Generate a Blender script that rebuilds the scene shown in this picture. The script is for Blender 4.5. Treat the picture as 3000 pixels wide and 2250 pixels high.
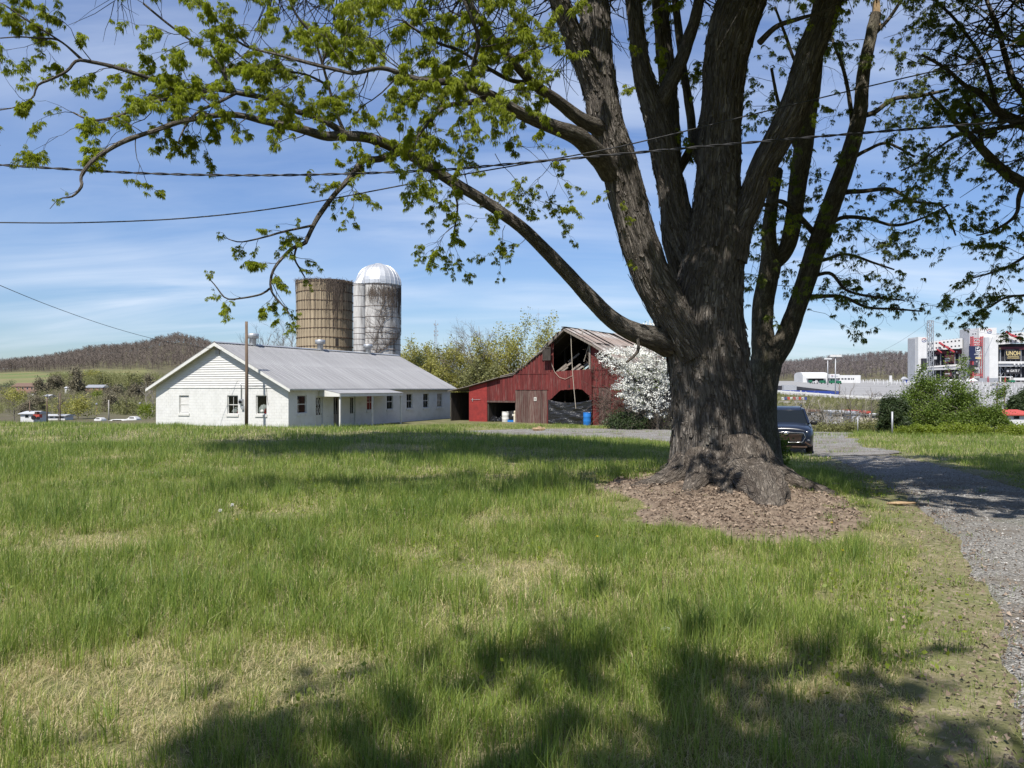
import bpy, math, random
import numpy as np
from mathutils import Vector, Matrix
for _o in list(bpy.data.objects):
 bpy.data.objects.remove(_o)
SC = bpy.context.scene
COL = SC.collection
R = math.radians
PI = math.pi
F, CX, HY, CZ = 2250.0, 1500.0, 1137.0, 1.6      # focal length in photo pixels, image centre, horizon row, eye height
# ---------------------------------------------------------------- camera
cam = bpy.data.cameras.new('camera')
cam.lens = 27.0
cam.sensor_width = 36.0
cam.shift_y = 0.004
cam.clip_start = 0.1
cam.clip_end = 9000
cam_o = bpy.data.objects.new('camera', cam)
COL.objects.link(cam_o)
cam_o.location = (0, 0, CZ)
cam_o.rotation_euler = (R(90), 0, 0)
SC.camera = cam_o
# ---------------------------------------------------------------- world and sun
SUN_EL, SUN_AZ = 56.0, 24.0          # light travels towards +Y, turned 24 degrees to +X
W = bpy.data.worlds.new('World')
SC.world = W
W.use_nodes = True
wn, wl = W.node_tree.nodes, W.node_tree.links
wn.clear()
w_out = wn.new('ShaderNodeOutputWorld')
w_bg = wn.new('ShaderNodeBackground')
w_bg.inputs['Strength'].default_value = 0.075
sky = wn.new('ShaderNodeTexSky')
sky.sky_type = 'NISHITA'
sky.sun_disc = False
sky.sun_elevation = R(SUN_EL)
sky.sun_rotation = R(180 + SUN_AZ)
sky.air_density = 1.0
sky.dust_density = 0.4
sky.ozone_density = 2.6
tc = wn.new('ShaderNodeTexCoord')
sep = wn.new('ShaderNodeSeparateXYZ')
wl.new(tc.outputs['Generated'], sep.inputs[0])
def wmath(op, a, b=None):
 n = wn.new('ShaderNodeMath'); n.operation = op
 for i, v in enumerate((a, b)):
  if v is None: continue
  if isinstance(v, (int, float)): n.inputs[i].default_value = v
  else: wl.new(v, n.inputs[i])
 return n.outputs[0]
zz = wmath('ADD', wmath('ABSOLUTE', sep.outputs['Z']), 0.16)
cmb = wn.new('ShaderNodeCombineXYZ')
wl.new(wmath('DIVIDE', sep.outputs['X'], zz), cmb.inputs[0])
wl.new(wmath('DIVIDE', sep.outputs['Y'], zz), cmb.inputs[1])
mp = wn.new('ShaderNodeMapping'); mp.inputs['Rotation'].default_value = (0, 0, R(12)); mp.inputs['Scale'].default_value = (0.55, 1.75, 1)
wl.new(cmb.outputs[0], mp.inputs[0])
n1 = wn.new('ShaderNodeTexNoise'); n1.inputs['Scale'].default_value = 1.3; n1.inputs['Detail'].default_value = 8; n1.inputs['Roughness'].default_value = 0.55; n1.inputs['Distortion'].default_value = 0.5
wl.new(mp.outputs[0], n1.inputs['Vector'])
n2 = wn.new('ShaderNodeTexNoise'); n2.inputs['Scale'].default_value = 0.75; n2.inputs['Detail'].default_value = 3
wl.new(cmb.outputs[0], n2.inputs['Vector'])
r1 = wn.new('ShaderNodeValToRGB'); r1.color_ramp.elements[0].position = 0.38; r1.color_ramp.elements[1].position = 0.82
wl.new(n1.outputs[0], r1.inputs[0])
r2 = wn.new('ShaderNodeValToRGB'); r2.color_ramp.elements[0].position = 0.30; r2.color_ramp.elements[1].position = 0.66
wl.new(n2.outputs[0], r2.inputs[0])
cov = wmath('MULTIPLY', wmath('MULTIPLY', r1.outputs[0], r2.outputs[0]), 0.92)
hz = wmath('MULTIPLY', wmath('POWER', wmath('SUBTRACT', 1.0, wmath('MINIMUM', wmath('ABSOLUTE', sep.outputs['Z']), 1.0)), 9.0), 0.06)
cov = wmath('ADD', cov, hz)
tint = wn.new('ShaderNodeMixRGB'); tint.blend_type = 'MULTIPLY'; tint.inputs[0].default_value = 1.0
eg = wn.new('ShaderNodeMixRGB'); eg.inputs[1].default_value = (0.60, 0.73, 0.90, 1); eg.inputs[2].default_value = (1.0, 1.04, 1.24, 1)
wl.new(wmath('POWER', wmath('MINIMUM', wmath('MULTIPLY', wmath('ABSOLUTE', sep.outputs['Z']), 2.4), 1.0), 0.7), eg.inputs[0])
wl.new(eg.outputs[0], tint.inputs[2])
wl.new(sky.outputs[0], tint.inputs[1])
mixc = wn.new('ShaderNodeMixRGB'); mixc.inputs[2].default_value = (7.0, 7.7, 8.8, 1)
wl.new(cov, mixc.inputs[0]); wl.new(tint.outputs[0], mixc.inputs[1])
wl.new(mixc.outputs[0], w_bg.inputs['Color']); wl.new(w_bg.outputs[0], w_out.inputs[0])
sun = bpy.data.lights.new('sun', 'SUN')
sun.energy = 4.4
sun.angle = R(0.53)
sun.color = (1.0, 0.95, 0.87)
sun_o = bpy.data.objects.new('sun', sun)
COL.objects.link(sun_o)
sun_o.location = (-20, -40, 60)
_d = Vector((math.sin(R(SUN_AZ)) * math.cos(R(SUN_EL)), math.cos(R(SUN_AZ)) * math.cos(R(SUN_EL)), -math.sin(R(SUN_EL))))
sun_o.rotation_euler = _d.to_track_quat('-Z', 'Y').to_euler()
SC.view_settings.view_transform = 'Standard'
SC.view_settings.look = 'None'
SC.view_settings.exposure = 0.75
SC.view_settings.gamma = 1.0
SC.view_settings.use_curve_mapping = False
SC.render.engine = 'CYCLES'
cy = SC.cycles
cy.max_bounces = 7
cy.diffuse_bounces = 3
cy.glossy_bounces = 3
cy.transmission_bounces = 4
cy.transparent_max_bounces = 8
cy.caustics_reflective = False
cy.caustics_refractive = False
cy.sample_clamp_indirect = 6.0
# ---------------------------------------------------------------- helpers
def at(px, py, Y):
 """the point at distance Y in front of the viewer that the photograph shows at (px, py)"""
 return Vector(((px - CX) / F * Y, Y, CZ + (HY - py) / F * Y))
def plane_px(O, d, zb):
 """for a vertical plane through O along the unit direction d: photo pixel -> (distance along d, height above zb)"""
 def f(px, py):
  k = (px - CX) / F
  u = (k * O[1] - O[0]) / (d[0] - k * d[1])
  D = O[1] + u * d[1]
  return u, CZ + (HY - py) * D / F - zb
 return f
def tag(o, label=None, cat=None, group=None, kind=None):
 if label: o['label'] = label
 if cat: o['category'] = cat
 if group: o['group'] = group
 if kind: o['kind'] = kind
 return o
def thing(name, label, cat, loc=(0, 0, 0), rz=0.0, group=None):
 o = bpy.data.objects.new(name, None)
 o.empty_display_size = 0.2
 COL.objects.link(o)
 o.location = loc
 o.rotation_euler = (0, 0, rz)
 return tag(o, label, cat, group)
def link_copy(o, parent=None, loc=None, rz=None):
 c = o.copy()
 COL.objects.link(c)
 if parent is not None: c.parent = parent
 if loc is not None: c.location = loc
 if rz is not None: c.rotation_euler = (0, 0, rz)
 return c
def copy_tree(root, loc, rz, label=None, scale=None):
 r = link_copy(root, None, loc, rz)
 if scale: r.scale = (scale,) * 3 if not hasattr(scale, '__len__') else scale
 if label: r['label'] = label
 for ch in list(root.children):
  c = link_copy(ch, r)
  for g in list(ch.children):
   link_copy(g, c)
 return r
class MB:
 """collects polygons and links them as one mesh object"""
 def __init__(self):
  self.v, self.f = [], []
 def poly(self, pts):
  n = len(self.v)
  self.v += [tuple(p) for p in pts]
  self.f.append(tuple(range(n, n + len(pts))))
  return self
 def box(self, x0, x1, y0, y1, z0, z1):
  n = len(self.v)
  self.v += [(x0, y0, z0), (x1, y0, z0), (x1, y1, z0), (x0, y1, z0), (x0, y0, z1), (x1, y0, z1), (x1, y1, z1), (x0, y1, z1)]
  self.f += [tuple(n + i for i in q) for q in ((0, 3, 2, 1), (4, 5, 6, 7), (0, 1, 5, 4), (1, 2, 6, 5), (2, 3, 7, 6), (3, 0, 4, 7))]
  return self
 def hexa(self, p):
  """eight corners: bottom ring 0-3, top ring 4-7"""
  n = len(self.v)
  self.v += [tuple(q) for q in p]
  self.f += [tuple(n + i for i in q) for q in ((0, 3, 2, 1), (4, 5, 6, 7), (0, 1, 5, 4), (1, 2, 6, 5), (2, 3, 7, 6), (3, 0, 4, 7))]
  return self
 def bar(self, p, q, w, h, up=(0, 0, 1)):
  p, q = Vector(p), Vector(q)
  t = (q - p).normalized()
  u = Vector(up)
  if abs(t.dot(u)) > 0.97: u = Vector((0, 1, 0))
  s = t.cross(u).normalized() * (w / 2)
  u = s.cross(t).normalized() * (h / 2)
  return self.hexa([p - s - u, p + s - u, q + s - u, q - s - u, p - s + u, p + s + u, q + s + u, q - s + u])
 def prism(self, poly, fn, d0, d1):
  """poly: 2D outline; fn(a, b, d) -> point; extruded from d0 to d1"""
  n = len(self.v); m = len(poly)
  self.v += [tuple(fn(a, b, d0)) for a, b in poly] + [tuple(fn(a, b, d1)) for a, b in poly]
  self.f.append(tuple(range(n + m - 1, n - 1, -1)))
  self.f.append(tuple(range(n + m, n + 2 * m)))
  for i in range(m):
   j = (i + 1) % m
   self.f.append((n + i, n + j, n + m + j, n + m + i))
  return self
 def tube(self, pts, r, n=6, cap=True):
  pts = [Vector(p) for p in pts]
  rs = r if hasattr(r, '__len__') else [r] * len(pts)
  b = len(self.v)
  ref = None
  for i, p in enumerate(pts):
   t = (pts[min(i + 1, len(pts) - 1)] - pts[max(i - 1, 0)]).normalized()
   if ref is None:
    ref = t.orthogonal().normalized()
   ref = (ref - t * ref.dot(t)).normalized()
   s = t.cross(ref)
   for k in range(n):
    a = 2 * PI * k / n
    self.v.append(tuple(p + (ref * math.cos(a) + s * math.sin(a)) * rs[i]))
  for i in range(len(pts) - 1):
   for k in range(n):
    k2 = (k + 1) % n
    self.f.append((b + i * n + k, b + i * n + k2, b + (i + 1) * n + k2, b + (i + 1) * n + k))
  if cap:
   self.f.append(tuple(b + k for k in range(n - 1, -1, -1)))
   e = b + (len(pts) - 1) * n
   self.f.append(tuple(e + k for k in range(n)))
  return self
 def lathe(self, prof, n=24, c=(0, 0, 0), a0=0.0, a1=2 * PI):
  b = len(self.v); full = abs(a1 - a0 - 2 * PI) < 1e-6
  m = n if full else n + 1
  for r, z in prof:
   for k in range(m):
    a = a0 + (a1 - a0) * k / n
    self.v.append((c[0] + r * math.cos(a), c[1] + r * math.sin(a), c[2] + z))
  for i in range(len(prof) - 1):
   for k in range(n):
    k2 = (k + 1) % m
    self.f.append((b + i * m + k, b + i * m + k2, b + (i + 1) * m + k2, b + (i + 1) * m + k))
  return self
 def obj(self, name, mat, parent=None, smooth=False, loc=None, bevel=0.0):
  me = bpy.data.meshes.new(name)
  v = self.v
  if loc is not None:
   v = [(a - loc[0], b - loc[1], c - loc[2]) for a, b, c in v]
  me.from_pydata(v, [], self.f)
  me.materials.append(mat)
  if smooth:
   me.polygons.foreach_set('use_smooth', [True] * len(me.polygons))
  o = bpy.data.objects.new(name, me)
  COL.objects.link(o)
  if loc is not None: o.location = loc
  if parent is not None: o.parent = parent
  if bevel:
   b = o.modifiers.new('bevel', 'BEVEL'); b.width = bevel; b.segments = 2; b.limit_method = 'ANGLE'
  return o
class Acc:
 """collects numpy vertex and face arrays and links them as one mesh object"""
 def __init__(self):
  self.v, self.q, self.t, self.n, self.a = [], [], [], 0, {}
 def add(self, V, quads=None, tris=None, **attrs):
  V = np.asarray(V, dtype=np.float32).reshape(-1, 3)
  if quads is not None and len(quads): self.q.append(np.asarray(quads, dtype=np.int32).reshape(-1, 4) + self.n)
  if tris is not None and len(tris): self.t.append(np.asarray(tris, dtype=np.int32).reshape(-1, 3) + self.n)
  for k, x in attrs.items():
   self.a.setdefault(k, []).append(np.asarray(x, dtype=np.float32))
  self.v.append(V); self.n += len(V)
  return self
 def obj(self, name, mat, parent=None, smooth=True, loc=None):
  V = np.concatenate(self.v) if self.v else np.zeros((0, 3), np.float32)
  if loc is not None: V = V - np.asarray(loc, np.float32)
  Q = np.concatenate(self.q) if self.q else np.zeros((0, 4), np.int32)
  T = np.concatenate(self.t) if self.t else np.zeros((0, 3), np.int32)
  me = bpy.data.meshes.new(name)
  me.vertices.add(len(V)); me.vertices.foreach_set('co', V.ravel())
  nl = Q.size + T.size
  me.loops.add(nl)
  me.loops.foreach_set('vertex_index', np.concatenate([Q.ravel(), T.ravel()]).astype(np.int32))
  me.polygons.add(len(Q) + len(T))
  starts = np.concatenate([np.arange(len(Q)) * 4, Q.size + np.arange(len(T)) * 3]).astype(np.int32)
  me.polygons.foreach_set('loop_start', starts)
  try:
   me.polygons.foreach_set('loop_total', np.concatenate([np.full(len(Q), 4), np.full(len(T), 3)]).astype(np.int32))
  except Exception:
   pass
  me.polygons.foreach_set('use_smooth', np.full(len(Q) + len(T), bool(smooth)))
  me.update(calc_edges=True)
  for k, xs in self.a.items():
   x = np.concatenate(xs)
   if x.ndim == 1:
    at_ = me.attributes.new(k, 'FLOAT', 'POINT'); at_.data.foreach_set('value', x)
   else:
    at_ = me.attributes.new(k, 'FLOAT_VECTOR', 'POINT'); at_.data.foreach_set('vector', x.ravel())
  me.materials.append(mat)
  o = bpy.data.objects.new(name, me)
  COL.objects.link(o)
  if loc is not None: o.location = loc
  if parent is not None: o.parent = parent
  return o
# numpy value noise in three dimensions, -1..1
def _hash(i, j, k):
 h = (i.astype(np.int64) * 374761393 + j.astype(np.int64) * 668265263 + k.astype(np.int64) * 2147483647) & 0xffffffff
 h = ((h ^ (h >> 13)) * 1274126177) & 0xffffffff
 h = h ^ (h >> 16)
 return (h & 0xffff) / 32767.5 - 1.0
def vnoise(x, y, z=None):
 x = np.asarray(x, float); y = np.asarray(y, float)
 z = np.zeros_like(x) if z is None else np.asarray(z, float)
 i, j, k = np.floor(x), np.floor(y), np.floor(z)
 fx, fy, fz = x - i, y - j, z - k
 fx, fy, fz = fx * fx * (3 - 2 * fx), fy * fy * (3 - 2 * fy), fz * fz * (3 - 2 * fz)
 r = 0
 for a in (0, 1):
  wa = fx if a else 1 - fx
  for b in (0, 1):
   wb = fy if b else 1 - fy
   for c in (0, 1):
    r = r + wa * wb * (fz if c else 1 - fz) * _hash(i + a, j + b, k + c)
 return r
def ss(a, b, x):
 t = np.clip((x - a) / (b - a), 0, 1)
 return t * t * (3 - 2 * t)
# ---------------------------------------------------------------- terrain height
TREE = ((2087 - CX) / F * 12.5, 12.5)
COLS = {
 -900: [(0, 0), (34, 0.0), (50, -1.0), (75, -1.8), (130, -5), (200, -6), (300, -6), (500, -2), (800, 12), (950, 24), (1200, 30), (1600, 20), (2600, 0)],
 0:    [(0, 0), (34, 0.02), (41, -0.35), (50, -1.0), (75, -1.8), (130, -6), (200, -6.9), (300, -7), (420, -4.5), (560, 0), (700, 8), (850, 19), (1200, 31), (1600, 22), (2600, 0)],
 150:  [(0, 0), (33, 0.02), (41, -0.4), (50, -1.0), (75, -1.6), (130, -6), (200, -7), (300, -7), (420, -4.5), (560, 0), (700, 9), (850, 20), (1200, 42), (1600, 30), (2600, 0)],
 271:  [(0, 0), (33, 0.02), (41, -0.5), (50, -1.1), (75, -1.5), (130, -6), (200, -7), (300, -7), (420, -4.5), (560, 0), (700, 9), (850, 21), (1200, 57), (1600, 40), (2600, 0)],
 407:  [(0, 0), (32, 0.02), (40, -0.5), (48, -1.1), (75, -1.4), (130, -6), (200, -7), (300, -7), (420, -4), (560, 0), (700, 8), (850, 20), (1200, 64), (1600, 50), (2600, 0)],
 515:  [(0, 0), (32, 0.02), (40, -0.5), (48, -1.15), (75, -1.3), (130, -6), (200, -7), (300, -7), (420, -4), (560, 0), (700, 8), (850, 20), (1200, 81), (1600, 60), (2600, 0)],
 600:  [(0, 0), (31, 0.02), (38, -0.45), (47, -1.15), (80, -1.25), (130, -5), (200, -6), (300, -6), (560, 0), (700, 7), (850, 19), (1200, 71), (1600, 50), (2600, 0)],
 720:  [(0, 0), (31, 0.02), (37, -0.4), (46, -1.18), (90, -1.2), (130, -4), (200, -5), (300, -5), (560, 0), (850, 12), (1200, 32), (1600, 22), (2600, 0)],
 900:  [(0, 0), (31, 0.0), (37, -0.5), (46, -1.2), (95, -1.2), (130, -3), (200, -4), (560, 0), (1200, 6), (2600, 0)],
 1250: [(0, 0), (29, 0.0), (36, -0.6), (43, -1.15), (95, -1.2), (130, -2), (200, -4), (560, 0), (1200, 5), (2600, 0)],
 1500: [(0, 0), (25, -0.03), (31, -0.4), (39, -1.05), (80, -1.2), (130, -3), (200, -4), (560, 0), (1200, 5), (2600, 0)],
 1900: [(0, 0), (12, 0.0), (21, -0.08), (27, -0.55), (35, -1.0), (60, -1.22), (75, -2), (120, -5.5), (200, -5), (560, 2), (900, 8), (1500, 20), (2600, 0)],
 2270: [(0, 0), (12, 0.0), (16, -0.2), (22, -0.65), (28, -0.98), (42, -1.05), (49, -1.1), (56, -2.2), (75, -6), (140, -5.6), (175, -5), (236, 0.1), (620, 6.9), (900, 9), (1200, 28), (1500, 40), (1900, 30), (2700, 0)],
 2450: [(0, 0), (10, 0.0), (16, -0.3), (28, -0.88), (42, -1.0), (48, -1.07), (55, -2.2), (75, -6), (140, -5.6), (175, -5), (236, -1.4), (620, 6.9), (900, 9), (1200, 35), (1500, 54), (1900, 40), (2700, 0)],
 2600: [(0, 0), (9, 0.0), (16, -0.3), (28, -0.8), (40, -0.85), (46, -0.95), (55, -2.4), (75, -6), (140, -5.8), (175, -5.2), (236, -2.4), (620, 6.6), (900, 9), (1200, 40), (1500, 63), (1900, 45), (2700, 0)],
 2700: [(0, 0), (8, 0.0), (16, -0.25), (28, -0.75), (40, -0.85), (46, -0.95), (55, -2.6), (75, -6), (140, -5.8), (170, -5.2), (225, -3.6), (620, 6.3), (900, 9), (1200, 38), (1500, 60), (1900, 45), (2700, 0)],
 3010: [(0, 0), (8, 0.0), (16, -0.25), (28, -0.75), (40, -0.9), (46, -1.0), (55, -2.8), (75, -6), (140, -5.8), (170, -5.2), (200, -4.7), (620, 6.2), (900, 9), (1200, 25), (1500, 40), (1900, 30), (2700, 0)],
 4200: [(0, 0), (10, 0.0), (28, -0.7), (46, -1.0), (75, -5), (170, -5.2), (200, -4.7), (620, 6.2), (900, 9), (1500, 20), (2700, 0)],
}
_CK = np.array(sorted(COLS), float)
def H(x, y):
 x = np.asarray(x, float); y = np.asarray(y, float)
 yy = np.maximum(y, 0.0)
 p = np.clip(CX + F * x / np.maximum(y, 4.0), -900, 4200)
 cols = []
 for c in sorted(COLS):
  Ys = np.array([a for a, b in COLS[c]], float); Zs = np.array([b for a, b in COLS[c]], float)
  s = 0
  for m in (0.93, 0.965, 1.0, 1.035, 1.07):
   s = s + np.interp(yy * m, Ys, Zs)
  cols.append(s / 5)
 cols = np.stack(cols)
 j = np.clip(np.searchsorted(_CK, p) - 1, 0, len(_CK) - 2)
 t = (p - _CK[j]) / (_CK[j + 1] - _CK[j])
 t = np.clip(t, 0, 1)
 idx = np.indices(p.shape)
 za = cols[(j,) + tuple(idx)]; zb = cols[(j + 1,) + tuple(idx)]
 z = za * (1 - t) + zb * t
 near = 1 - ss(30, 60, y)
 z = z + near * (0.035 * vnoise(x * 0.45, y * 0.45) + 0.02 * vnoise(x * 1.3 + 9, y * 1.3)) * ss(1.0, 4.0, np.abs(y))
 r2 = (x - TREE[0]) ** 2 + (y - TREE[1]) ** 2
 z = z + 0.16 * np.exp(-r2 / (2 * 1.7 ** 2))
 return z
def h1(x, y):
 return float(H(np.array([x]), np.array([y]))[0])
# ---------------------------------------------------------------- materials
def new_mat(name):
 m = bpy.data.materials.new(name)
 m.use_nodes = True
 nt = m.node_tree
 nt.nodes.clear()
 out = nt.nodes.new('ShaderNodeOutputMaterial')
 return m, nt, out
class NT:
 def __init__(self, nt): self.nt = nt
 def n(self, t, **kw):
  x = self.nt.nodes.new(t)
  for k, v in kw.items(): setattr(x, k, v)
  return x
 def l(self, a, b): self.nt.links.new(a, b)
 def math(self, op, a, b=None, c=None):
  x = self.n('ShaderNodeMath', operation=op)
  for i, v in enumerate((a, b, c)):
   if v is None: continue
   if isinstance(v, (int, float)): x.inputs[i].default_value = v
   else: self.l(v, x.inputs[i])
  return x.outputs[0]
 def mix(self, f, a, b, mode='MIX'):
  x = self.n('ShaderNodeMixRGB', blend_type=mode)
  for i, v in enumerate((f, a, b)):
   if isinstance(v, (int, float)): x.inputs[i].default_value = v
   elif isinstance(v, tuple): x.inputs[i].default_value = (*v[:3], 1)
   else: self.l(v, x.inputs[i])
  return x.outputs[0]
 def coord(self, kind='Object', stretch=(1, 1, 1), rot=(0, 0, 0)):
  if kind.startswith('@'):
   a = self.n('ShaderNodeAttribute', attribute_name=kind[1:]); o = a.outputs['Vector']
  elif kind == 'World':
   o = self.n('ShaderNodeNewGeometry').outputs['Position']
  else:
   o = self.n('ShaderNodeTexCoord').outputs[kind]
  m = self.n('ShaderNodeMapping')
  m.inputs['Scale'].default_value = stretch
  m.inputs['Rotation'].default_value = rot
  self.l(o, m.inputs[0])
  return m.outputs[0]
 def noise(self, vec, scale, detail=4, rough=0.55, dist=0.0):
  x = self.n('ShaderNodeTexNoise')
  x.inputs['Scale'].default_value = scale; x.inputs['Detail'].default_value = detail
  x.inputs['Roughness'].default_value = rough; x.inputs['Distortion'].default_value = dist
  if vec is not None: self.l(vec, x.inputs['Vector'])
  return x.outputs[0]
 def vor(self, vec, scale, feature='F1', rand=1.0):
  x = self.n('ShaderNodeTexVoronoi', feature=feature)
  x.inputs['Scale'].default_value = scale; x.inputs['Randomness'].default_value = rand
  self.l(vec, x.inputs['Vector'])
  return x
 def ramp(self, v, lo, hi, c0=None, c1=None):
  x = self.n('ShaderNodeMapRange')
  x.inputs[1].default_value = lo; x.inputs[2].default_value = hi
  self.l(v, x.inputs[0])
  return x.outputs[0]
 def bump(self, h, strength=0.5, dist=0.02, normal=None):
  b = self.n('ShaderNodeBump')
  b.inputs['Strength'].default_value = strength; b.inputs['Distance'].default_value = dist
  self.l(h, b.inputs['Height'])
  if normal is not None: self.l(normal, b.inputs['Normal'])
  return b.outputs[0]
 def bsdf(self, color, rough=0.8, metal=0.0, spec=0.4, normal=None, out=None):
  b = self.n('ShaderNodeBsdfPrincipled')
  for k, v in (('Base Color', color), ('Roughness', rough), ('Metallic', metal), ('Specular IOR Level', spec)):
   if isinstance(v, tuple): b.inputs[k].default_value = (*v[:3], 1)
   elif isinstance(v, (int, float)): b.inputs[k].default_value = v
   else: self.l(v, b.inputs[k])
  if normal is not None: self.l(normal, b.inputs['Normal'])
  if out is not None: self.l(b.outputs[0], out.inputs[0])
  return b
def pm(name, c1, c2=None, sc=3.0, stretch=(1, 1, 1), lo=0.35, hi=0.65, rough=0.8, spec=0.3, metal=0.0,
       bump=0.0, bsc=30.0, bdist=0.01, rnd=0.0, c3=None, sc3=1.0, st3=(1, 1, 1), lo3=0.5, hi3=0.7, coord='Object', island=0.0):
 m, nt, out = new_mat(name)
 g = NT(nt)
 col = c1
 if c2 is not None:
  v = g.coord(coord, stretch)
  col = g.mix(g.ramp(g.noise(v, sc, 6, 0.6), lo, hi), c1, c2)
 if c3 is not None:
  v3 = g.coord(coord, st3)
  col = g.mix(g.ramp(g.noise(v3, sc3, 6, 0.62, 0.3), lo3, hi3), col, c3)
 if rnd or island:
  if rnd: rv = g.n('ShaderNodeObjectInfo').outputs['Random']
  else: rv = g.n('ShaderNodeNewGeometry').outputs['Random Per Island']
  k = rnd or island
  gr = g.n('ShaderNodeHueSaturation')
  g.l(g.math('ADD', g.math('MULTIPLY', rv, k), 1.0 - k / 2), gr.inputs['Value'])
  if isinstance(col, tuple): gr.inputs['Color'].default_value = (*col, 1)
  else: g.l(col, gr.inputs['Color'])
  col = gr.outputs[0]
 nrm = None
 if bump:
  vb = g.coord(coord, stretch)
  nrm = g.bump(g.noise(vb, bsc, 5, 0.6), bump, bdist)
 g.bsdf(col, rough, metal, spec, nrm, out)
 return m
M = {}
M['white_block'] = pm('white_block', (0.59, 0.59, 0.575), (0.49, 0.49, 0.47), 1.4, lo=0.42, hi=0.8, rough=0.75, bump=0.25, bsc=35, c3=(0.40, 0.40, 0.37), sc3=0.8, st3=(1, 1, 2.2), lo3=0.64, hi3=0.85)
M['white_board'] = pm('white_board', (0.60, 0.60, 0.585), (0.51, 0.50, 0.48), 2.0, (1, 1, 6), rough=0.65, bump=0.1, rnd=0.08)
M['white_trim'] = pm('white_trim', (0.56, 0.56, 0.535), (0.42, 0.40, 0.37), 4, rough=0.65, lo=0.5, hi=0.8, bump=0.1)
M['roof_metal'] = pm('roof_metal', (0.355, 0.35, 0.345), (0.27, 0.265, 0.26), 1.2, (0.35, 1.6, 1), rough=0.5, metal=0.25, spec=0.5, bump=0.05, bsc=8, rnd=0.16, c3=(0.15, 0.145, 0.14), sc3=1.4, st3=(0.3, 4.5, 1), lo3=0.56, hi3=0.78)
M['galv'] = pm('galv', (0.50, 0.51, 0.52), (0.36, 0.37, 0.38), 5, rough=0.45, metal=0.6, bump=0.05)
M['dark_metal'] = pm('dark_metal', (0.05, 0.04, 0.035), (0.10, 0.06, 0.04), 9, rough=0.7, metal=0.2)
M['glass'] = pm('glass', (0.010, 0.013, 0.016), rough=0.1, spec=0.18)
def clear_glass():
 m, nt, out = new_mat('window_glass'); g = NT(nt)
 tr = g.n('ShaderNodeBsdfTransparent'); tr.inputs[0].default_value = (0.75, 0.78, 0.78, 1)
 gl = g.n('ShaderNodeBsdfGlossy'); gl.inputs['Roughness'].default_value = 0.04
 fr = g.n('ShaderNodeFresnel'); fr.inputs[0].default_value = 1.5
 mx = g.n('ShaderNodeMixShader')
 g.l(g.math('MINIMUM', g.math('MULTIPLY', fr.outputs[0], 0.5), 0.09), mx.inputs[0]); g.l(tr.outputs[0], mx.inputs[1]); g.l(gl.outputs[0], mx.inputs[2]); g.l(mx.outputs[0], out.inputs[0])
 return m
M['window_glass'] = clear_glass()
M['interior'] = pm('interior', (0.07, 0.065, 0.06), (0.045, 0.04, 0.035), 2, rough=0.9)
M['pole_wood'] = pm('pole_wood', (0.16, 0.115, 0.08), (0.085, 0.06, 0.045), 4, (3, 3, 0.4), rough=0.9, bump=0.4)
M['red_wood'] = pm('red_wood', (0.135, 0.022, 0.020), (0.08, 0.016, 0.015), 2.5, (4, 4, 0.35), rough=0.8, bump=0.35, bsc=12, rnd=0.45, c3=(0.17, 0.10, 0.088), sc3=2.2, st3=(5, 5, 0.5), lo3=0.52, hi3=0.82)
M['worn_wood'] = pm('worn_wood', (0.085, 0.034, 0.03), (0.135, 0.10, 0.085), 2.6, (5, 5, 0.4), lo=0.38, hi=0.62, rough=0.9, bump=0.45, bsc=12, rnd=0.5, c3=(0.06, 0.035, 0.03), sc3=3, st3=(6, 6, 0.6), lo3=0.55, hi3=0.75)
M['grey_wood'] = pm('grey_wood', (0.24, 0.21, 0.18), (0.13, 0.11, 0.095), 3, (5, 5, 0.5), rough=0.9, bump=0.4, rnd=0.4)
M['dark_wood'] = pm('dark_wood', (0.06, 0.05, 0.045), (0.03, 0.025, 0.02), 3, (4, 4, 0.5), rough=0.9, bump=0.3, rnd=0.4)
M['red_block'] = pm('red_block', (0.26, 0.032, 0.028), (0.19, 0.026, 0.024), 3, rough=0.75, bump=0.35, bsc=25, c3=(0.09, 0.02, 0.02), sc3=5, lo3=0.62, hi3=0.75)
M['rust_roof'] = pm('rust_roof', (0.30, 0.275, 0.25), (0.20, 0.115, 0.08), 1.3, (0.7, 3, 1), lo=0.42, hi=0.72, rough=0.6, metal=0.3, bump=0.15, rnd=0.3, c3=(0.42, 0.40, 0.38), sc3=0.5, lo3=0.5, hi3=0.66)
M['silo_cream'] = pm('silo_cream', (0.34, 0.275, 0.185), (0.27, 0.215, 0.145), 1.2, (1, 1, 0.5), rough=0.85, bump=0.2, rnd=0.14, c3=(0.16, 0.12, 0.085), sc3=0.9, st3=(2, 2, 0.6), lo3=0.60, hi3=0.82)
M['silo_white'] = pm('silo_white', (0.47, 0.46, 0.445), (0.31, 0.30, 0.29), 1.3, (3, 3, 0.45), lo=0.42, hi=0.62, rough=0.85, bump=0.2, rnd=0.08, c3=(0.11, 0.105, 0.10), sc3=0.55, st3=(1.6, 1.6, 0.35), lo3=0.54, hi3=0.70)
M['dome_metal'] = pm('dome_metal', (0.56, 0.57, 0.58), (0.46, 0.47, 0.48), 1.5, rough=0.42, metal=0.5, spec=0.5, rnd=0.06)
M['hoop'] = pm('hoop', (0.07, 0.05, 0.04), (0.13, 0.08, 0.05), 8, rough=0.8)
M['vine'] = pm('vine', (0.075, 0.06, 0.048), (0.13, 0.10, 0.08), 6, rough=0.9)
M['twig'] = pm('twig', (0.10, 0.085, 0.07), (0.16, 0.14, 0.12), 6, rough=0.9)
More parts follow.
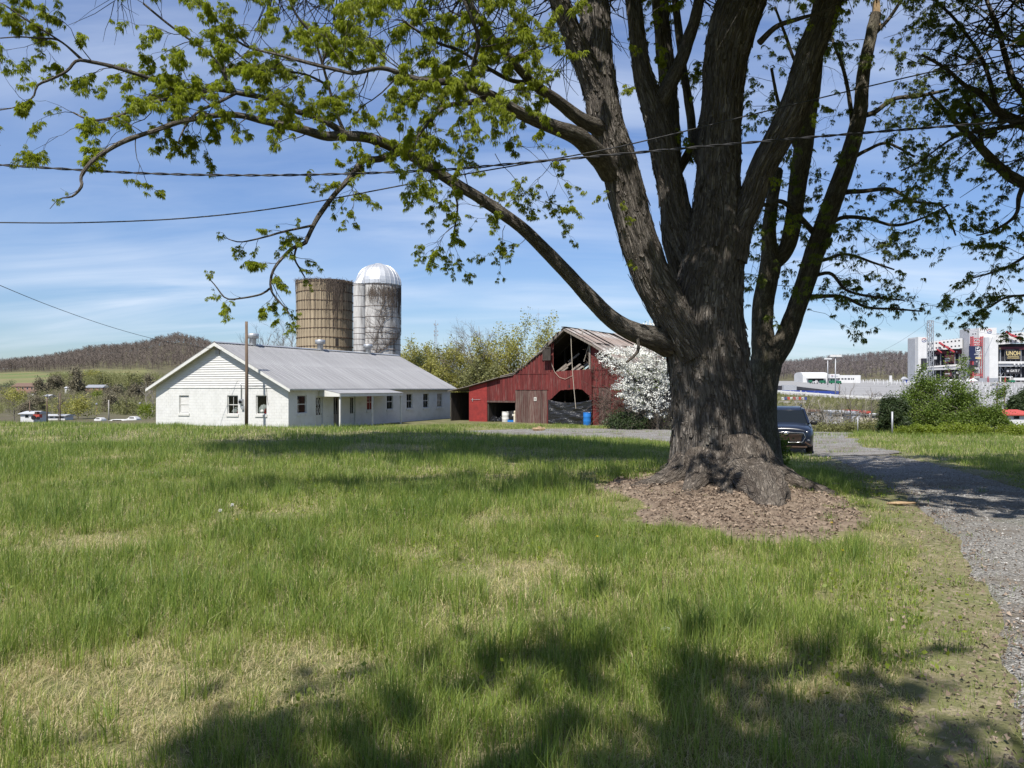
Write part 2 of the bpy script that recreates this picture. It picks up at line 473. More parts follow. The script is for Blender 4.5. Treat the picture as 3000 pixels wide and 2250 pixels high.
M['pale_twig'] = pm('pale_twig', (0.34, 0.31, 0.27), (0.22, 0.20, 0.17), 4, rough=0.9)
M['concrete'] = pm('concrete', (0.32, 0.30, 0.27), (0.27, 0.255, 0.235), 3, rough=0.9, bump=0.2)
M['blue_plastic'] = pm('blue_plastic', (0.02, 0.16, 0.48), (0.018, 0.13, 0.40), 5, rough=0.4)
M['white_plastic'] = pm('white_plastic', (0.62, 0.61, 0.58), (0.50, 0.49, 0.46), 4, rough=0.5)
M['black_plastic'] = pm('black_plastic', (0.012, 0.012, 0.013), (0.02, 0.02, 0.02), 5, rough=0.45)
M['cream'] = pm('cream', (0.55, 0.50, 0.40), (0.45, 0.40, 0.31), 4, rough=0.7)
M['red_cloth'] = pm('red_cloth', (0.50, 0.03, 0.02), (0.36, 0.02, 0.02), 8, rough=0.7)
M['white'] = pm('white', (0.58, 0.58, 0.575), (0.52, 0.52, 0.515), 0.2, rough=0.6)
M['pale_grey'] = pm('pale_grey', (0.42, 0.43, 0.45), (0.36, 0.37, 0.39), 0.2, rough=0.7)
M['steel'] = pm('steel', (0.34, 0.35, 0.37), rough=0.5, metal=0.4)
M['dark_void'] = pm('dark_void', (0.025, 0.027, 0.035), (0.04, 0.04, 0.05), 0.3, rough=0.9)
M['navy'] = pm('navy', (0.012, 0.018, 0.055), (0.016, 0.022, 0.06), 0.3, rough=0.7)
M['banner_black'] = pm('banner_black', (0.02, 0.02, 0.025), rough=0.7)
M['banner_maroon'] = pm('banner_maroon', (0.12, 0.03, 0.04), (0.07, 0.025, 0.035), 0.1, rough=0.7)
M['stadium_red'] = pm('stadium_red', (0.42, 0.06, 0.07), (0.34, 0.05, 0.06), 0.5, rough=0.6)
M['gold'] = pm('gold', (0.55, 0.45, 0.22), rough=0.6)
M['sign_blue'] = pm('sign_blue', (0.02, 0.045, 0.24), (0.025, 0.05, 0.2), 0.3, rough=0.6)
M['green_truck'] = pm('green_truck', (0.02, 0.13, 0.07), rough=0.5)
M['tin_red'] = pm('tin_red', (0.45, 0.07, 0.05), (0.36, 0.06, 0.045), 2, rough=0.6)
M['brown_roof'] = pm('brown_roof', (0.16, 0.10, 0.075), (0.12, 0.08, 0.06), 2, rough=0.85)
M['brick_pink'] = pm('brick_pink', (0.30, 0.17, 0.13), (0.24, 0.14, 0.11), 2, rough=0.85)
M['cable'] = pm('cable', (0.018, 0.018, 0.02), (0.04, 0.04, 0.045), 5, rough=0.55)
M['tan_wood'] = pm('tan_wood', (0.36, 0.26, 0.155), (0.25, 0.17, 0.10), 8, rough=0.85, bump=0.2)
M['yellow'] = pm('yellow', (0.70, 0.52, 0.02), rough=0.6)
M['puff'] = pm('puff', (0.72, 0.72, 0.70), rough=0.9)
M['rope'] = pm('rope', (0.42, 0.37, 0.30), rough=0.9)
def tarp_mat():
 m, nt, out = new_mat('black_tarp'); g = NT(nt)
 v = g.coord('Object', (0.35, 1, 2.2))
 n = g.noise(v, 2.2, 5, 0.6, 1.2)
 v2 = g.coord('Object', (1.0, 1, 0.8), (0, R(24), 0))
 nb = g.bump(n, 0.8, 0.12, g.bump(g.noise(v2, 5, 3, 0.5, 2.0), 0.4, 0.05))
 g.bsdf((0.012, 0.012, 0.014), 0.28, 0, 0.6, nb, out)
 return m
M['black_tarp'] = tarp_mat()
def leaf_mat(name, ca, cb, trans=0.45, tb=1.5, attr=None, rough=0.55):
 """leaf or blade: colour varies piece by piece; thin enough to glow when lit from behind"""
 m, nt, out = new_mat(name); g = NT(nt)
 geo = g.n('ShaderNodeNewGeometry')
 col = g.mix(geo.outputs['Random Per Island'], ca, cb)
 pv = g.n('ShaderNodeHueSaturation')
 g.l(g.math('ADD', g.math('MULTIPLY', g.noise(g.coord('World'), 0.9, 3), 0.9), 0.55), pv.inputs['Value'])
 g.l(col, pv.inputs['Color'])
 b = g.bsdf(pv.outputs[0], rough, 0, 0.35)
 t = g.n('ShaderNodeBsdfTranslucent')
 hs = g.n('ShaderNodeHueSaturation'); hs.inputs['Value'].default_value = tb; hs.inputs['Saturation'].default_value = 1.1
 g.l(pv.outputs[0], hs.inputs['Color']); g.l(hs.outputs[0], t.inputs[0])
 mx = g.n('ShaderNodeMixShader'); mx.inputs[0].default_value = trans
 g.l(b.outputs[0], mx.inputs[1]); g.l(t.outputs[0], mx.inputs[2]); g.l(mx.outputs[0], out.inputs[0])
 return m
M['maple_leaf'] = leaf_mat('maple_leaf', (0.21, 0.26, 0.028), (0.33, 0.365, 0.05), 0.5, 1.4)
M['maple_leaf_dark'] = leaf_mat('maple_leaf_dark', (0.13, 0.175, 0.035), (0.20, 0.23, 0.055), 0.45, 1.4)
M['shrub_leaf'] = leaf_mat('shrub_leaf', (0.07, 0.115, 0.018), (0.145, 0.20, 0.032), 0.35, 1.4)
M['ivy_leaf'] = leaf_mat('ivy_leaf', (0.12, 0.17, 0.015), (0.19, 0.23, 0.028), 0.35, 1.4)
M['cedar_leaf'] = leaf_mat('cedar_leaf', (0.022, 0.042, 0.012), (0.045, 0.065, 0.02), 0.15, 1.2)
M['willow_leaf'] = leaf_mat('willow_leaf', (0.25, 0.25, 0.06), (0.34, 0.325, 0.10), 0.4, 1.3)
M['olive_leaf'] = leaf_mat('olive_leaf', (0.14, 0.15, 0.05), (0.19, 0.19, 0.075), 0.3, 1.3)
M['grey_twigs'] = leaf_mat('grey_twigs', (0.14, 0.12, 0.095), (0.20, 0.172, 0.14), 0.1, 1.1, rough=0.9)
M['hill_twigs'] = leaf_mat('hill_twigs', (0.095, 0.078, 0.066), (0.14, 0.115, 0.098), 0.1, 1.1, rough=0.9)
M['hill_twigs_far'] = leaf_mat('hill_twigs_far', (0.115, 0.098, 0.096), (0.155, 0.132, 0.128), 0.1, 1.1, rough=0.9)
M['blossom'] = leaf_mat('blossom', (0.70, 0.70, 0.64), (0.80, 0.80, 0.76), 0.25, 1.0, rough=0.8)
M['litter'] = leaf_mat('litter', (0.12, 0.085, 0.062), (0.33, 0.26, 0.20), 0.1, 1.1, rough=0.9)
M['dry_brush'] = leaf_mat('dry_brush', (0.12, 0.108, 0.07), (0.19, 0.168, 0.11), 0.15, 1.1, rough=0.9)
def grass_mat():
 m, nt, out = new_mat('grass_blade'); g = NT(nt)
 a = g.n('ShaderNodeAttribute', attribute_name='tint')
 rp = g.n('ShaderNodeValToRGB')
 e = rp.color_ramp.elements
 e[0].position = 0.0; e[0].color = (0.055, 0.10, 0.022, 1)
 e[1].position = 1.0; e[1].color = (0.58, 0.49, 0.32, 1)
 for p, c in ((0.28, (0.125, 0.195, 0.034, 1)), (0.52, (0.255, 0.32, 0.058, 1)), (0.74, (0.42, 0.38, 0.18, 1))):
  x = e.new(p); x.color = c
 g.l(a.outputs['Fac'], rp.inputs[0])
 b = g.bsdf(rp.outputs[0], 0.5, 0, 0.4)
 t = g.n('ShaderNodeBsdfTranslucent')
 hs = g.n('ShaderNodeHueSaturation'); hs.inputs['Value'].default_value = 1.35
 g.l(rp.outputs[0], hs.inputs['Color']); g.l(hs.outputs[0], t.inputs[0])
 mx = g.n('ShaderNodeMixShader'); mx.inputs[0].default_value = 0.4
 g.l(b.outputs[0], mx.inputs[1]); g.l(t.outputs[0], mx.inputs[2]); g.l(mx.outputs[0], out.inputs[0])
 return m
M['grass'] = grass_mat()
def ground_mat():
 m, nt, out = new_mat('ground'); g = NT(nt)
 zone = g.n('ShaderNodeAttribute', attribute_name='zone')      # 0 lawn .. 1 woodland floor
 field = g.n('ShaderNodeAttribute', attribute_name='field')    # 1 where the far hay field lies
 w = g.coord('World')
 n1 = g.noise(w, 1.1, 7, 0.62); n2 = g.noise(w, 16, 4, 0.7); n3 = g.noise(w, 0.02, 5, 0.6)
 lawn = g.mix(g.ramp(n1, 0.38, 0.66), (0.12, 0.125, 0.05), (0.30, 0.25, 0.155))
 lawn = g.mix(g.ramp(n2, 0.3, 0.75), lawn, (0.07, 0.085, 0.028))
 wood = g.mix(g.ramp(n3, 0.35, 0.65), (0.07, 0.064, 0.04), (0.085, 0.09, 0.04))
 wood = g.mix(g.ramp(g.noise(w, 0.25, 5, 0.7), 0.4, 0.7), wood, (0.12, 0.10, 0.07))
 hay = g.mix(g.ramp(n3, 0.3, 0.6), (0.10, 0.135, 0.045), (0.17, 0.155, 0.075))
 c = g.mix(zone.outputs['Fac'], lawn, wood)
 c = g.mix(field.outputs['Fac'], c, hay)
 g.bsdf(c, 0.95, 0, 0.15, g.bump(n2, 0.5, 0.03), out)
 return m
M['ground'] = ground_mat()
def gravel_mat(name, a, b, sc=38.0, dirt=(0.20, 0.17, 0.135), dlo=0.52, dhi=0.68):
 m, nt, out = new_mat(name); g = NT(nt)
 w = g.coord('World')
 v = g.vor(w, sc)
 rgb = g.n('ShaderNodeSeparateColor'); g.l(v.outputs['Color'], rgb.inputs[0])
 c = g.mix(g.math('POWER', rgb.outputs[0], 1.6), a, b)
 d = g.ramp(v.outputs['Distance'], 0.15, 0.75)
 c = g.mix(g.math('MULTIPLY', d, 0.45), c, (0.10, 0.09, 0.078))
 c = g.mix(g.math('MULTIPLY', g.ramp(g.noise(w, 0.9, 6, 0.65), dlo, dhi), 0.8), c, dirt)
 c = g.mix(g.math('MULTIPLY', g.ramp(g.noise(w, 0.5, 5, 0.6, 0.5), 0.58, 0.72), 0.7), c, (0.07, 0.085, 0.03))
 h = g.math('SUBTRACT', 1.0, v.outputs['Distance'])
 g.bsdf(c, 0.92, 0, 0.2, g.bump(h, 0.9, 0.02), out)
 return m
M['gravel'] = gravel_mat('gravel', (0.13, 0.125, 0.118), (0.50, 0.49, 0.47), 62, (0.15, 0.125, 0.098), 0.46, 0.64)
M['stone'] = pm('stone', (0.34, 0.33, 0.32), (0.22, 0.215, 0.205), 20, rough=0.9, island=0.8)
M['soil'] = pm('soil', (0.13, 0.095, 0.07), (0.24, 0.19, 0.145), 9, rough=0.95, bump=0.8, bsc=30, bdist=0.03, coord='World', c3=(0.08, 0.055, 0.04), sc3=3, lo3=0.55, hi3=0.7)
M['verge'] = pm('verge', (0.19, 0.165, 0.095), (0.13, 0.145, 0.05), 2.2, rough=0.95, bump=0.9, bsc=40, bdist=0.03, coord='World', c3=(0.30, 0.25, 0.18), sc3=14, lo3=0.5, hi3=0.7)
M['asphalt'] = pm('asphalt', (0.27, 0.265, 0.262), (0.215, 0.215, 0.213), 0.035, (0.5, 2.5, 1), rough=0.95, coord='World', c3=(0.16, 0.16, 0.16), sc3=0.03, st3=(0.25, 2.2, 1), lo3=0.55, hi3=0.7)
def bark_mat(name, ca, cb, cc, k=1.0, moss=0.0, zs=0.10):
 """shaggy bark: wavy ridges and cracks drawn out along the limb, read from the limb's own round coordinate"""
 m, nt, out = new_mat(name); g = NT(nt)
 v = g.coord('@bark', (1, 1, zs))
 def ridge(sc, det, dist):
  n = g.noise(v, sc * k, det, 0.5, dist)
  return g.math('MULTIPLY', g.math('ABSOLUTE', g.math('SUBTRACT', n, 0.5)), 2.0)
 r1, r2 = ridge(13, 3, 0.7), ridge(27, 3, 0.4)
 crack = g.math('MULTIPLY', g.ramp(r1, 0.0, 0.17), g.math('ADD', 0.45, g.math('MULTIPLY', g.ramp(r2, 0.0, 0.22), 0.55)))
 cross = g.noise(g.coord('@bark', (1, 1, 0.45)), 9 * k, 4, 0.6, 0.8)
 crack = g.math('MULTIPLY', crack, g.math('ADD', 0.5, g.math('MULTIPLY', g.ramp(cross, 0.33, 0.48), 0.5)))
 fine = g.noise(g.coord('@bark', (1, 1, 0.08)), 70 * k, 4, 0.65)
 big = g.noise(g.coord('@bark', (1, 1, 0.5)), 1.3 * k, 4)
 mid = g.noise(g.coord('@bark', (1, 1, 0.25)), 6 * k, 3)
 c = g.mix(g.ramp(mid, 0.36, 0.64), ca, cb)
 c = g.mix(g.math('MULTIPLY', g.ramp(big, 0.52, 0.72), 0.6), c, cc)
 c = g.mix(g.math('MULTIPLY', g.math('SUBTRACT', 1.0, crack), 0.72), c, (0.028, 0.022, 0.018))
 c = g.mix(g.math('MULTIPLY', g.ramp(fine, 0.52, 0.75), 0.4), c, (0.075, 0.062, 0.052))
 if moss:
  c = g.mix(g.math('MULTIPLY', g.ramp(g.noise(g.coord('@bark', (1, 1, 0.7)), 2.6, 4), 0.54, 0.7), moss), c, (0.075, 0.085, 0.03))
 hgt = g.math('ADD', crack, g.math('MULTIPLY', fine, 0.35))
 g.bsdf(c, 0.95, 0, 0.12, g.bump(hgt, 1.0, 0.045 / k), out)
 return m
M['bark'] = bark_mat('bark', (0.145, 0.127, 0.112), (0.255, 0.23, 0.207), (0.34, 0.315, 0.29), 1.0, 0.12)
M['bark_root'] = bark_mat('bark_root', (0.16, 0.135, 0.115), (0.25, 0.22, 0.19), (0.21, 0.16, 0.12), 1.3, 0, 0.3)
M['bark_limb'] = bark_mat('bark_limb', (0.12, 0.107, 0.092), (0.235, 0.215, 0.19), (0.32, 0.30, 0.275), 2.2, 0.12, 0.16)
M['bark_second'] = bark_mat('bark_second', (0.155, 0.135, 0.105), (0.26, 0.235, 0.19), (0.33, 0.31, 0.25), 2.2, 0.5, 0.2)
M['bark_flake'] = pm('bark_flake', (0.17, 0.148, 0.13), (0.10, 0.085, 0.074), 14, (1, 1, 0.3), rough=0.9, island=0.5)
# ---------------------------------------------------------------- the setting: ground, drive, yard, parking lot
rng = np.random.default_rng(11)
random.seed(5)
def build_ground():
 ang = np.concatenate([np.arange(-52, 52, 0.8), np.arange(52, 308, 4.0)])
 ang = np.radians(ang)
 rad = np.concatenate([[0.0], np.geomspace(0.4, 3200, 140)])
 A, Rr = np.meshgrid(ang, rad[1:])
 x = Rr * np.sin(A); y = Rr * np.cos(A)
 z = H(x, y)
 # behind the viewer and far to the sides the land stays level
 x = np.concatenate([[0.0], x.ravel()]); y = np.concatenate([[0.0], y.ravel()]); z = np.concatenate([[0.0], z.ravel()])
 na, nr = len(ang), len(rad) - 1
 i = np.arange(nr - 1)[:, None] * na; k = np.arange(na)[None, :]; k2 = (k + 1) % na
 q = np.stack([1 + i + k, 1 + i + na + k, 1 + i + na + k2, 1 + i + k2], -1).reshape(-1, 4)
 t = np.stack([np.zeros(na, int), 1 + np.arange(na), 1 + (np.arange(na) + 1) % na], -1)
 r = np.hypot(x, y)
 px = CX + F * x / np.maximum(y, 1)
 zone = ss(56, 80, r) * (y > 0)
 field = ((px > -1500) & (px < 430) & (y > 640) & (y < 848)).astype(float)
 field = np.maximum(field, 0.6 * ((px > 2150) & (y > 172) & (y < 245)))
 field[0] = 0
 a = Acc()
 a.add(np.stack([x, y, z], -1), q[:, ::-1], t, zone=zone, field=field)
 o = a.obj('ground', M['ground'])
 return tag(o, 'rolling grass land falling away to a valley', None, None, 'structure')
build_ground()
def poly_mask(poly, x, y):
 inside = np.zeros(np.shape(x), bool)
 n = len(poly)
 for i in range(n):
  x0, y0 = poly[i]; x1, y1 = poly[(i + 1) % n]
  c = ((y0 > y) != (y1 > y)) & (x < (x1 - x0) * (y - y0) / (y1 - y0 + 1e-12) + x0)
  inside ^= c
 return inside
def resample(P, n):
 P = np.asarray(P, float)
 d = np.concatenate([[0], np.cumsum(np.linalg.norm(np.diff(P, axis=0), axis=1))])
 s = np.linspace(0, d[-1], n)
 # smooth by Catmull-Rom through the given points
 out = []
 for v in s:
  i = min(max(np.searchsorted(d, v) - 1, 0), len(P) - 2)
  t = (v - d[i]) / max(d[i + 1] - d[i], 1e-9)
  p0, p1, p2, p3 = P[max(i - 1, 0)], P[i], P[i + 1], P[min(i + 2, len(P) - 1)]
  out.append(0.5 * (2 * p1 + (p2 - p0) * t + (2 * p0 - 5 * p1 + 4 * p2 - p3) * t * t + (3 * p1 - p0 - 3 * p2 + p3) * t ** 3))
 return np.array(out)
def strip(name, e0, e1, n, m, mat, lift, label, wob=0.07):
 A_ = resample(e0, n); B_ = resample(e1, n)
 if wob:
  s = np.arange(n)
  A_ = A_ + (wob * (vnoise(s * 0.23, s * 0 + 3.3) + .7 * vnoise(s * .9, s * 0 + 1)))[:, None] * np.array([1, 0.3])
  B_ = B_ + (wob * (vnoise(s * 0.23, s * 0 + 8.7) + .7 * vnoise(s * .9, s * 0 + 5)))[:, None] * np.array([1, 0.3])
 t = np.linspace(0, 1, m)[None, :, None]
 P = A_[:, None] * (1 - t) + B_[:, None] * t
 x, y = P[..., 0], P[..., 1]
 z = H(x, y) + lift
 z[:, 0] -= lift + 0.04; z[:, -1] -= lift + 0.04
 i = np.arange(n - 1)[:, None] * m; k = np.arange(m - 1)[None, :]
 q = np.stack([i + k, i + m + k, i + m + k + 1, i + k + 1], -1).reshape(-1, 4)
 a = Acc(); a.add(np.stack([x, y, z], -1).reshape(-1, 3), q[:, ::-1])
 o = a.obj(name, mat)
 tag(o, label, None, None, 'structure')
 return [tuple(p) for p in A_] + [tuple(p) for p in B_[::-1]]
DRIVE_L = [(-3.2, -8), (-1.0, -2.5), (0.9, 1.2), (2.49, 4.03), (3.78, 6.45), (5.0, 9.3), (6.74, 14.1), (8.6, 19.5), (10.4, 25), (11.2, 28)]
DRIVE_R = [(1.2, -8), (3.0, -2.5), (4.4, 1.2), (5.6, 4.5), (6.6, 7.0), (7.7, 10.0), (9.0, 13.6), (10.9, 19.0), (12.6, 24.5), (13.8, 28)]
P_DRIVE = strip('driveway', DRIVE_L, DRIVE_R, 150, 14, M['gravel'], 0.03, 'gravel drive curving past the big tree towards the barn')
strip('verge', [(a - .4, b) for a, b in DRIVE_L[2:9]], [(a + .25, b) for a, b in DRIVE_L[2:9]], 150, 8, M['verge'], 0.018, 'trodden brown verge along the drive', .25)
strip('verge', [(a - .2, b) for a, b in DRIVE_R[3:10]], [(a + .6, b) for a, b in DRIVE_R[3:10]], 120, 6, M['verge'], 0.018, 'brown verge on the far side of the drive', .25)
YARD_N = [(-7, 45.5), (-1, 44), (4, 41.5), (7.5, 38), (9.3, 34), (10.3, 30), (10.9, 26.5)]
YARD_F = [(-6, 46.8), (0, 49.5), (6, 51), (12.5, 50.6), (20.5, 48.6), (17, 38.5), (13.6, 27.2)]
P_YARD = strip('gravel_yard', YARD_N, YARD_F, 90, 30, M['gravel'], 0.05, 'pale gravel yard in front of the red barn', 0.45)
# bare soil round the foot of the tree
SOIL_C, SOIL_R = (3.1, 10.9), (1.65, 2.8)
def soil_d(x, y):
 u = (x - SOIL_C[0]); v = (y - SOIL_C[1])
 u = u + 0.22 * v * -1.0 * (v < 0)          # leans to the right towards the viewer
 return np.sqrt((u / SOIL_R[0]) ** 2 + (v / SOIL_R[1]) ** 2) + 0.30 * vnoise(x * 1.1, y * 1.1) + 0.22 * vnoise(x * 2.9, y * 2.9)
def build_soil():
 n = 110
 xs = np.linspace(SOIL_C[0] - 3.2, SOIL_C[0] + 3.6, n); ys = np.linspace(SOIL_C[1] - 4.3, SOIL_C[1] + 4, n)
 x, y = np.meshgrid(xs, ys)
 d = soil_d(x, y)
 z = H(x, y) + 0.035 - 0.12 * ss(0.85, 1.15, d) + 0.03 * vnoise(x * 4, y * 4) + 0.018 * vnoise(x * 11, y * 11)
 i = np.arange(n - 1)[:, None] * n; k = np.arange(n - 1)[None, :]
 q = np.stack([i + k, i + k + 1, i + n + k + 1, i + n + k], -1).reshape(-1, 4)
 a = Acc(); a.add(np.stack([x, y, z], -1).reshape(-1, 3), q)
 tag(a.obj('bare_soil', M['soil']), 'bare brown soil round the foot of the big tree', None, None, 'structure')
build_soil()
def scatter_chips(name, mat, pos, size, label, zup=0.015, flat=0.5):
 """small crumpled four-cornered chips lying about"""
 n = len(pos)
 a = rng.uniform(0, 2 * PI, n); s = size * rng.uniform(0.3, 1.2, n) ** 1.5 * 1.8; w = s * rng.uniform(0.35, 0.9, n)
 d = np.stack([np.cos(a), np.sin(a), rng.uniform(-flat, flat, n)], -1)
 e = np.stack([-np.sin(a), np.cos(a), rng.uniform(-flat, flat, n)], -1)
 up = np.array([0, 0, 1.0]) * zup
 P = np.stack([pos - d * s[:, None], pos - e * w[:, None] + up, pos + d * s[:, None], pos + e * w[:, None] + up * 0.3], 1)
 A_ = Acc()
 b = np.arange(n)[:, None] * 4
 A_.add(P.reshape(-1, 3), None, np.concatenate([b + [0, 1, 2], b + [0, 2, 3]], 0))
 return tag(A_.obj(name, mat, None, False), label, None, None, 'stuff')
def build_litter():
 x = rng.uniform(SOIL_C[0] - 3.2, SOIL_C[0] + 3.6, 30000); y = rng.uniform(SOIL_C[1] - 4.3, SOIL_C[1] + 3, 30000)
 d = soil_d(x, y)
 keep = (d < 1.4) & (rng.uniform(0, 1, 30000) < 1.35 - d * 0.9)
 x, y = x[keep][:17000], y[keep][:17000]
 z = H(x, y) + 0.04 - 0.12 * ss(0.85, 1.15, soil_d(x, y)) + 0.03 * vnoise(x * 4, y * 4) + 0.018 * vnoise(x * 11, y * 11)
 scatter_chips('leaf_litter', M['litter'], np.stack([x, y, z + 0.012], -1), 0.0125, 'dry brown leaf and bark litter under the big tree')
build_litter()
def build_drive_litter():
 n = 9000
 y = 2 + 20 * rng.uniform(0, 1, n) ** 1.5; e = np.interp(y, [p[1] for p in DRIVE_L], [p[0] for p in DRIVE_L]); w = np.interp(y, [p[1] for p in DRIVE_R], [p[0] for p in DRIVE_R])
 x = np.where(rng.uniform(0, 1, n) < .6, e + rng.normal(0, .38, n), e + (w - e) * rng.uniform(0, 1, n))
 keep = vnoise(x * 1.1, y * .8 + 3) + rng.uniform(-.5, .5, n) > -.1; x, y = x[keep], y[keep]
 scatter_chips('drive_litter', M['litter'], np.stack([x, y, H(x, y) + .045], -1), .0075, 'brown leaf scraps along the drive')
build_drive_litter()
def build_stones():
 """loose stones lying proud of the gravel near the viewer"""
 n = 26000
 x = rng.uniform(0.5, 13, n); y = 1.5 + 22 * rng.uniform(0, 1, n) ** 1.7
 keep = poly_mask(P_DRIVE, x - .22, y) & poly_mask(P_DRIVE, x + .22, y) & (vnoise(x * 0.9, y * 0.9) + rng.uniform(-0.6, 0.6, n) > -0.35)
 x, y = x[keep], y[keep]; n = len(x)
 s = rng.uniform(0.004, 0.013, n) * (1 + y * 0.03)
 base = np.array([(1, 0, 0), (-1, 0, 0), (0, 1, 0), (0, -1, 0), (0, 0, 1), (0, 0, -1)], float)
 V = base[None] * s[:, None, None] * rng.uniform(0.55, 1.25, (n, 6, 1)) + rng.normal(0, 0.25, (n, 6, 3)) * s[:, None, None]
 V = V * np.array([1.2, 1.2, 0.75]) + np.stack([x, y, H(x, y) + 0.035], -1)[:, None]
 t = np.array([(0, 2, 4), (2, 1, 4), (1, 3, 4), (3, 0, 4), (2, 0, 5), (1, 2, 5), (3, 1, 5), (0, 3, 5)])
 T = (np.arange(n)[:, None, None] * 6 + t[None]).reshape(-1, 3)
 a = Acc(); a.add(V.reshape(-1, 3), None, T)
 tag(a.obj('gravel', M['stone'], None, False), 'loose grey stones on the drive', None, None, 'stuff')
build_stones()
def build_lot():
 pxs = np.linspace(2150, 3700, 90); t = np.linspace(0, 1, 60)
 Y0 = np.interp(pxs, [2150, 2600, 2700, 3010, 3700], [238, 238, 228, 203, 195])
 Yf = 640
 PX, T = np.meshgrid(pxs, t)
 Y = (1 / ((1 - T) / Y0[None] + T / Yf))
 X = (PX - CX) / F * Y
 z = H(X, Y) + 0.5
 z[0] -= 0.9
 n = len(pxs)
 i = np.arange(len(t) - 1)[:, None] * n; k = np.arange(n - 1)[None, :]
 q = np.stack([i + k, i + k + 1, i + n + k + 1, i + n + k], -1).reshape(-1, 4)
 a = Acc(); a.add(np.stack([X, Y, z], -1).reshape(-1, 3), q)
 tag(a.obj('parking_lot', M['asphalt']), 'wide pale asphalt lot sloping up to the grandstand', None, None, 'structure')
build_lot()
def lot_z(x, y): return h1(x, y) + 0.5
# ---------------------------------------------------------------- trees
def tube_np(P, rad, nseg, disp=None, flare=None, vk=0.0):
 """swept tube with round bark coordinate; disp(theta*r, v) adds relief"""
 P = np.asarray(P, float); rad = np.asarray(rad, float); n = len(P)
 T = np.gradient(P, axis=0); T /= np.linalg.norm(T, axis=1)[:, None] + 1e-9
 N = np.zeros((n, 3)); ref = np.array([0.0, 1.0, 0.0])         # seam away from the viewer
 if abs(T[0] @ ref) > 0.9: ref = np.array([1.0, 0, 0])
 for i in range(n):
  ref = ref - T[i] * (T[i] @ ref); ref /= np.linalg.norm(ref) + 1e-9
  N[i] = ref
 B = np.cross(T, N)
 th = np.linspace(0, 2 * PI, nseg, endpoint=False)
 c, s = np.cos(th), np.sin(th)
 v = np.concatenate([[0], np.cumsum(np.linalg.norm(np.diff(P, axis=0), axis=1))]) + vk
 r = np.repeat(rad[:, None], nseg, 1)
 bx = c[None] * rad[:, None]; by = s[None] * rad[:, None]; bz = np.repeat(v[:, None], nseg, 1)
 D = N[:, None] * c[None, :, None] + B[:, None] * s[None, :, None]
 if flare is not None: r = r * flare(D, P, v)
 if disp is not None: r = r + disp(bx, by, bz)
 V = P[:, None] + D * r[..., None]
 i = np.arange(n - 1)[:, None] * nseg; k = np.arange(nseg)[None, :]; k2 = (k + 1) % nseg
 Q = np.stack([i + k, i + k2, i + nseg + k2, i + nseg + k], -1).reshape(-1, 4)
 bark = np.stack([bx, by, bz], -1)
 # close the tip
 V = np.concatenate([V.reshape(-1, 3), P[-1:] + T[-1:] * rad[-1] * 0.4])
 bark = np.concatenate([bark.reshape(-1, 3), [[0, 0, v[-1] + rad[-1]]]])
 e = (n - 1) * nseg
 tip = np.stack([e + np.arange(nseg), e + (np.arange(nseg) + 1) % nseg, np.full(nseg, n * nseg)], -1)
 return V, Q, tip, bark
def bark_disp(amp, k=1.0, seed=0.0):
 def f(bx, by, bz):
  sx = seed * 7.31
  a = vnoise(bx * 9 * k + sx, by * 9 * k, bz * 1.5 * k)
  b = vnoise(bx * 22 * k + sx, by * 22 * k, bz * 3.6 * k)
  c = vnoise(bx * 2.2 * k + sx, by * 2.2 * k, bz * 0.9 * k)
  return amp * (0.9 * (1 - np.abs(a) * 2) + 0.5 * (1 - np.abs(b) * 2) + 1.2 * c)
 return f
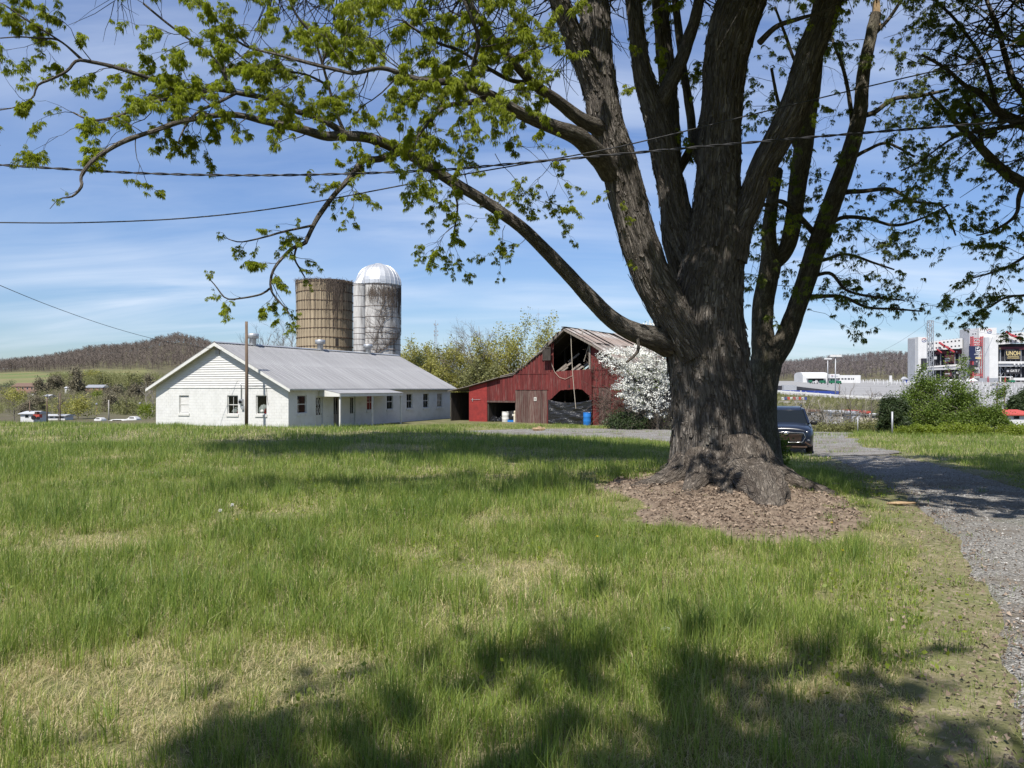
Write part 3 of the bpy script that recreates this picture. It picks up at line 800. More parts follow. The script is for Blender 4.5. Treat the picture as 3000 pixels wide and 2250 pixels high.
class Tree:
 def __init__(self, seed):
  self.r = random.Random(seed)
  self.wood = Acc(); self.tw = {}; self.leaf = []
  self.skel = []
 def limb(self, pts, rad, seg_len=0.05, nseg=40, amp=0.012, k=1.0, seed=0, flare=None):
  P = np.asarray(pts, float)
  L = np.sum(np.linalg.norm(np.diff(P, axis=0), axis=1))
  n = max(6, int(L / seg_len))
  PR = resample(np.column_stack([P, np.asarray(rad, float)]), n)
  V, Q, tip, bark = tube_np(PR[:, :3], np.maximum(PR[:, 3], 0.002), nseg, bark_disp(amp, k, seed), flare)
  self.wood.add(V, Q, tip, bark=bark)
  self.skel.append((PR, V[:-1].reshape(len(PR), nseg, 3), bark[:-1].reshape(len(PR), nseg, 3)))
  return PR
 def path(self, p, d, L, droop, n=6, wig=0.22, lift=0.0):
  """one gently crooked shoot"""
  r = self.r; out = [p.copy()]; q = p.copy(); d = d.normalized(); st = L / (n - 1)
  for i in range(n - 1):
   d = (d + Vector((r.gauss(0, wig), r.gauss(0, wig), r.gauss(0, wig) - droop + lift * i / n))).normalized()
   q = q + d * st
   out.append(q.copy())
  return out, d
 def shoot(self, p, d, L, r0, lev, droop=0.03, n=6, kids=(3, 5), leafy=1.0, ls=1.0, wig=0.22, fan=0.75, lift=0.0, shrink=0.55):
  pts, de = self.path(p, d, L, droop, n, wig, lift)
  r1 = max(r0 * 0.35, 0.0014)
  self.tw.setdefault(n, []).append((pts, r0, r1))
  r = self.r
  if lev <= 0:
   m = max(2, int(L / 0.14))
   for i in range(1, n):
    if r.random() < leafy * (0.55 + 0.45 * i / n):
     self.leaf.append((*pts[i], ls * r.uniform(0.6, 1.25)))
   return
  c = r.randint(*kids)
  for j in range(c):
   t = r.uniform(0.2, 1.0) if j else 1.0
   f = t * (n - 1); i = min(int(f), n - 2); u = f - i
   q = pts[i].lerp(pts[i + 1], u)
   base = (pts[i + 1] - pts[i]).normalized()
   side = Vector((r.gauss(0, 1), r.gauss(0, 1), r.gauss(0, 0.8)))
   side = (side - base * side.dot(base)).normalized()
   dd = base * (1.0 if j else 1.5) + side * fan * r.uniform(0.5, 1.2)
   self.shoot(q, dd, L * shrink * r.uniform(0.7, 1.2), r0 * (0.55 if j else 0.5), lev - 1, droop, n, kids, leafy, ls, wig, fan, lift, shrink)
  if r.random() < leafy * 0.7:
   self.leaf.append((*pts[-1], ls * r.uniform(0.7, 1.1)))
 def add_twigs(self, nseg=3):
  for n, L in self.tw.items():
   P = np.array([[tuple(q) for q in t[0]] for t in L]); r0 = np.array([t[1] for t in L]); r1 = np.array([t[2] for t in L])
   T = np.gradient(P, axis=1); T /= np.linalg.norm(T, axis=2)[..., None] + 1e-9
   ov = P[:, -1] - P[:, 0]
   ref = np.cross(ov, np.array([0.3, 0.5, 0.81])); ref /= np.linalg.norm(ref, axis=1)[:, None] + 1e-9
   N = ref[:, None] - T * np.sum(T * ref[:, None], -1)[..., None]; N /= np.linalg.norm(N, axis=2)[..., None] + 1e-9
   B = np.cross(T, N)
   rr = r0[:, None] + (r1 - r0)[:, None] * np.linspace(0, 1, n)[None]
   th = np.linspace(0, 2 * PI, nseg, endpoint=False)
   V = P[:, :, None] + (N[:, :, None] * np.cos(th)[None, None, :, None] + B[:, :, None] * np.sin(th)[None, None, :, None]) * rr[..., None, None]
   m = len(L)
   b = (np.arange(m) * n * nseg)[:, None, None]; i = (np.arange(n - 1) * nseg)[None, :, None]; k = np.arange(nseg)[None, None, :]; k2 = (k + 1) % nseg
   Q = np.stack([b + i + k, b + i + k2, b + i + nseg + k2, b + i + nseg + k], -1).reshape(-1, 4)
   W_ = V.reshape(-1, 3)
   self.wood.add(W_, Q, None, bark=np.stack([W_[:, 0], W_[:, 1], W_[:, 2] * 0.3], -1))
  self.tw = {}
def maple_clusters(seed, n_var=7, nl=(8, 11), five=.82, wide=1.0):
 """drooping tufts of young, deeply cut leaves: each leaf three or five narrow pointed lobes"""
 r = random.Random(seed); out = []
 for _ in range(n_var):
  V, T = [], []
  for _l in range(r.randint(*nl)):
   az = r.uniform(0, 2 * PI); el = r.uniform(-1.25, -0.15)
   st = r.uniform(0.02, 0.06)
   o = Vector((math.cos(az) * math.cos(el), math.sin(az) * math.cos(el), math.sin(el)))
   c = o * st + Vector((0, 0, r.uniform(-0.02, 0.03)))
   fwd = (o + Vector((0, 0, -0.55))).normalized()
   sd = fwd.cross(Vector((0, 0, 1))); sd = sd.normalized() if sd.length > 1e-3 else Vector((1, 0, 0))
   nrm = sd.cross(fwd).normalized()
   L = r.uniform(0.06, 0.10)
   for a, k in ((0, 1.0), (0.62, 0.8), (-0.62, 0.8), (1.2, 0.45), (-1.2, 0.45))[:3 if r.random() < five else 5]:
    dl = (fwd * math.cos(a) + sd * math.sin(a)).normalized()
    pl_ = nrm.cross(dl).normalized()
    ll = L * k; w = 0.0056 * wide * (0.8 + 0.5 * k)
    b = len(V)
    V += [c, c + dl * ll * 0.5 + pl_ * w + nrm * 0.004, c + dl * ll - nrm * 0.012 + Vector((0, 0, -0.012 * k)), c + dl * ll * 0.5 - pl_ * w + nrm * 0.004]
    T += [(b, b + 1, b + 2), (b, b + 2, b + 3)]
  out.append((np.array([tuple(v) for v in V]), np.array(T)))
 return out
MAPLE = maple_clusters(3)
MAPLE_FEW = maple_clusters(4, 7, (6, 8), 1.0, 1.25)
def small_clusters(seed, n_var=6, n=(5, 8), L=(0.04, 0.08), w=0.35, spread=0.08, droop=0.2):
 r = random.Random(seed); out = []
 for _ in range(n_var):
  V, T = [], []
  for _l in range(r.randint(*n)):
   c = Vector((r.gauss(0, spread), r.gauss(0, spread), r.gauss(0, spread)))
   d = Vector((r.gauss(0, 1), r.gauss(0, 1), r.gauss(0, 0.7) - droop)).normalized()
   s = d.cross(Vector((r.gauss(0, 1), r.gauss(0, 1), r.gauss(0, 1)))).normalized()
   l = r.uniform(*L); b = len(V)
   V += [c, c + d * l * 0.5 + s * l * w, c + d * l, c + d * l * 0.5 - s * l * w]
   T += [(b, b + 1, b + 2), (b, b + 2, b + 3)]
  out.append((np.array([tuple(v) for v in V]), np.array(T)))
 return out
SMALL = small_clusters(8)
NEEDLE = small_clusters(9, 6, (7, 10), (0.06, 0.14), 0.12, 0.06, -0.2)
CHEAP = small_clusters(12, 6, (5, 7), (0.09, 0.14), 0.3, 0.07, 0.5)
PETAL = small_clusters(10, 6, (4, 6), (0.05, 0.085), 0.5, 0.04, 0.0)
def place_clusters(pos, templates, seed, scale=1.0, tilt=0.25, acc=None):
 """pos: rows of x, y, z, size"""
 g = np.random.default_rng(seed)
 pos = np.asarray(pos, float).reshape(-1, 4)
 a = acc or Acc()
 pick = g.integers(0, len(templates), len(pos))
 for i, (TV, TT) in enumerate(templates):
  p = pos[pick == i]; m = len(p)
  if not m: continue
  az = g.uniform(0, 2 * PI, m); tx = g.normal(0, tilt, m); ty = g.normal(0, tilt, m)
  c, s = np.cos(az), np.sin(az)
  V = TV[None] * (p[:, 3] * scale)[:, None, None]
  X = V[..., 0] * c[:, None] - V[..., 1] * s[:, None]; Yv = V[..., 0] * s[:, None] + V[..., 1] * c[:, None]; Z = V[..., 2]
  X2 = X + Z * tx[:, None]; Y2 = Yv + Z * ty[:, None]; Z2 = Z - X * tx[:, None] - Yv * ty[:, None]
  W_ = np.stack([X2, Y2, Z2], -1) + p[:, None, :3]
  nv = len(TV)
  a.add(W_.reshape(-1, 3), None, (np.arange(m)[:, None, None] * nv + TT[None]).reshape(-1, 3))
 return a
def px_limb(pts):
 """rows of (px, py, radius in px, distance) -> world points and radii"""
 P = [tuple(at(a, b, Y)) for a, b, r, Y in pts]
 rad = [r / F * Y for a, b, r, Y in pts]
 return P, rad
# ---- the big maple in the front garden
def trunk_flare(D, P, v):
 th = np.arctan2(D[..., 1], D[..., 0])
 h = (P[:, 2] - 0.05)[:, None]
 lob = 0.3 * np.maximum(np.cos(th - 3.3), 0) ** 6 + 0.5 * np.maximum(np.cos(th + 1.2), 0) ** 5 + 0.5 * np.maximum(np.cos(th + 0.25), 0) ** 6 + 0.3 * np.maximum(np.cos(th + 2.2), 0) ** 6 + 0.3 * np.maximum(np.cos(th - 1.3), 0) ** 4
 butt = 1 + 0.05 * np.exp(-np.maximum(h, 0) / 0.5) + (0.75 * lob) * np.exp(-np.maximum(h + 0.05, 0) / 0.24)
 flut = 1 + 0.035 * np.cos(3 * th + 0.8 + h * 0.35) + 0.03 * np.cos(5 * th + 2.1 - h * 0.5) + 0.02 * np.cos(8 * th + h)
 return butt * flut
def build_big_tree():
 t = Tree(21)
 Y0 = TREE[1]
 # trunk
 pts = [(2094, 1500, 138, Y0), (2092, 1440, 136, Y0), (2089, 1360, 134, Y0), (2088, 1270, 131, Y0), (2082, 1180, 127, Y0), (2070, 1090, 124, Y0), (2062, 1010, 124, Y0), (2064, 930, 118, Y0), (2074, 850, 108, Y0), (2088, 770, 98, Y0), (2098, 690, 90, Y0), (2104, 600, 78, Y0), (2105, 490, 68, Y0), (2116, 330, 64, Y0), (2130, 180, 68, 12.4), (2160, 60, 72, 12.3), (2205, -60, 66, 12.2), (2260, -260, 56, 12.0)]
 P, r = px_limb(pts)
 P[0] = (P[0][0], P[0][1], -0.25)
 t.limb(P, [q * .88 for q in r], 0.028, 150, 0.022, 1.0, 1, trunk_flare)
 big = [
  ([(2135, 760, 60, 12.35), (2165, 660, 46, 12.3), (2200, 590, 42, 12.25), (2235, 490, 42, 12.15), (2322, 325, 46, 12.0), (2372, 163, 41, 11.9), (2431, 0, 38, 11.8), (2475, -140, 34, 11.7)], 2),
  ([(2040, 1040, 60, 12.2), (1985, 950, 64, 12.2), (1940, 870, 62, 12.15), (1905, 800, 60, 12.1), (1856, 651, 58, 12.0), (1815, 488, 58, 11.9), (1772, 340, 54, 11.8), (1752, 200, 50, 11.8), (1744, 60, 47, 11.8), (1738, -100, 44, 11.9)], 3),
  ([(2060, 800, 55, 12.6), (1995, 660, 48, 12.7), (1965, 540, 44, 12.7), (1940, 420, 42, 12.7), (1915, 320, 38, 12.7), (1888, 235, 31, 12.7), (1872, 150, 26, 12.7), (1862, 70, 22, 12.7), (1850, -60, 20, 12.8)], 4),
  ([(2020, 860, 36, 13.3), (1975, 720, 32, 13.4), (1962, 560, 30, 13.5), (1966, 420, 29, 13.5), (1958, 250, 27, 13.6), (1942, 110, 25, 13.6), (1930, -60, 23, 13.6)], 5),
  ([(1775, 370, 44, 11.8), (1752, 280, 40, 11.75), (1715, 190, 34, 11.6), (1672, 90, 30, 11.4), (1636, 0, 28, 11.2), (1600, -110, 24, 11.0)], 6),
 ]
 for pts, sd in big:
  P, r = px_limb(pts); t.limb(P, [q * .88 for q in r], 0.036, 76, 0.012, 1.25, sd)
 grids = list(t.skel)
 wood = t.wood; t.wood = Acc()
 # limbs of arm thickness and the long low branches
 C = [(1960, 1010, 46, 12.3), (1910, 989, 42, 12.1), (1856, 972, 35, 12.0), (1791, 934, 30, 11.9), (1731, 875, 28, 11.8), (1652, 790, 24, 11.6), (1551, 687, 21, 11.4), (1491, 639, 20, 11.3), (1412, 585, 19.5, 11.2), (1322, 530, 18.5, 11.0), (1238, 476, 17.5, 10.8), (1171, 440, 18, 10.7), (1081, 404, 17, 10.5), (1008, 398, 15.5, 10.4), (948, 398, 14, 10.3), (868, 374, 13, 10.1), (787, 358, 11, 9.9), (678, 336, 9.5, 9.7), (543, 353, 8.5, 9.4), (461, 380, 7.5, 9.2), (380, 407, 6.5, 9.1), (326, 434, 5.5, 9.0), (271, 472, 5, 8.9), (238, 516, 4, 8.85), (239, 546, 2.6, 8.8), (212, 575, 2, 8.8), (174, 583, 1.6, 8.8), (146, 612, 1.1, 8.75)]
 CU = [(1010, 392, 13, 10.4), (960, 360, 11, 10.3), (900, 334, 10.5, 10.2), (868, 326, 10, 10.2), (814, 296, 9.5, 10.1), (722, 277, 9, 10.0), (624, 262, 7.5, 9.8), (570, 280, 6.5, 9.7), (472, 293, 5.5, 9.5), (401, 315, 4.5, 9.4), (347, 340, 4, 9.3), (270, 352, 3, 9.2), (215, 330, 2.2, 9.2)]
 CV = [(560, 282, 7, 9.7), (500, 256, 6.5, 9.6), (438, 230, 6, 9.5), (391, 214, 6, 9.4), (330, 195, 6, 9.3), (271, 182, 5.5, 9.2), (225, 178, 5, 9.1), (196, 208, 4.5, 9.0), (150, 232, 4, 9.0), (110, 250, 3.5, 8.9), (96, 285, 3, 8.9), (50, 312, 2.2, 8.8), (0, 322, 1.8, 8.8)]
 CW = [(690, 274, 5, 9.9), (640, 300, 5, 9.75), (585, 325, 4.5, 9.65), (548, 362, 3.5, 9.6), (520, 420, 2, 9.5)]
 S3 = [(672, 262, 5, 9.8), (655, 215, 4.6, 9.7), (624, 168, 4.2, 9.6), (575, 130, 4, 9.5), (530, 98, 3.6, 9.4), (477, 58, 3, 9.3), (420, 10, 2.5, 9.2)]
 S4 = [(240, 175, 4.5, 9.2), (190, 130, 4, 9.1), (141, 98, 3.4, 9.0), (80, 60, 2.8, 8.9), (10, 12, 2.2, 8.8)]
 S4b = [(186, 127, 3, 9.1), (160, 114, 3, 9.05), (110, 112, 2.8, 9.0), (60, 108, 2.4, 9.0), (0, 112, 2, 8.9)]
 D = [(1171, 446, 13, 10.7), (1111, 466, 12, 10.6), (1063, 471, 11, 10.5), (1027, 519, 10, 10.4), (978, 573, 9, 10.3), (930, 639, 8.5, 10.2), (900, 699, 8, 10.15), (893, 712, 8, 10.1), (868, 722, 6.5, 10.1), (846, 736, 5.5, 10.0), (803, 787, 4.6, 9.95), (792, 836, 4, 9.9), (800, 862, 3.4, 9.9), (822, 888, 2.8, 9.9), (842, 910, 2.4, 9.9), (858, 938, 2, 9.9)]
 D2 = [(790, 845, 3.4, 9.9), (765, 862, 3, 9.85), (705, 874, 2.6, 9.8), (662, 874, 2.2, 9.7), (632, 838, 2, 9.7), (618, 822, 1.7, 9.7)]
 D3 = [(870, 722, 4, 10.1), (862, 755, 3.2, 10.15), (880, 790, 2.6, 10.2), (893, 812, 2, 10.2)]
 D4 = [(918, 660, 4, 10.15), (826, 680, 3.2, 10.05), (770, 696, 2.6, 10.0), (705, 709, 2.0, 9.9), (668, 700, 1.5, 9.9)]
 B = [(1790, 505, 42, 11.8), (1764, 470, 38, 11.6), (1735, 440, 35, 11.3), (1695, 402, 32, 11.0), (1640, 378, 27, 10.7), (1594, 362, 24, 10.5), (1548, 342, 22, 10.2), (1503, 320, 19, 9.9), (1443, 282, 16, 9.6), (1394, 262, 13, 9.3), (1330, 240, 11, 9.1), (1270, 240, 9.5, 8.9), (1200, 226, 8, 8.8), (1120, 200, 7, 8.7), (1040, 214, 6, 8.7), (993, 206, 5.5, 8.7), (895, 182, 4.8, 8.7), (814, 160, 4.2, 8.7), (722, 136, 3.6, 8.7), (660, 92, 3, 8.7)]
 B2 = [(1440, 282, 12, 9.6), (1380, 300, 10, 9.4), (1310, 310, 8, 9.2), (1262, 352, 6, 9.1), (1225, 400, 4, 9.0)]
 B3 = [(1394, 262, 9, 9.3), (1385, 200, 8, 9.1), (1402, 120, 6.5, 8.9), (1380, 50, 5.5, 8.7), (1340, -40, 4.5, 8.6)]
 A2 = [(1795, 430, 34, 11.85), (1762, 380, 30, 11.7), (1702, 350, 25, 11.4), (1624, 290, 21, 11.0), (1557, 241, 17, 10.6), (1497, 175, 14, 10.2), (1440, 110, 12, 9.8), (1400, 50, 10, 9.5), (1350, -40, 9, 9.3)]
 A3 = [(1560, 242, 9, 10.6), (1500, 236, 7.5, 10.3), (1430, 200, 6, 10.0), (1350, 150, 5, 9.7), (1270, 120, 4, 9.4), (1180, 60, 3, 9.2)]
 ER = [(1920, 330, 28, 12.7), (1950, 268, 26, 12.65), (1990, 190, 22, 12.6), (2018, 110, 19, 12.6), (2040, 40, 17, 12.5), (2060, -80, 15, 12.4)]
 G = [(1985, 505, 15, 13.2), (2010, 460, 13, 13.1), (2045, 390, 12, 13.0), (2080, 330, 11, 13.0)]
 G2 = [(2085, 540, 15, 12.8), (2035, 430, 14, 13.0), (2022, 330, 13, 13.1), (2002, 200, 12, 13.1), (1985, 60, 11, 13.2), (1972, -60, 10, 13.2)]
 N1 = [(1868, 968, 9, 12.0), (1869, 995, 6, 11.9), (1871, 1015, 5.5, 11.85), (1868, 1030, 6, 11.8), (1856, 1044, 5, 11.75), (1834, 1062, 3.5, 11.7)]
 TR = [(2225, 125, 12, 12.2), (2275, 78, 9, 11.9), (2340, 55, 7, 11.6), (2420, 30, 4.5, 11.3), (2520, -20, 3, 11.2)]
 U1 = [(1010, 390, 6, 10.4), (985, 330, 5.2, 10.3), (962, 250, 4.8, 10.2), (944, 186, 4.6, 10.1), (917, 108, 4, 10.0), (868, 43, 3.2, 9.9), (840, -20, 2.6, 9.8)]
 U2 = [(945, 186, 3.6, 10.1), (975, 120, 3.2, 10.0), (1040, 150, 2.4, 9.9)]
 U3 = [(960, 250, 4, 10.2), (900, 220, 3.5, 10.1), (820, 205, 3, 10.0), (740, 190, 2.5, 9.9), (690, 150, 2, 9.8)]
 L5 = [(1322, 540, 4, 10.9), (1340, 600, 3.4, 10.8), (1330, 680, 2.8, 10.7), (1318, 720, 2, 10.7)]
 mids = [C, B, A2, ER, G, G2]
 thin = [CU, CV, CW, S3, S4, S4b, D, D2, D3, D4, B2, B3, A3, N1, TR, U1, U2, U3, L5]
 sk = {}
 for i, pts in enumerate(mids):
  P, r = px_limb(pts); sk[id(pts)] = t.limb(P, [q * (.82 if i < 3 else .92) for q in r], 0.05, 40, 0.005, 2.2, 10 + i)
 for i, pts in enumerate(thin):
  P, r = px_limb(pts); sk[id(pts)] = t.limb(P, [x * .82 for x in r], 0.06, 10, 0.002, 3, 30 + i)
 # shoots and leaves off a branch: (branch, share of it from-to, shoots per metre, length, leafiness, droop)
 rr = t.r
 def dress(pts, a, b, per_m, L, leafy, droop=0.05, ls=1.0, lev=2, up=0.25, kids=(2, 4), down=0.0):
  PR = sk[id(pts)]; n = len(PR)
  seg = PR[int(a * (n - 1)):max(int(b * (n - 1)), int(a * (n - 1)) + 2)]
  ln = np.sum(np.linalg.norm(np.diff(seg[:, :3], axis=0), axis=1))
  for _ in range(max(1, int(ln * per_m * 1.25 + .5))):
   i = rr.randrange(0, len(seg) - 1)
   p = Vector(seg[i][:3]); tg = Vector(seg[i + 1][:3]) - p
   tg = tg.normalized()
   side = Vector((rr.gauss(0, 1), rr.gauss(0, 1), rr.gauss(up, 1))); side = (side - tg * side.dot(tg)).normalized()
   d = tg * rr.uniform(0.4, 1.0) + side * rr.uniform(0.6, 1.1) + Vector((0, 0, -down))
   l = L * rr.uniform(0.55, 1.3)
   t.shoot(p, d, l, min(seg[i][3] * 0.5, 0.0065 * l / 0.5 + 0.002), lev, droop, 6, kids, leafy, ls)
 def tip(pts, L, leafy, n=2, lev=1, droop=0.05, ls=1.0):
  PR = sk[id(pts)]
  p = Vector(PR[-1][:3]); d = Vector(PR[-1][:3]) - Vector(PR[-4][:3])
  for _ in range(n):
   t.shoot(p, d.normalized() + Vector((rr.gauss(0, .4), rr.gauss(0, .4), rr.gauss(0, .4))), L * rr.uniform(0.7, 1.2), 0.005, lev, droop, 6, (2, 3), leafy, ls)
 dress(C, 0.28, 0.46, 2.6, 0.5, 0.62, 0.04, 0.9, 2, 0.2)
 dress(C, 0.46, 0.60, 3.2, 0.55, 0.7, 0.04, 0.95)
 dress(C, 0.60, 0.78, 3.4, 0.55, 0.8)
 dress(C, 0.78, 0.9, 2.6, 0.36, 0.8, 0.0, .9, 2, .6)
 dress(C, 0.92, 1.0, 1.2, 0.2, 0.12, 0.03, 0.7, 1)
 dress(CU, 0.1, 0.5, 3.2, 0.5, 0.85); dress(CU, 0.5, 1.0, 5.0, 0.5, 0.9, 0.06); tip(CU, 0.4, 0.8)
 dress(CV, 0.0, 0.6, 4.5, 0.5, 0.9); dress(CV, 0.6, 1.0, 2.4, 0.4, 0.55); tip(CV, 0.4, 0.5)
 dress(CW, 0.2, 1.0, 4.0, 0.45, 0.9, 0.07)
 dress(S3, 0.05, 1.0, 5.0, 0.5, 0.9); tip(S3, 0.5, 0.9); dress(S4, 0.0, 1.0, 5.0, 0.45, 0.85); tip(S4, 0.4, 0.8); dress(S4b, 0.0, 1.0, 3.5, 0.4, 0.7)
 dress(D, 0.05, 0.55, 3.6, 0.42, 0.7, 0.07, 0.9); dress(D, 0.55, 0.86, 5.0, 0.36, 0.75, 0.06, 0.85); dress(D, 0.86, 1.0, 2.0, 0.2, 0.6, 0.08, 0.7, 1)
 dress(D2, 0.1, 1.0, 4.0, 0.26, 0.6, 0.07, 0.75, 1); dress(D3, 0.3, 1.0, 4.0, 0.22, 0.7, 0.08, 0.75, 1); dress(D4, 0.2, 1.0, 5.0, 0.26, 0.7, 0.05, 0.8, 1)
 for q in (D, D2, D3, D4): tip(q, 0.2, 0.9, 2, 0, 0.08, 0.75)
 dress(B, 0.30, 0.55, 3.6, 0.55, 0.8, 0.06, 0.95); dress(B, 0.55, 0.8, 7.5, 0.62, 0.95, 0.06, 1.05); dress(B, 0.8, 1.0, 6.0, 0.55, 0.95); tip(B, 0.5, 0.9)
 dress(B2, 0.1, 1.0, 6.0, 0.55, 0.85, 0.09); tip(B2, 0.5, 0.8, 3, 2)
 dress(B3, 0.1, 1.0, 7.5, 0.6, 0.95, 0.05, 1.1); dress(A2, 0.35, 1.0, 5.5, 0.6, 0.9, 0.04, 1.05); dress(A3, 0.1, 1.0, 7.0, 0.6, 0.95, 0.05, 1.1); tip(A3, 0.5, 0.95, 3, 2)
 dress(ER, 0.3, 1.0, 3.0, 0.5, 0.7); dress(G, 0.2, 1.0, 2.0, 0.35, 0.5); dress(G2, 0.1, 1.0, 3.0, 0.5, 0.7)
 dress(TR, 0.3, 1.0, 2.6, 0.45, 0.45); dress(U1, 0.1, 1.0, 5.0, 0.5, 0.9); dress(U2, 0.1, 1.0, 5.5, 0.5, 0.9); dress(U3, 0.0, 1.0, 5.5, 0.5, 0.9); dress(L5, 0.1, 1.0, 5.5, 0.4, 0.75, 0.08, 0.85); tip(L5, 0.3, 0.8)
 # hanging sprays below the low branch and epicormic tufts on the stems
 for px, py, Y, L in ((1420, 600, 11.1, 0.6), (1480, 660, 11.2, 0.55), (1540, 700, 11.3, 0.5), (1560, 400, 10.6, 0.7), (1500, 420, 10.4, 0.8), (1450, 450, 10.2, 0.8), (1380, 420, 9.9, 0.8), (1620, 470, 10.9, 0.7), (1600, 560, 11.2, 0.7), (1540, 520, 10.9, 0.7), (1340, 360, 9.5, 0.7), (1270, 320, 9.2, 0.7)):
  t.shoot(at(px, py, Y), Vector((rr.gauss(-0.2, .5), rr.gauss(0, .4), -0.6)), L, 0.006, 2, 0.06, 6, (3, 4), 0.7, 0.9)
 for px, py, Y in ((1830, 640, 11.2), (1850, 760, 11.3), (1790, 560, 11.1), (1880, 250, 12.2), (1905, 130, 12.2), (1800, 120, 11.1), (1790, 230, 11.1), (2230, 520, 11.7), (2390, 300, 11.4), (2420, 330, 11.4), (2300, 620, 12.4), (2100, 530, 13.2)):
  t.shoot(at(px, py, Y), Vector((rr.gauss(0, .6), -0.6, -0.1)), 0.3, 0.004, 1, 0.1, 6, (2, 4), 0.9, 0.9)
 # the crown above the picture, which shades the lawn behind
 vis = len(t.leaf)
 hid = []
 def high(p, n, dr, lo=2.2, hi=4.4, sp=.4):
  for _ in range(n):
   q = Vector(p) + Vector((0, 0, rr.uniform(0.0, 0.5)))
   d = Vector(dr) + Vector((rr.gauss(0, sp), rr.gauss(0, sp), rr.gauss(0, .3)))
   t.shoot(q, d, rr.uniform(lo, hi), rr.uniform(0.03, 0.06), 2, 0.0, 4, (5, 7), 0.9, 3.5, 0.16, 0.8, 0.0, 0.62)
 high(at(2475, -140, 11.7), 6, (.4, -.6, .8)); high(at(2260, -260, 12.0), 10, (0, -.8, .6)); high(at(1850, -60, 12.8), 7, (-.2, -.6, .9)); high(at(1930, -60, 13.6), 8, (-.2, .8, .8)); high(at(2060, -80, 12.4), 8, (.1, -.7, .9)); high(at(2260, -260, 12.0), 7, (.4, .6, 1))
 for bp, br_ in (([(1.2, 11.9, 8.1), (-.8, 12.8, 9.8), (-4.2, 14.0, 11.0), (-8.6, 15.2, 11.6)], [.2, .15, .1, .04]), ([(2.0, 13.6, 9.0), (.5, 15.0, 10.8), (-2.5, 16.6, 12.0), (-5.5, 17.6, 12.4)], [.16, .12, .08, .03])):
  PR = t.limb(bp, br_, .15, 16, .006, 2, 55)
  for q in PR[6::3]: high(q[:3], 3, (-.4, .3, .3), 1.8, 3.4, .8)
 # keep the heavy top growth above the picture
 lf = np.array(t.leaf)
 ppx = CX + F * lf[:, 0] / lf[:, 1]; ppy = HY - F * (lf[:, 2] - CZ) / lf[:, 1]
 keep = np.ones(len(lf), bool)
 keep[vis:] = (ppy[vis:] < -150) & ~((lf[vis:, 0] < .3) & (lf[vis:, 1] < 10.5))
 nv_ = int(keep[:vis].sum()); lf = lf[keep]
 # the main stems and the shoots share one wood surface
 t.add_twigs()
 loc = (TREE[0], TREE[1], h1(*TREE))
 root = thing('maple_tree', 'huge shaggy-barked maple with many stems filling the middle of the lawn', 'tree', loc)
 wood.obj('trunk', M['bark'], root, True, loc).location = (0, 0, 0)
 t.wood.obj('branches', M['bark_limb'], root, True, loc).location = (0, 0, 0)
 c = place_clusters(lf[nv_:], CHEAP, 4, 0.8, acc=place_clusters(lf[:nv_], MAPLE, 4, 0.62)).obj('crown', M['maple_leaf'], root, False, loc)
 c.location = (0, 0, 0); c['kind'] = 'stuff'
 # roots spreading from the foot
 ra = Acc()
 def root_limb(pts, rad, sd, amp=0.02):
  PR = resample(np.column_stack([np.array(pts, float), rad]), 46)
  V, Q, tp, bk = tube_np(PR[:, :3], PR[:, 3], 56, bark_disp(amp, 1.4, sd))
  ra.add(V, Q, tp, bark=bk)
 X, Yt = TREE
 g = lambda x, y, dz: (x, y, h1(x, y) + dz)
 root_limb([(X - .3, Yt - .2, .5), (X - .68, Yt - .42, .22), g(X - 1.0, Yt - .6, -.02), g(X - 1.35, Yt - .75, -.05), g(X - 1.7, Yt - .8, -.12)], [.3, .2, .15, .1, .05], 61)
 root_limb([(X + .30, Yt - .45, .62), (X + .28, Yt - .85, .30), g(X + .25, Yt - 1.25, .10), g(X + .30, Yt - 1.65, .10), g(X + .22, Yt - 2.15, .03), g(X + .1, Yt - 2.6, -.1)], [.36, .34, .30, .30, .23, .1], 62, 0.035)
 root_limb([(X + .45, Yt - .2, .7), (X + .78, Yt - .4, .30), g(X + 1.1, Yt - .72, .03), g(X + 1.4, Yt - 1.05, -.02), g(X + 1.62, Yt - 1.3, -.1)], [.32, .24, .15, .1, .06], 63)
 root_limb([(X + .45, Yt + .1, .7), (X + .85, Yt - .02, .34), g(X + 1.2, Yt - .1, .04), g(X + 1.75, Yt - .25, -.06)], [.3, .22, .14, .06], 64)
 root_limb([(X - .25, Yt - .5, .45), (X - .38, Yt - .8, .22), g(X - .6, Yt - 1.15, .0), g(X - .8, Yt - 1.5, -.1)], [.3, .22, .14, .07], 65)
 root_limb([(X - .05, Yt - .55, .4), (X - .05, Yt - .95, .16), g(X - .1, Yt - 1.3, .0), g(X - .2, Yt - 1.7, -.1)], [.3, .22, .14, .07], 66)
 root_limb([(X, Yt + .5, .5), (X - .3, Yt + 1.0, .2), g(X - .6, Yt + 1.6, -.1)], [.3, .2, .1], 67)
 o = ra.obj('root', M['bark_root'], root, True, loc); o.location = (0, 0, 0)
 # plates and strips of bark standing away from the stems, each following the surface it grew on
 fl = Acc(); gg = np.random.default_rng(77)
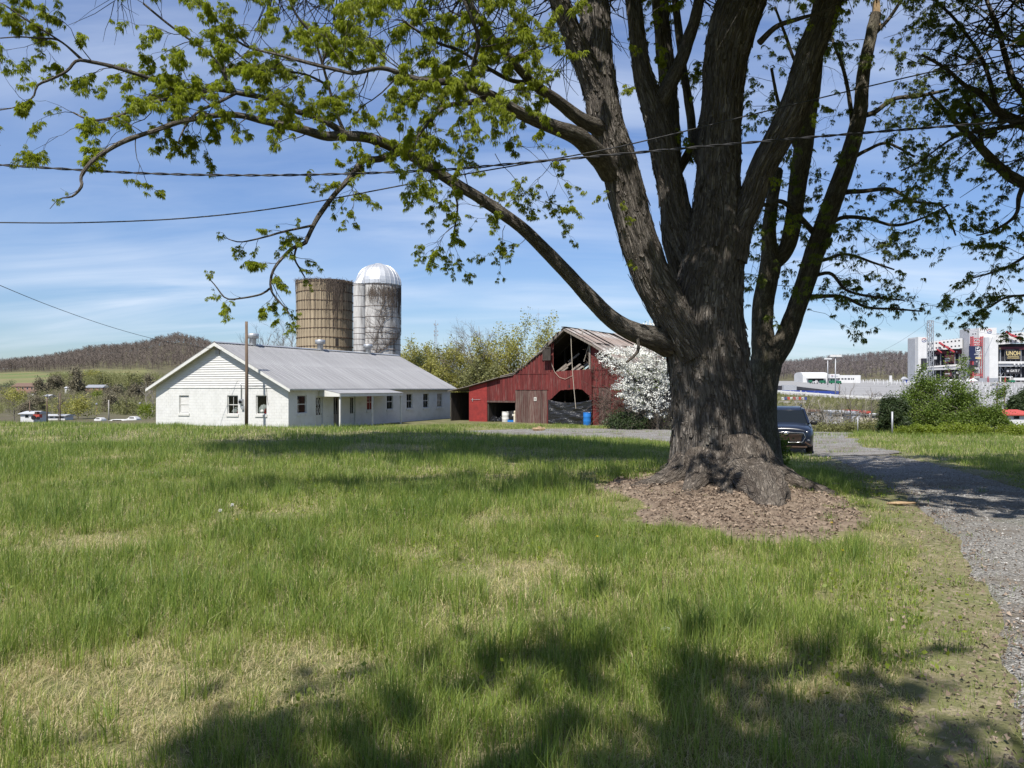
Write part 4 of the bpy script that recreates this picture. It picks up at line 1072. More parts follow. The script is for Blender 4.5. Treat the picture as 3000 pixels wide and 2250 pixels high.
 for gi, (PR, V, bk) in enumerate(grids):
  n, ns = V.shape[:2]; C_ = PR[:, None, :3]; out = V - C_; out /= np.linalg.norm(out, axis=2)[..., None] + 1e-9
  front = [j for j in range(ns) if out[n // 2, j, 1] < .35]
  step = .028 if gi == 0 else .036
  for _ in range(1250 if gi == 0 else 330):
   h_ = int(gg.uniform(.10, .42) / step); wd = int(gg.integers(2, 5)) if gi == 0 else int(gg.integers(1, 4))
   i0 = int(gg.integers(14 if gi == 0 else 4, max(n - h_ - 2, 16))); j0 = front[int(gg.integers(0, len(front)))]
   if i0 + h_ >= n - 1: continue
   k = 6; up = gg.random() < .6; lift = gg.uniform(.004, .03) * (1.6 if gg.random() < .12 else 1); vs, bs = [], []
   for a in range(k):
    f = a / (k - 1); ri = i0 + int(h_ * (1 - f if up else f))
    nar = 1 if .12 < f < .88 else .55
    sk_ = int(round(gg.normal(0, .35)))
    for b in (-1, 0, 1):
     jj = j0 + sk_ + b * wd * .5 * nar; ja = int(math.floor(jj)); u = jj - ja
     p = V[ri, ja % ns] * (1 - u) + V[ri, (ja + 1) % ns] * u; o_ = out[ri, ja % ns]
     vs.append(p + o_ * ((.006 if b == 0 else .0015) + lift * f ** 2)); bs.append(bk[ri, ja % ns] + np.array([gi * 3.1, _ * .37, 0]))
   fl.add(vs, [(3 * a + b, 3 * a + b + 1, 3 * a + b + 4, 3 * a + b + 3) for a in range(k - 1) for b in (0, 1)], None, bark=bs)
 o = fl.obj('bark_plates', M['bark'], root, False, loc); o.location = (0, 0, 0); o['kind'] = 'stuff'
 return root
build_big_tree()
# ---- the forked tree behind it
def build_second_tree():
 t = Tree(33); Y = 17.0
 trunk = [(2240, 1400, 60, Y), (2238, 1340, 50, Y), (2233, 1240, 42, Y), (2234, 1140, 40, Y), (2243, 1070, 44, Y), (2252, 1020, 42, Y)]
 stems = [trunk,
  [(2245, 1060, 40, Y), (2233, 980, 31, Y), (2236, 900, 29, Y), (2246, 840, 28, Y), (2258, 770, 28, Y), (2254, 720, 22, Y), (2253, 660, 19, Y), (2262, 590, 17, Y), (2278, 500, 15, Y + .3)],
  [(2256, 780, 22, Y), (2300, 735, 22, Y), (2322, 660, 23, Y), (2334, 570, 24, Y), (2350, 461, 25, Y), (2366, 353, 23, Y), (2384, 230, 20, Y), (2394, 90, 17, Y), (2400, -60, 14, Y)],
  [(2250, 1060, 38, Y), (2290, 1010, 30, Y - .1), (2322, 935, 27, Y - .1), (2348, 862, 26, Y - .1), (2372, 787, 27, Y - .1), (2399, 705, 28, Y - .1), (2442, 586, 26, Y - .2), (2486, 461, 23, Y - .2), (2518, 336, 20, Y - .2), (2529, 217, 17, Y - .2), (2551, 108, 15.5, Y - .2), (2566, 40, 14.5, Y - .2)]]
 for i, s in enumerate(stems):
  P, r = px_limb(s)
  if i == 0: P[0] = (P[0][0], P[0][1], h1(P[0][0], P[0][1]) - .2)
  t.limb(P, r, 0.05, 40, 0.012, 1.6, 80 + i)
 br = [[(2440, 590, 9, Y), (2470, 565, 8, Y), (2530, 560, 6.5, Y - .3), (2610, 555, 5.5, Y - .5), (2680, 590, 4, Y - .7), (2760, 605, 3, Y - .8), (2800, 690, 2, Y - .8)],
          [(2400, 700, 9, Y), (2300, 595, 7, Y - .4), (2240, 600, 6, Y - .8), (2180, 560, 5, Y - 1)],
          [(2345, 870, 8, Y), (2400, 868, 6, Y - .3), (2470, 870, 5, Y - .5), (2540, 900, 4, Y - .6), (2620, 905, 3, Y - .6), (2700, 912, 2, Y - .6)],
          [(2360, 820, 6, Y), (2430, 800, 5, Y - .3), (2480, 850, 4, Y - .4), (2560, 870, 3, Y - .5), (2650, 880, 2, Y - .5)],
          [(2518, 340, 8, Y), (2560, 330, 7, Y), (2620, 290, 6, Y), (2700, 280, 5, Y), (2780, 262, 3, Y)],
          [(2500, 400, 7, Y), (2490, 300, 6, Y), (2470, 200, 5, Y), (2440, 120, 4, Y), (2420, 40, 3, Y)],
          [(2550, 110, 7, Y), (2600, 60, 5, Y), (2640, 0, 4, Y), (2670, -60, 3, Y)],
          [(2560, 50, 6, Y), (2568, 0, 4, Y), (2580, -50, 3, Y)],
          [(2345, 460, 8, Y), (2310, 380, 6, Y), (2280, 300, 5, Y), (2260, 200, 4, Y)],
          [(2380, 250, 7, Y), (2330, 180, 5, Y), (2300, 100, 4, Y), (2270, 20, 3, Y)],
          [(2400, 690, 7, Y), (2460, 640, 6, Y), (2540, 640, 5, Y), (2620, 660, 4, Y), (2700, 640, 3, Y), (2780, 600, 2, Y)],
          [(2486, 470, 7, Y), (2540, 440, 5, Y), (2600, 420, 4, Y), (2680, 460, 3, Y)],
          [(2380, 770, 6, Y), (2420, 760, 5, Y - .2), (2480, 745, 4, Y - .3), (2560, 770, 3, Y - .4), (2620, 790, 2, Y - .4)]]
 rr = t.r
 for i, b in enumerate(br):
  P, r = px_limb(b); PR = t.limb(P, r, 0.08, 10, 0.002, 3, 90 + i)
  for _ in range(8):
   j = rr.randrange(3, len(PR) - 1); p = Vector(PR[j][:3]); tg = (Vector(PR[j + 1][:3]) - p).normalized()
   sd = Vector((rr.gauss(0, 1), rr.gauss(0, 1), rr.gauss(0, 1)))
   t.shoot(p, tg + sd.normalized() * 0.8, rr.uniform(0.5, 1.2), 0.007, 2, 0.03, 6, (2, 4), 0.42 if i not in (2, 3) else 0.22, .9, 0.26)
 for s in stems[1:]:
  P, r = px_limb(s)
  for _ in range(11):
   j = rr.randrange(2, len(P) - 1); p = Vector(P[j]).lerp(Vector(P[j + 1]), rr.random())
   t.shoot(p, Vector((rr.gauss(0.2, 1), rr.gauss(-0.4, .8), rr.gauss(0.1, .6))), rr.uniform(0.5, 1.3), 0.008, 2, 0.05, 6, (2, 4), 0.5, .95)
 for p in (at(2400, -60, Y), at(2580, -50, Y), at(2420, 40, Y)):
  for _ in range(4):
   t.shoot(p, Vector((rr.gauss(0, .6), rr.gauss(0, .6), 1)), rr.uniform(1.5, 3), 0.03, 2, 0.0, 4, (3, 5), 0.6, 1.8, 0.16)
 t.add_twigs()
 b = stems[0][1]; p = at(b[0], b[1], Y); loc = (p.x, p.y, h1(p.x, p.y))
 root = thing('forked_tree', 'slimmer forked tree with mossy grey stems close behind the big maple', 'tree', loc)
 t.wood.obj('trunk', M['bark_second'], root, True, loc).location = (0, 0, 0)
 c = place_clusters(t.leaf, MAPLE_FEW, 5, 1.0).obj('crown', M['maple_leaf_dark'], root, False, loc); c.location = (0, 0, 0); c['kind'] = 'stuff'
 mb = MB()
 q = at(2567, 30, Y - .2)
 for k in range(9):
  a = k * 0.7; rr_ = 0.06
  mb.bar(q + Vector((math.cos(a) * rr_, math.sin(a) * rr_, -.35)), q + Vector((math.cos(a) * rr_ * .8, math.sin(a) * rr_ * .8, .05 + 0.16 * random.random())), .05, .03)
 mb.obj('broken_stub', M['tan_wood'], root, False, loc).location = (0, 0, 0)
build_second_tree()
# ---- the tree at the edge of the picture on the right
def build_right_tree():
 t = Tree(44); Y = 14.5
 tx = (3420 - CX) / F * Y
 gz = h1(tx, Y)
 st = [[(tx, Y, gz - .2), (tx, Y, gz + 1.5), (tx - .1, Y, gz + 3.2), (tx - .3, Y, gz + 5), (tx - .4, Y, gz + 8), (tx - .3, Y, gz + 11)]]
 rd = [[.5, .40, .36, .3, .22, .12]]
 for P, r in zip(st, rd): t.limb(P, r, 0.08, 36, 0.015, 1.4, 120)
 br = [[(3330, 700, 30, Y), (3160, 620, 26, Y - .2), (2988, 532, 22, Y - .3), (2940, 500, 19, Y - .3), (2880, 440, 16, Y - .3), (2847, 402, 13, Y - .3), (2815, 374, 11, Y - .3), (2771, 326, 7, Y - .3), (2720, 270, 4, Y - .3)],
          [(3330, 560, 34, Y), (3150, 440, 28, Y - .5), (2999, 364, 22, Y - .5), (2923, 326, 17, Y - .5), (2869, 271, 12, Y - .5), (2826, 250, 9, Y - .5), (2770, 200, 6, Y - .5), (2700, 160, 4, Y - .5)],
          [(3330, 450, 30, Y), (3100, 350, 20, Y - .6), (2985, 260, 14, Y - .6), (2950, 180, 11, Y - .6), (2923, 81, 9, Y - .6), (2890, 0, 7, Y - .6), (2860, -80, 5, Y - .6)],
          [(2880, 440, 8, Y - .3), (2860, 350, 6, Y - .3), (2830, 290, 5, Y - .3)],
          [(3000, 540, 12, Y - .3), (2985, 580, 9, Y - .3), (2980, 620, 7, Y - .4), (2955, 650, 5, Y - .4), (2900, 680, 4, Y - .5), (2860, 690, 2.5, Y - .5)],
          [(3200, 640, 12, Y - .4), (3080, 700, 9, Y - .6), (2990, 760, 6, Y - .7), (2930, 790, 4, Y - .8), (2850, 815, 2.5, Y - .8)],
          [(3200, 660, 12, Y - .4), (3100, 800, 9, Y - .6), (3020, 860, 6, Y - .7), (2950, 870, 4, Y - .8), (2900, 900, 2.5, Y - .8)],
          [(2990, 365, 10, Y - .5), (2900, 380, 7, Y - .6), (2800, 400, 5, Y - .8), (2700, 470, 3, Y - .9), (2640, 500, 2, Y - .9)],
          [(2923, 326, 9, Y - .5), (2880, 180, 7, Y - .5), (2800, 60, 5, Y - .5), (2740, 0, 4, Y - .5), (2700, -60, 3, Y - .5)]]
 rr = t.r
 for i, b in enumerate(br):
  P, r = px_limb(b); PR = t.limb(P, [q * .72 for q in r], 0.07, 12, 0.003, 2.4, 130 + i)
  for _ in range(15 if i in (0, 1, 2, 8) else 8):
   j = rr.randrange(int(len(PR) * 0.3), len(PR) - 1); p = Vector(PR[j][:3]); tg = (Vector(PR[j + 1][:3]) - p).normalized()
   sd = Vector((rr.gauss(0, 1), rr.gauss(0, 1), rr.gauss(0, 1)))
   t.shoot(p, tg + sd.normalized() * 0.9, rr.uniform(0.45, 1.0), 0.007, 2, 0.04, 6, (2, 4), 0.6, 0.8, 0.26)
 vis = len(t.leaf)
 for _ in range(34):
  p = Vector((tx - .3, Y, gz + rr.uniform(6, 11)))
  t.shoot(p, Vector((rr.gauss(0, 1), rr.gauss(0, 1), rr.uniform(0, .8))), rr.uniform(2, 4.2), 0.05, 2, 0.0, 4, (4, 6), 0.85, 3.2, 0.16)
 lf = np.array(t.leaf)
 ppx = CX + F * lf[:, 0] / lf[:, 1]; ppy = HY - F * (lf[:, 2] - CZ) / lf[:, 1]
 keep = np.ones(len(lf), bool); keep[vis:] = (ppy[vis:] < -120) | (ppx[vis:] > 3120)
 nv_ = int(keep[:vis].sum()); lf = lf[keep]
 t.add_twigs()
 loc = (tx, Y, gz)
 root = thing('leafy_tree', 'tree beyond the drive whose leafy branches reach in from the picture edge', 'tree', loc)
 t.wood.obj('trunk', M['bark_limb'], root, True, loc).location = (0, 0, 0)
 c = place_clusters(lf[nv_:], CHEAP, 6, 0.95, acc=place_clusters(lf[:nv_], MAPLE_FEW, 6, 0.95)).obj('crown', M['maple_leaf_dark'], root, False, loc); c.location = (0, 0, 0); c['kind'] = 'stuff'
build_right_tree()
# ---- a tree standing behind the viewer: its shade lies across the near grass
def build_back_tree(name, X, Y, hh, seed, label, lo=4.2, spread=1.0):
 t = Tree(seed); rr = t.r; gz = h1(X, Y)
 t.limb([(X, Y, gz - .2), (X, Y, gz + 2), (X + .1, Y, gz + 4), (X, Y, gz + hh)], [.45, .36, .3, .1], 0.1, 24, 0.012, 1.5, seed)
 for _ in range(96):
  p = Vector((X, Y, gz + rr.uniform(lo, hh)))
  t.shoot(p, Vector((rr.gauss(0, 1), rr.gauss(0, 1), rr.uniform(-.05, .6))), rr.uniform(2.0, 3.6) * spread, 0.05, 2, 0.0, 4, (4, 6), 0.9, 3.4, 0.16)
 t.add_twigs(3)
 lf = np.array(t.leaf)
 lf = lf[~((lf[:, 1] > 0.6) & (HY - F * (lf[:, 2] - CZ) / np.maximum(lf[:, 1], .1) > -320) & (lf[:, 0] < .76 * lf[:, 1] + .8))]
 loc = (X, Y, gz)
 root = thing(name, label, 'tree', loc)
 t.wood.obj('trunk', M['bark_limb'], root, True, loc).location = (0, 0, 0)
 c = place_clusters(lf, CHEAP, seed, 1.0).obj('crown', M['maple_leaf'], root, False, loc); c.location = (0, 0, 0); c['kind'] = 'stuff'
build_back_tree('shade_tree', -1.2, -6.7, 8.6, 51, 'maple behind the viewer shading the near grass', 4.2, 1.0)
build_back_tree('roadside_tree', 9.4, 6.2, 9.5, 52, 'tree beside the drive shading the gravel', 5.2, .95)
# ---------------------------------------------------------------- the white block building
ZB = -1.2                                             # level of the farm yard
HC = ((845 - CX) / F * 50.0, 50.0)                    # its near corner
TH = 23.45
HD = (math.cos(R(TH)), -math.sin(R(TH)))              # along the gable, to the right
HS = (math.sin(R(TH)), math.cos(R(TH)))               # along the long side, away from the viewer
HW, HL, HE = 11.76, 22.34, 2.8                        # width, length, eave height
SL = 3.16 / 6.38                                      # roof slope
gab = plane_px(HC, HD, ZB)
sid = plane_px(HC, HS, ZB)
RIDGE = HE + SL * 6.38
def roof_z(x):
 return HE + SL * min(0.5 - x, x + 12.26)
def build_house():
 root = thing('farm_building', 'long low white block building with a ribbed metal roof and a siding-clad gable', 'building', (HC[0], HC[1], ZB), R(-TH))
 # openings
 def rect(fn, x0, x1, y0, y1):
  u0, z1 = fn(x0, y0); u1, _ = fn(x1, y0); _, z0 = fn(x0, y1)
  return u0, u1, z0, z1
 c1 = lambda x: 150 + x * 0.339
 d1 = lambda y: 960 + y * 0.339
 c2 = lambda x: 850 + x * 0.226
 d2 = lambda y: 1120 + y * 0.226
 gw = [rect(gab, c1(a), c1(b), d1(585), d1(e)) for a, b, e in ((1105, 1190, 738), (1522, 1614, 746), (1770, 1862, 748))]
 sw = [rect(sid, c2(a), c2(b), d2(t), d2(e)) for a, b, t, e in ((93, 216, 167, 405), (995, 1087, 155, 362), (1254, 1335, 152, 352), (1510, 1586, 148, 340), (1726, 1797, 145, 332), (1905, 1972, 143, 322))]
 doors = []
 for a, b, t in ((326, 430, 170), (556, 645, 172), (770, 850, 170)):
  u0, z1 = sid(c2(a), d2(t)); u1, _ = sid(c2(b), d2(t))
  doors.append((u0, u1, 0.05, z1))
 # painted blocks laid in courses, cut round the openings
 bh, bw, jn = 0.2, 0.4, 0.006
 def courses(length, ops, fn, top):
  mb = MB()
  nrow = int(top / bh + 0.5)
  for r in range(nrow):
   z0, z1 = r * bh, min((r + 1) * bh, top)
   cuts = [(0.0, length)]
   for (u0, u1, a, b) in ops:
    if a < z1 - 0.07 and b > z0 + 0.07:
     nc = []
     for p, q in cuts:
      if u1 <= p or u0 >= q: nc.append((p, q)); continue
      if u0 > p: nc.append((p, u0))
      if u1 < q: nc.append((u1, q))
     cuts = nc
   for p, q in cuts:
    s = math.floor(p / bw) * bw - (r % 2) * bw / 2
    while s < q:
     a, b = max(s, p), min(s + bw, q)
     if b - a > 0.03:
      o = random.uniform(-0.0015, 0.0015)
      fn(mb, a + jn / 2, b - jn / 2, z0 + jn / 2, z1 - jn / 2, o)
     s += bw
  return mb
 def wall_sheet(length, ops, fn, top):
  """solid wall behind the block faces, with the openings left clear"""
  mb = MB()
  xs = sorted(set([0, length] + [v for o in ops for v in o[:2]])); zs = sorted(set([0, top] + [v for o in ops for v in o[2:]]))
  for i in range(len(xs) - 1):
   for j in range(len(zs) - 1):
    cx_, cz_ = (xs[i] + xs[i + 1]) / 2, (zs[j] + zs[j + 1]) / 2
    if any(o[0] < cx_ < o[1] and o[2] < cz_ < o[3] for o in ops): continue
    fn(mb, xs[i], xs[i + 1], zs[j], zs[j + 1])
  return mb
 # gable end: u runs from -HW to 0 along local x, wall stands from y=0.02 to y=0.2
 gops = [(a + HW, b + HW, z0, z1) for a, b, z0, z1 in gw]
 gb = courses(HW, gops, lambda m, a, b, z0, z1, o: m.box(a - HW, b - HW, -0.004 + o, 0.03, z0, z1), HE + 0.02)
 g = gb.obj('block_courses', M['white_block'], root); g['kind'] = 'stuff'
 wall_sheet(HW, gops, lambda m, a, b, z0, z1: m.box(a - HW, b - HW, 0.0035, 0.2, z0, z1), HE + 0.02).obj('wall', M['white_block'], root)
 sops = [(a, b, z0, z1) for a, b, z0, z1 in sw + doors]
 sb = courses(HL, sops, lambda m, a, b, z0, z1, o: m.box(-0.03, 0.004 + o, max(a, 0.006), b, z0, z1), HE + 0.2)
 g = sb.obj('block_courses', M['white_block'], root); g['kind'] = 'stuff'
 wall_sheet(HL, sops, lambda m, a, b, z0, z1: m.box(-0.2, -0.0035, max(a, 0.21), b, z0, z1), HE + 0.2).obj('wall', M['white_block'], root)
 mb = MB(); mb.box(-HW, -HW + 0.2, 0.2, HL, 0, HE + 0.2); mb.box(-HW + .2, -.2, HL - 0.2, HL, 0, HE + 0.2)
 mb.obj('wall', M['white_block'], root)
 MB().prism([(-HW, HE + .2), (0, HE + .2), (-HW / 2, RIDGE - .15)], lambda a, b, d: (a, d, b), HL - .15, HL).obj('far_gable', M['white_board'], root)
 MB().box(-HW + .2, -.2, 0.2, HL - .2, 0.0, 0.06).obj('floor', M['interior'], root)
 mb = MB(); mb.box(-HW + 3.6, -HW + 3.7, 0.3, HL - .3, 0.06, HE); mb.box(-HW + .3, -.3, 7.5, 7.6, 0.06, HE)
 mb.obj('partition', M['interior'], root)
 MB().box(-HW + .2, -.2, 0.2, HL - .2, HE, HE + .05).obj('ceiling', M['interior'], root)
 # lap siding on the gable
 z = HE + 0.02; k = 0
 while z < RIDGE - 0.35:
  z1 = z + 0.158
  def half(zz): return max((RIDGE - 0.17 - zz) / SL, 0.02)
  a0, a1 = min(half(z), HW / 2), min(half(z1), HW / 2)
  cx_ = -HW / 2
  mb = MB()
  mb.hexa([(cx_ - a0, -0.05, z), (cx_ + a0, -0.05, z), (cx_ + a0, 0.03, z), (cx_ - a0, 0.03, z), (cx_ - a1, -0.010, z1 + .004), (cx_ + a1, -0.010, z1 + .004), (cx_ + a1, 0.03, z1 + .004), (cx_ - a1, 0.03, z1 + .004)])
  mb.obj('siding_board', M['white_board'], root)
  z = z1; k += 1
 MB().prism([(-HW, HE), (0, HE), (-HW / 2, RIDGE - .2)], lambda a, b, d: (a, d, b), 0.031, 0.15).obj('gable_backing', M['white_board'], root)
 # louvred vent under the peak
 mb = MB(); x0, z1 = gab(c1(1424), d1(172)); x1, z0 = gab(c1(1460), d1(232))
 mb.box(x0, x1, -0.05, -0.03, z0, z1)
 v = mb.obj('gable_vent', M['dark_metal'], root)
 mb = MB(); n = 6
 for i in range(n):
  zz_ = z0 + (z1 - z0) * i / n
  mb.hexa([(x0, -.1, zz_), (x1, -.1, zz_), (x1, -.05, zz_ + .05), (x0, -.05, zz_ + .05), (x0, -.1, zz_ + .015), (x1, -.1, zz_ + .015), (x1, -.05, zz_ + .065), (x0, -.05, zz_ + .065)])
 mb.obj('louvres', M['white_trim'], v)
 # roof: ribbed sheets on the near slope, two rows with a lap
 Y0, Y1 = -0.45, HL + 0.45
 roof = MB()
 xr = -HW / 2
 for x0, x1 in ((xr, 0.48), (xr, -12.24)):
  za, zb_ = RIDGE - 0.06, roof_z(x1) - 0.06
  roof.hexa([(x0, Y0 + .03, za - .09), (x1, Y0 + .03, zb_ - .09), (x1, Y1 - .03, zb_ - .09), (x0, Y1 - .03, za - .09), (x0, Y0 + .03, za), (x1, Y0 + .03, zb_), (x1, Y1 - .03, zb_), (x0, Y1 - .03, za)])
 rf = roof.obj('roof', M['white_trim'], root)
 npan = 38
 pw = (Y1 - Y0) / npan
 def sheet(xa, xb):
  """one ribbed sheet between two heights on the slope, ribs running down the slope"""
  prof = []
  for q in range(2):
   b = q / 2
   prof += [(b, 0.0), (b + 0.18, 0.0), (b + 0.21, 0.013), (b + 0.24, 0.019), (b + 0.27, 0.013), (b + 0.30, 0.0)]
  prof.append((1.0, 0.0))
  mb = MB(); n = len(prof)
  for xx in (xa, xb):
   zc = roof_z(xx) if xx > xr else RIDGE
   for b, h in prof: mb.v.append((xx, b * pw, zc + h - 0.045))
  for i in range(n - 1): mb.f.append((i, n + i, n + i + 1, i + 1))
  return mb
 xm = -2.75
 up = sheet(xr + .02, xm).obj('roof_sheet', M['roof_metal'], rf)
 dn = sheet(xm - .06, 0.5)
 dn.v = [(a, b, c - (0.006 if a > xm else -0.0)) for a, b, c in dn.v]
 dn = dn.obj('roof_sheet', M['roof_metal'], rf)
 for s in (up, dn): s.location = (0, Y0, 0.006 if s is up else 0.0)
 for i in range(1, npan):
  for s in (up, dn):
   link_copy(s, rf, (0, Y0 + i * pw, s.location[2] + random.uniform(0, .004)))
 MB().hexa([(xr, Y0, RIDGE - .02), (-12.26, Y0, HE - .05), (-12.26, Y1, HE - .05), (xr, Y1, RIDGE - .02), (xr, Y0, RIDGE), (-12.26, Y0, HE - .02), (-12.26, Y1, HE - .02), (xr, Y1, RIDGE)]).obj('roof_sheet', M['roof_metal'], rf)
 mb = MB()
 for s in (-1, 1):
  mb.hexa([(xr, Y0 - .01, RIDGE + .0), (xr + s * .22, Y0 - .01, RIDGE - .11 + .02), (xr + s * .22, Y1, RIDGE - .11 + .02), (xr, Y1, RIDGE + .0), (xr, Y0 - .01, RIDGE + .02), (xr + s * .22, Y0 - .01, RIDGE - .11 + .04), (xr + s * .22, Y1, RIDGE - .11 + .04), (xr, Y1, RIDGE + .02)])
 mb.obj('ridge_cap', M['galv'], rf)
 # barge boards
 for s, xe in ((1, 0.5), (-1, -12.26)):
  mb = MB()
  mb.hexa([(xr, Y0 - .03, RIDGE - .30), (xe, Y0 - .03, HE - .25), (xe, Y0 + .01, HE - .25), (xr, Y0 + .01, RIDGE - .30), (xr, Y0 - .03, RIDGE - .07), (xe, Y0 - .03, HE - .07), (xe, Y0 + .01, HE - .07), (xr, Y0 + .01, RIDGE - .07)])
  mb.obj('barge_board', M['white_trim'], rf)
 # rafter tails under the eave
 tail = MB().hexa([(-.02, 0, HE + .02), (.44, 0, HE - .19), (.44, .05, HE - .19), (-.02, .05, HE + .02), (-.02, 0, HE + .16), (.44, 0, HE - .09), (.44, .05, HE - .09), (-.02, .05, HE + .16)]).obj('rafter_tail', M['white_trim'], root)
 for i in range(1, 37): link_copy(tail, root, (0, 0.1 + i * 0.605, 0))
 tail.location = (0, .1, 0)
 # ridge ventilators
 for px, py in ((741, 1012), (938, 1027), (1078, 1036)):
  k = (px - CX) / F
  O = (HC[0] + xr * HD[0], HC[1] + xr * HD[1])
  u, _ = plane_px(O, HS, ZB)(px, py)
  mb = MB(); mb.lathe([(.24, -.2), (.24, .42), (.27, .42)], 18, (xr, u, RIDGE))
  vt = mb.obj('roof_vent', M['galv'], rf, True)
  mb = MB(); mb.lathe([(.28, .40), (.40, .42), (.40, .72), (.36, .76), (0.01, .80)], 18, (xr, u, RIDGE))
  mb.obj('vent_cap', M['galv'], vt, True)
 # windows
 def window(ax, u0, u1, z0, z1, cols, rows, board=False, meet=True, sill=True, curtain=False):
  if ax == 'g': P = lambda u, d, z: (u, d, z)             # d inwards
  else: P = lambda u, d, z: (-d, u, z)
  def bx(m, ua, ub, da, db, za, zb_):
   c = [P(ua, da, za), P(ub, da, za), P(ub, db, za), P(ua, db, za), P(ua, da, zb_), P(ub, da, zb_), P(ub, db, zb_), P(ua, db, zb_)]
   m.hexa(c if ax == 'g' else [c[3], c[2], c[1], c[0], c[7], c[6], c[5], c[4]])
  t = 0.05; mb = MB()
  bx(mb, u0, u1, .07, .13, z1 - t, z1); bx(mb, u0, u1, .07, .13, z0, z0 + t)
  bx(mb, u0, u0 + t, .07, .13, z0 + t, z1 - t); bx(mb, u1 - t, u1, .07, .13, z0 + t, z1 - t)
  w = mb.obj('window', M['white_trim'], root)
  zm = (z0 + z1) / 2
  if meet: mb = MB(); bx(mb, u0 + t, u1 - t, .075, .125, zm - .025, zm + .025); mb.obj('meeting_rail', M['white_trim'], w)
  if cols > 1:
   for i in range(1, cols):
    u = u0 + (u1 - u0) * i / cols; mb = MB(); bx(mb, u - .012, u + .012, .085, .115, z0 + t, zm - .025 if meet else z1 - t)
    if meet: bx(mb, u - .012, u + .012, .085, .115, zm + .025, z1 - t)
    mb.obj('glazing_bar', M['white_trim'], w)
  for i in range(cols):
   for j in range(rows):
    a, b = u0 + t + (u1 - u0 - 2 * t) * i / cols, u0 + t + (u1 - u0 - 2 * t) * (i + 1) / cols
    c, d = z0 + t + (z1 - z0 - 2 * t) * j / rows, z0 + t + (z1 - z0 - 2 * t) * (j + 1) / rows
    mb = MB(); bx(mb, a + .012, b - .012, .098, .102, c + .025, d - .025)
    mb.obj('pane', M['white_board'] if board else M['window_glass'], w)
  if sill:
   mb = MB(); bx(mb, u0 - .06, u1 + .06, -.06, .06, z0 - .17, z0 - .002)
   mb.obj('sill', M['white_trim'], w)
  if curtain:
   mb = MB(); bx(mb, u0 + .1, u1 - .1, .16, .17, zm + .1, z1 - .1); mb.obj('blind', M['dark_metal'], w)
  return w
 window('g', *gw[0], 1, 2, board=True)
 window('g', *gw[1], 2, 2)
 window('g', *gw[2], 1, 1, meet=False)
 window('s', *sw[0], 1, 2)
 for s in sw[1:]: window('s', *s, 2, 2)
 # doors with glazed upper halves
 for i, (u0, u1, z0, z1) in enumerate(doors):
  zm = z0 + (z1 - z0) * 0.40
  d = .10
  mb = MB(); mb.box(-d - .045, -d, u0 + .05, u1 - .05, z0, zm); mb.box(-d - .045, -d, u0 + .05, u0 + .17, zm, z1 - .05); mb.box(-d - .045, -d, u1 - .17, u1 - .05, zm, z1 - .05); mb.box(-d - .045, -d, u0 + .17, u1 - .17, z1 - .17, z1 - .05)
  dr = mb.obj('door', M['white_trim'] if i != 1 else M['grey_wood'], root)
  for a in range(2):
   for b in range(2):
    ua = u0 + .17 + (u1 - u0 - .34) * a / 2; ub = u0 + .17 + (u1 - u0 - .34) * (a + 1) / 2
    za = zm + (z1 - .17 - zm) * b / 2; zb_ = zm + (z1 - .17 - zm) * (b + 1) / 2
    MB().box(-d - .025, -d - .02, ua + .012, ub - .012, za + .015, zb_ - .015).obj('pane', M['window_glass'], dr)
    if i == 0:
     mb = MB(); mb.bar((-d + .004, ua + .03, za + .03), (-d + .004, ub - .03, zb_ - .03), .03, .008, (1, 0, 0)); mb.bar((-d + .008, ua + .03, zb_ - .03), (-d + .008, ub - .03, za + .03), .03, .008, (1, 0, 0))
     mb.obj('glazing_bar', M['white_trim'], dr)
  MB().box(-d - .04, -d - .004, (u0 + u1) / 2 - .015, (u0 + u1) / 2 + .015, zm, z1 - .17).obj('glazing_bar', M['white_trim'], dr)
  mb = MB(); mb.tube([(-d, u1 - .1, 1.0), (-d + .05, u1 - .1, 1.0)], [.012, .028], 8); mb.obj('handle', M['dark_metal'], dr)
  mb = MB(); mb.box(-.13, .015, u0, u0 + .05, z0, z1); mb.box(-.13, .015, u1 - .05, u1, z0, z1); mb.box(-.13, .015, u0 + .05, u1 - .05, z1 - .05, z1)
  mb.obj('door_frame', M['white_trim'], dr)
 # porch roof over the doors
 u0, _ = sid(c2(372), d2(100)); u1, _ = sid(c2(1212), d2(100))
 pr = MB(); zt, zf, ex = HE - .02, HE - .34, 1.75
 pr.hexa([(0.02, u0, zt - .10), (ex, u0, zf - .10), (ex, u1, zf - .10), (0.02, u1, zt - .10), (0.02, u0, zt - .03), (ex, u0, zf - .03), (ex, u1, zf - .03), (0.02, u1, zt - .03)])
 p = pr.obj('porch_roof', M['white_trim'], root)
 mb = MB(); n = 44
 for xx, zz_ in ((0.45, zt - .03 - .43 * (zt - zf) / ex + .02), (ex + .08, zf - .02)):
  for i in range(n + 1):
   mb.v.append((xx, u0 - .05 + (u1 - u0 + .1) * i / n, zz_ + 0.016 * (i % 2)))
 for i in range(n): mb.f.append((i, n + 1 + i, n + 2 + i, i + 1))
 mb.obj('porch_sheet', M['roof_metal'], p)
 mb = MB(); mb.box(ex - .0, ex + .03, u0, u1, zf - .24, zf - .03); mb.obj('porch_fascia', M['white_trim'], p)
 mb = MB(); mb.poly([(0.02, u0 - .004, zt - .03), (0.02, u0 - .004, zf - .24), (ex, u0 - .004, zf - .24), (ex, u0 - .004, zf - .03)]); mb.poly([(0.02, u0 - .03, zt - .03), (ex, u0 - .03, zf - .03), (ex, u0 - .03, zf - .24), (0.02, u0 - .03, zf - .24)])
 mb.obj('porch_end', M['white_trim'], p)
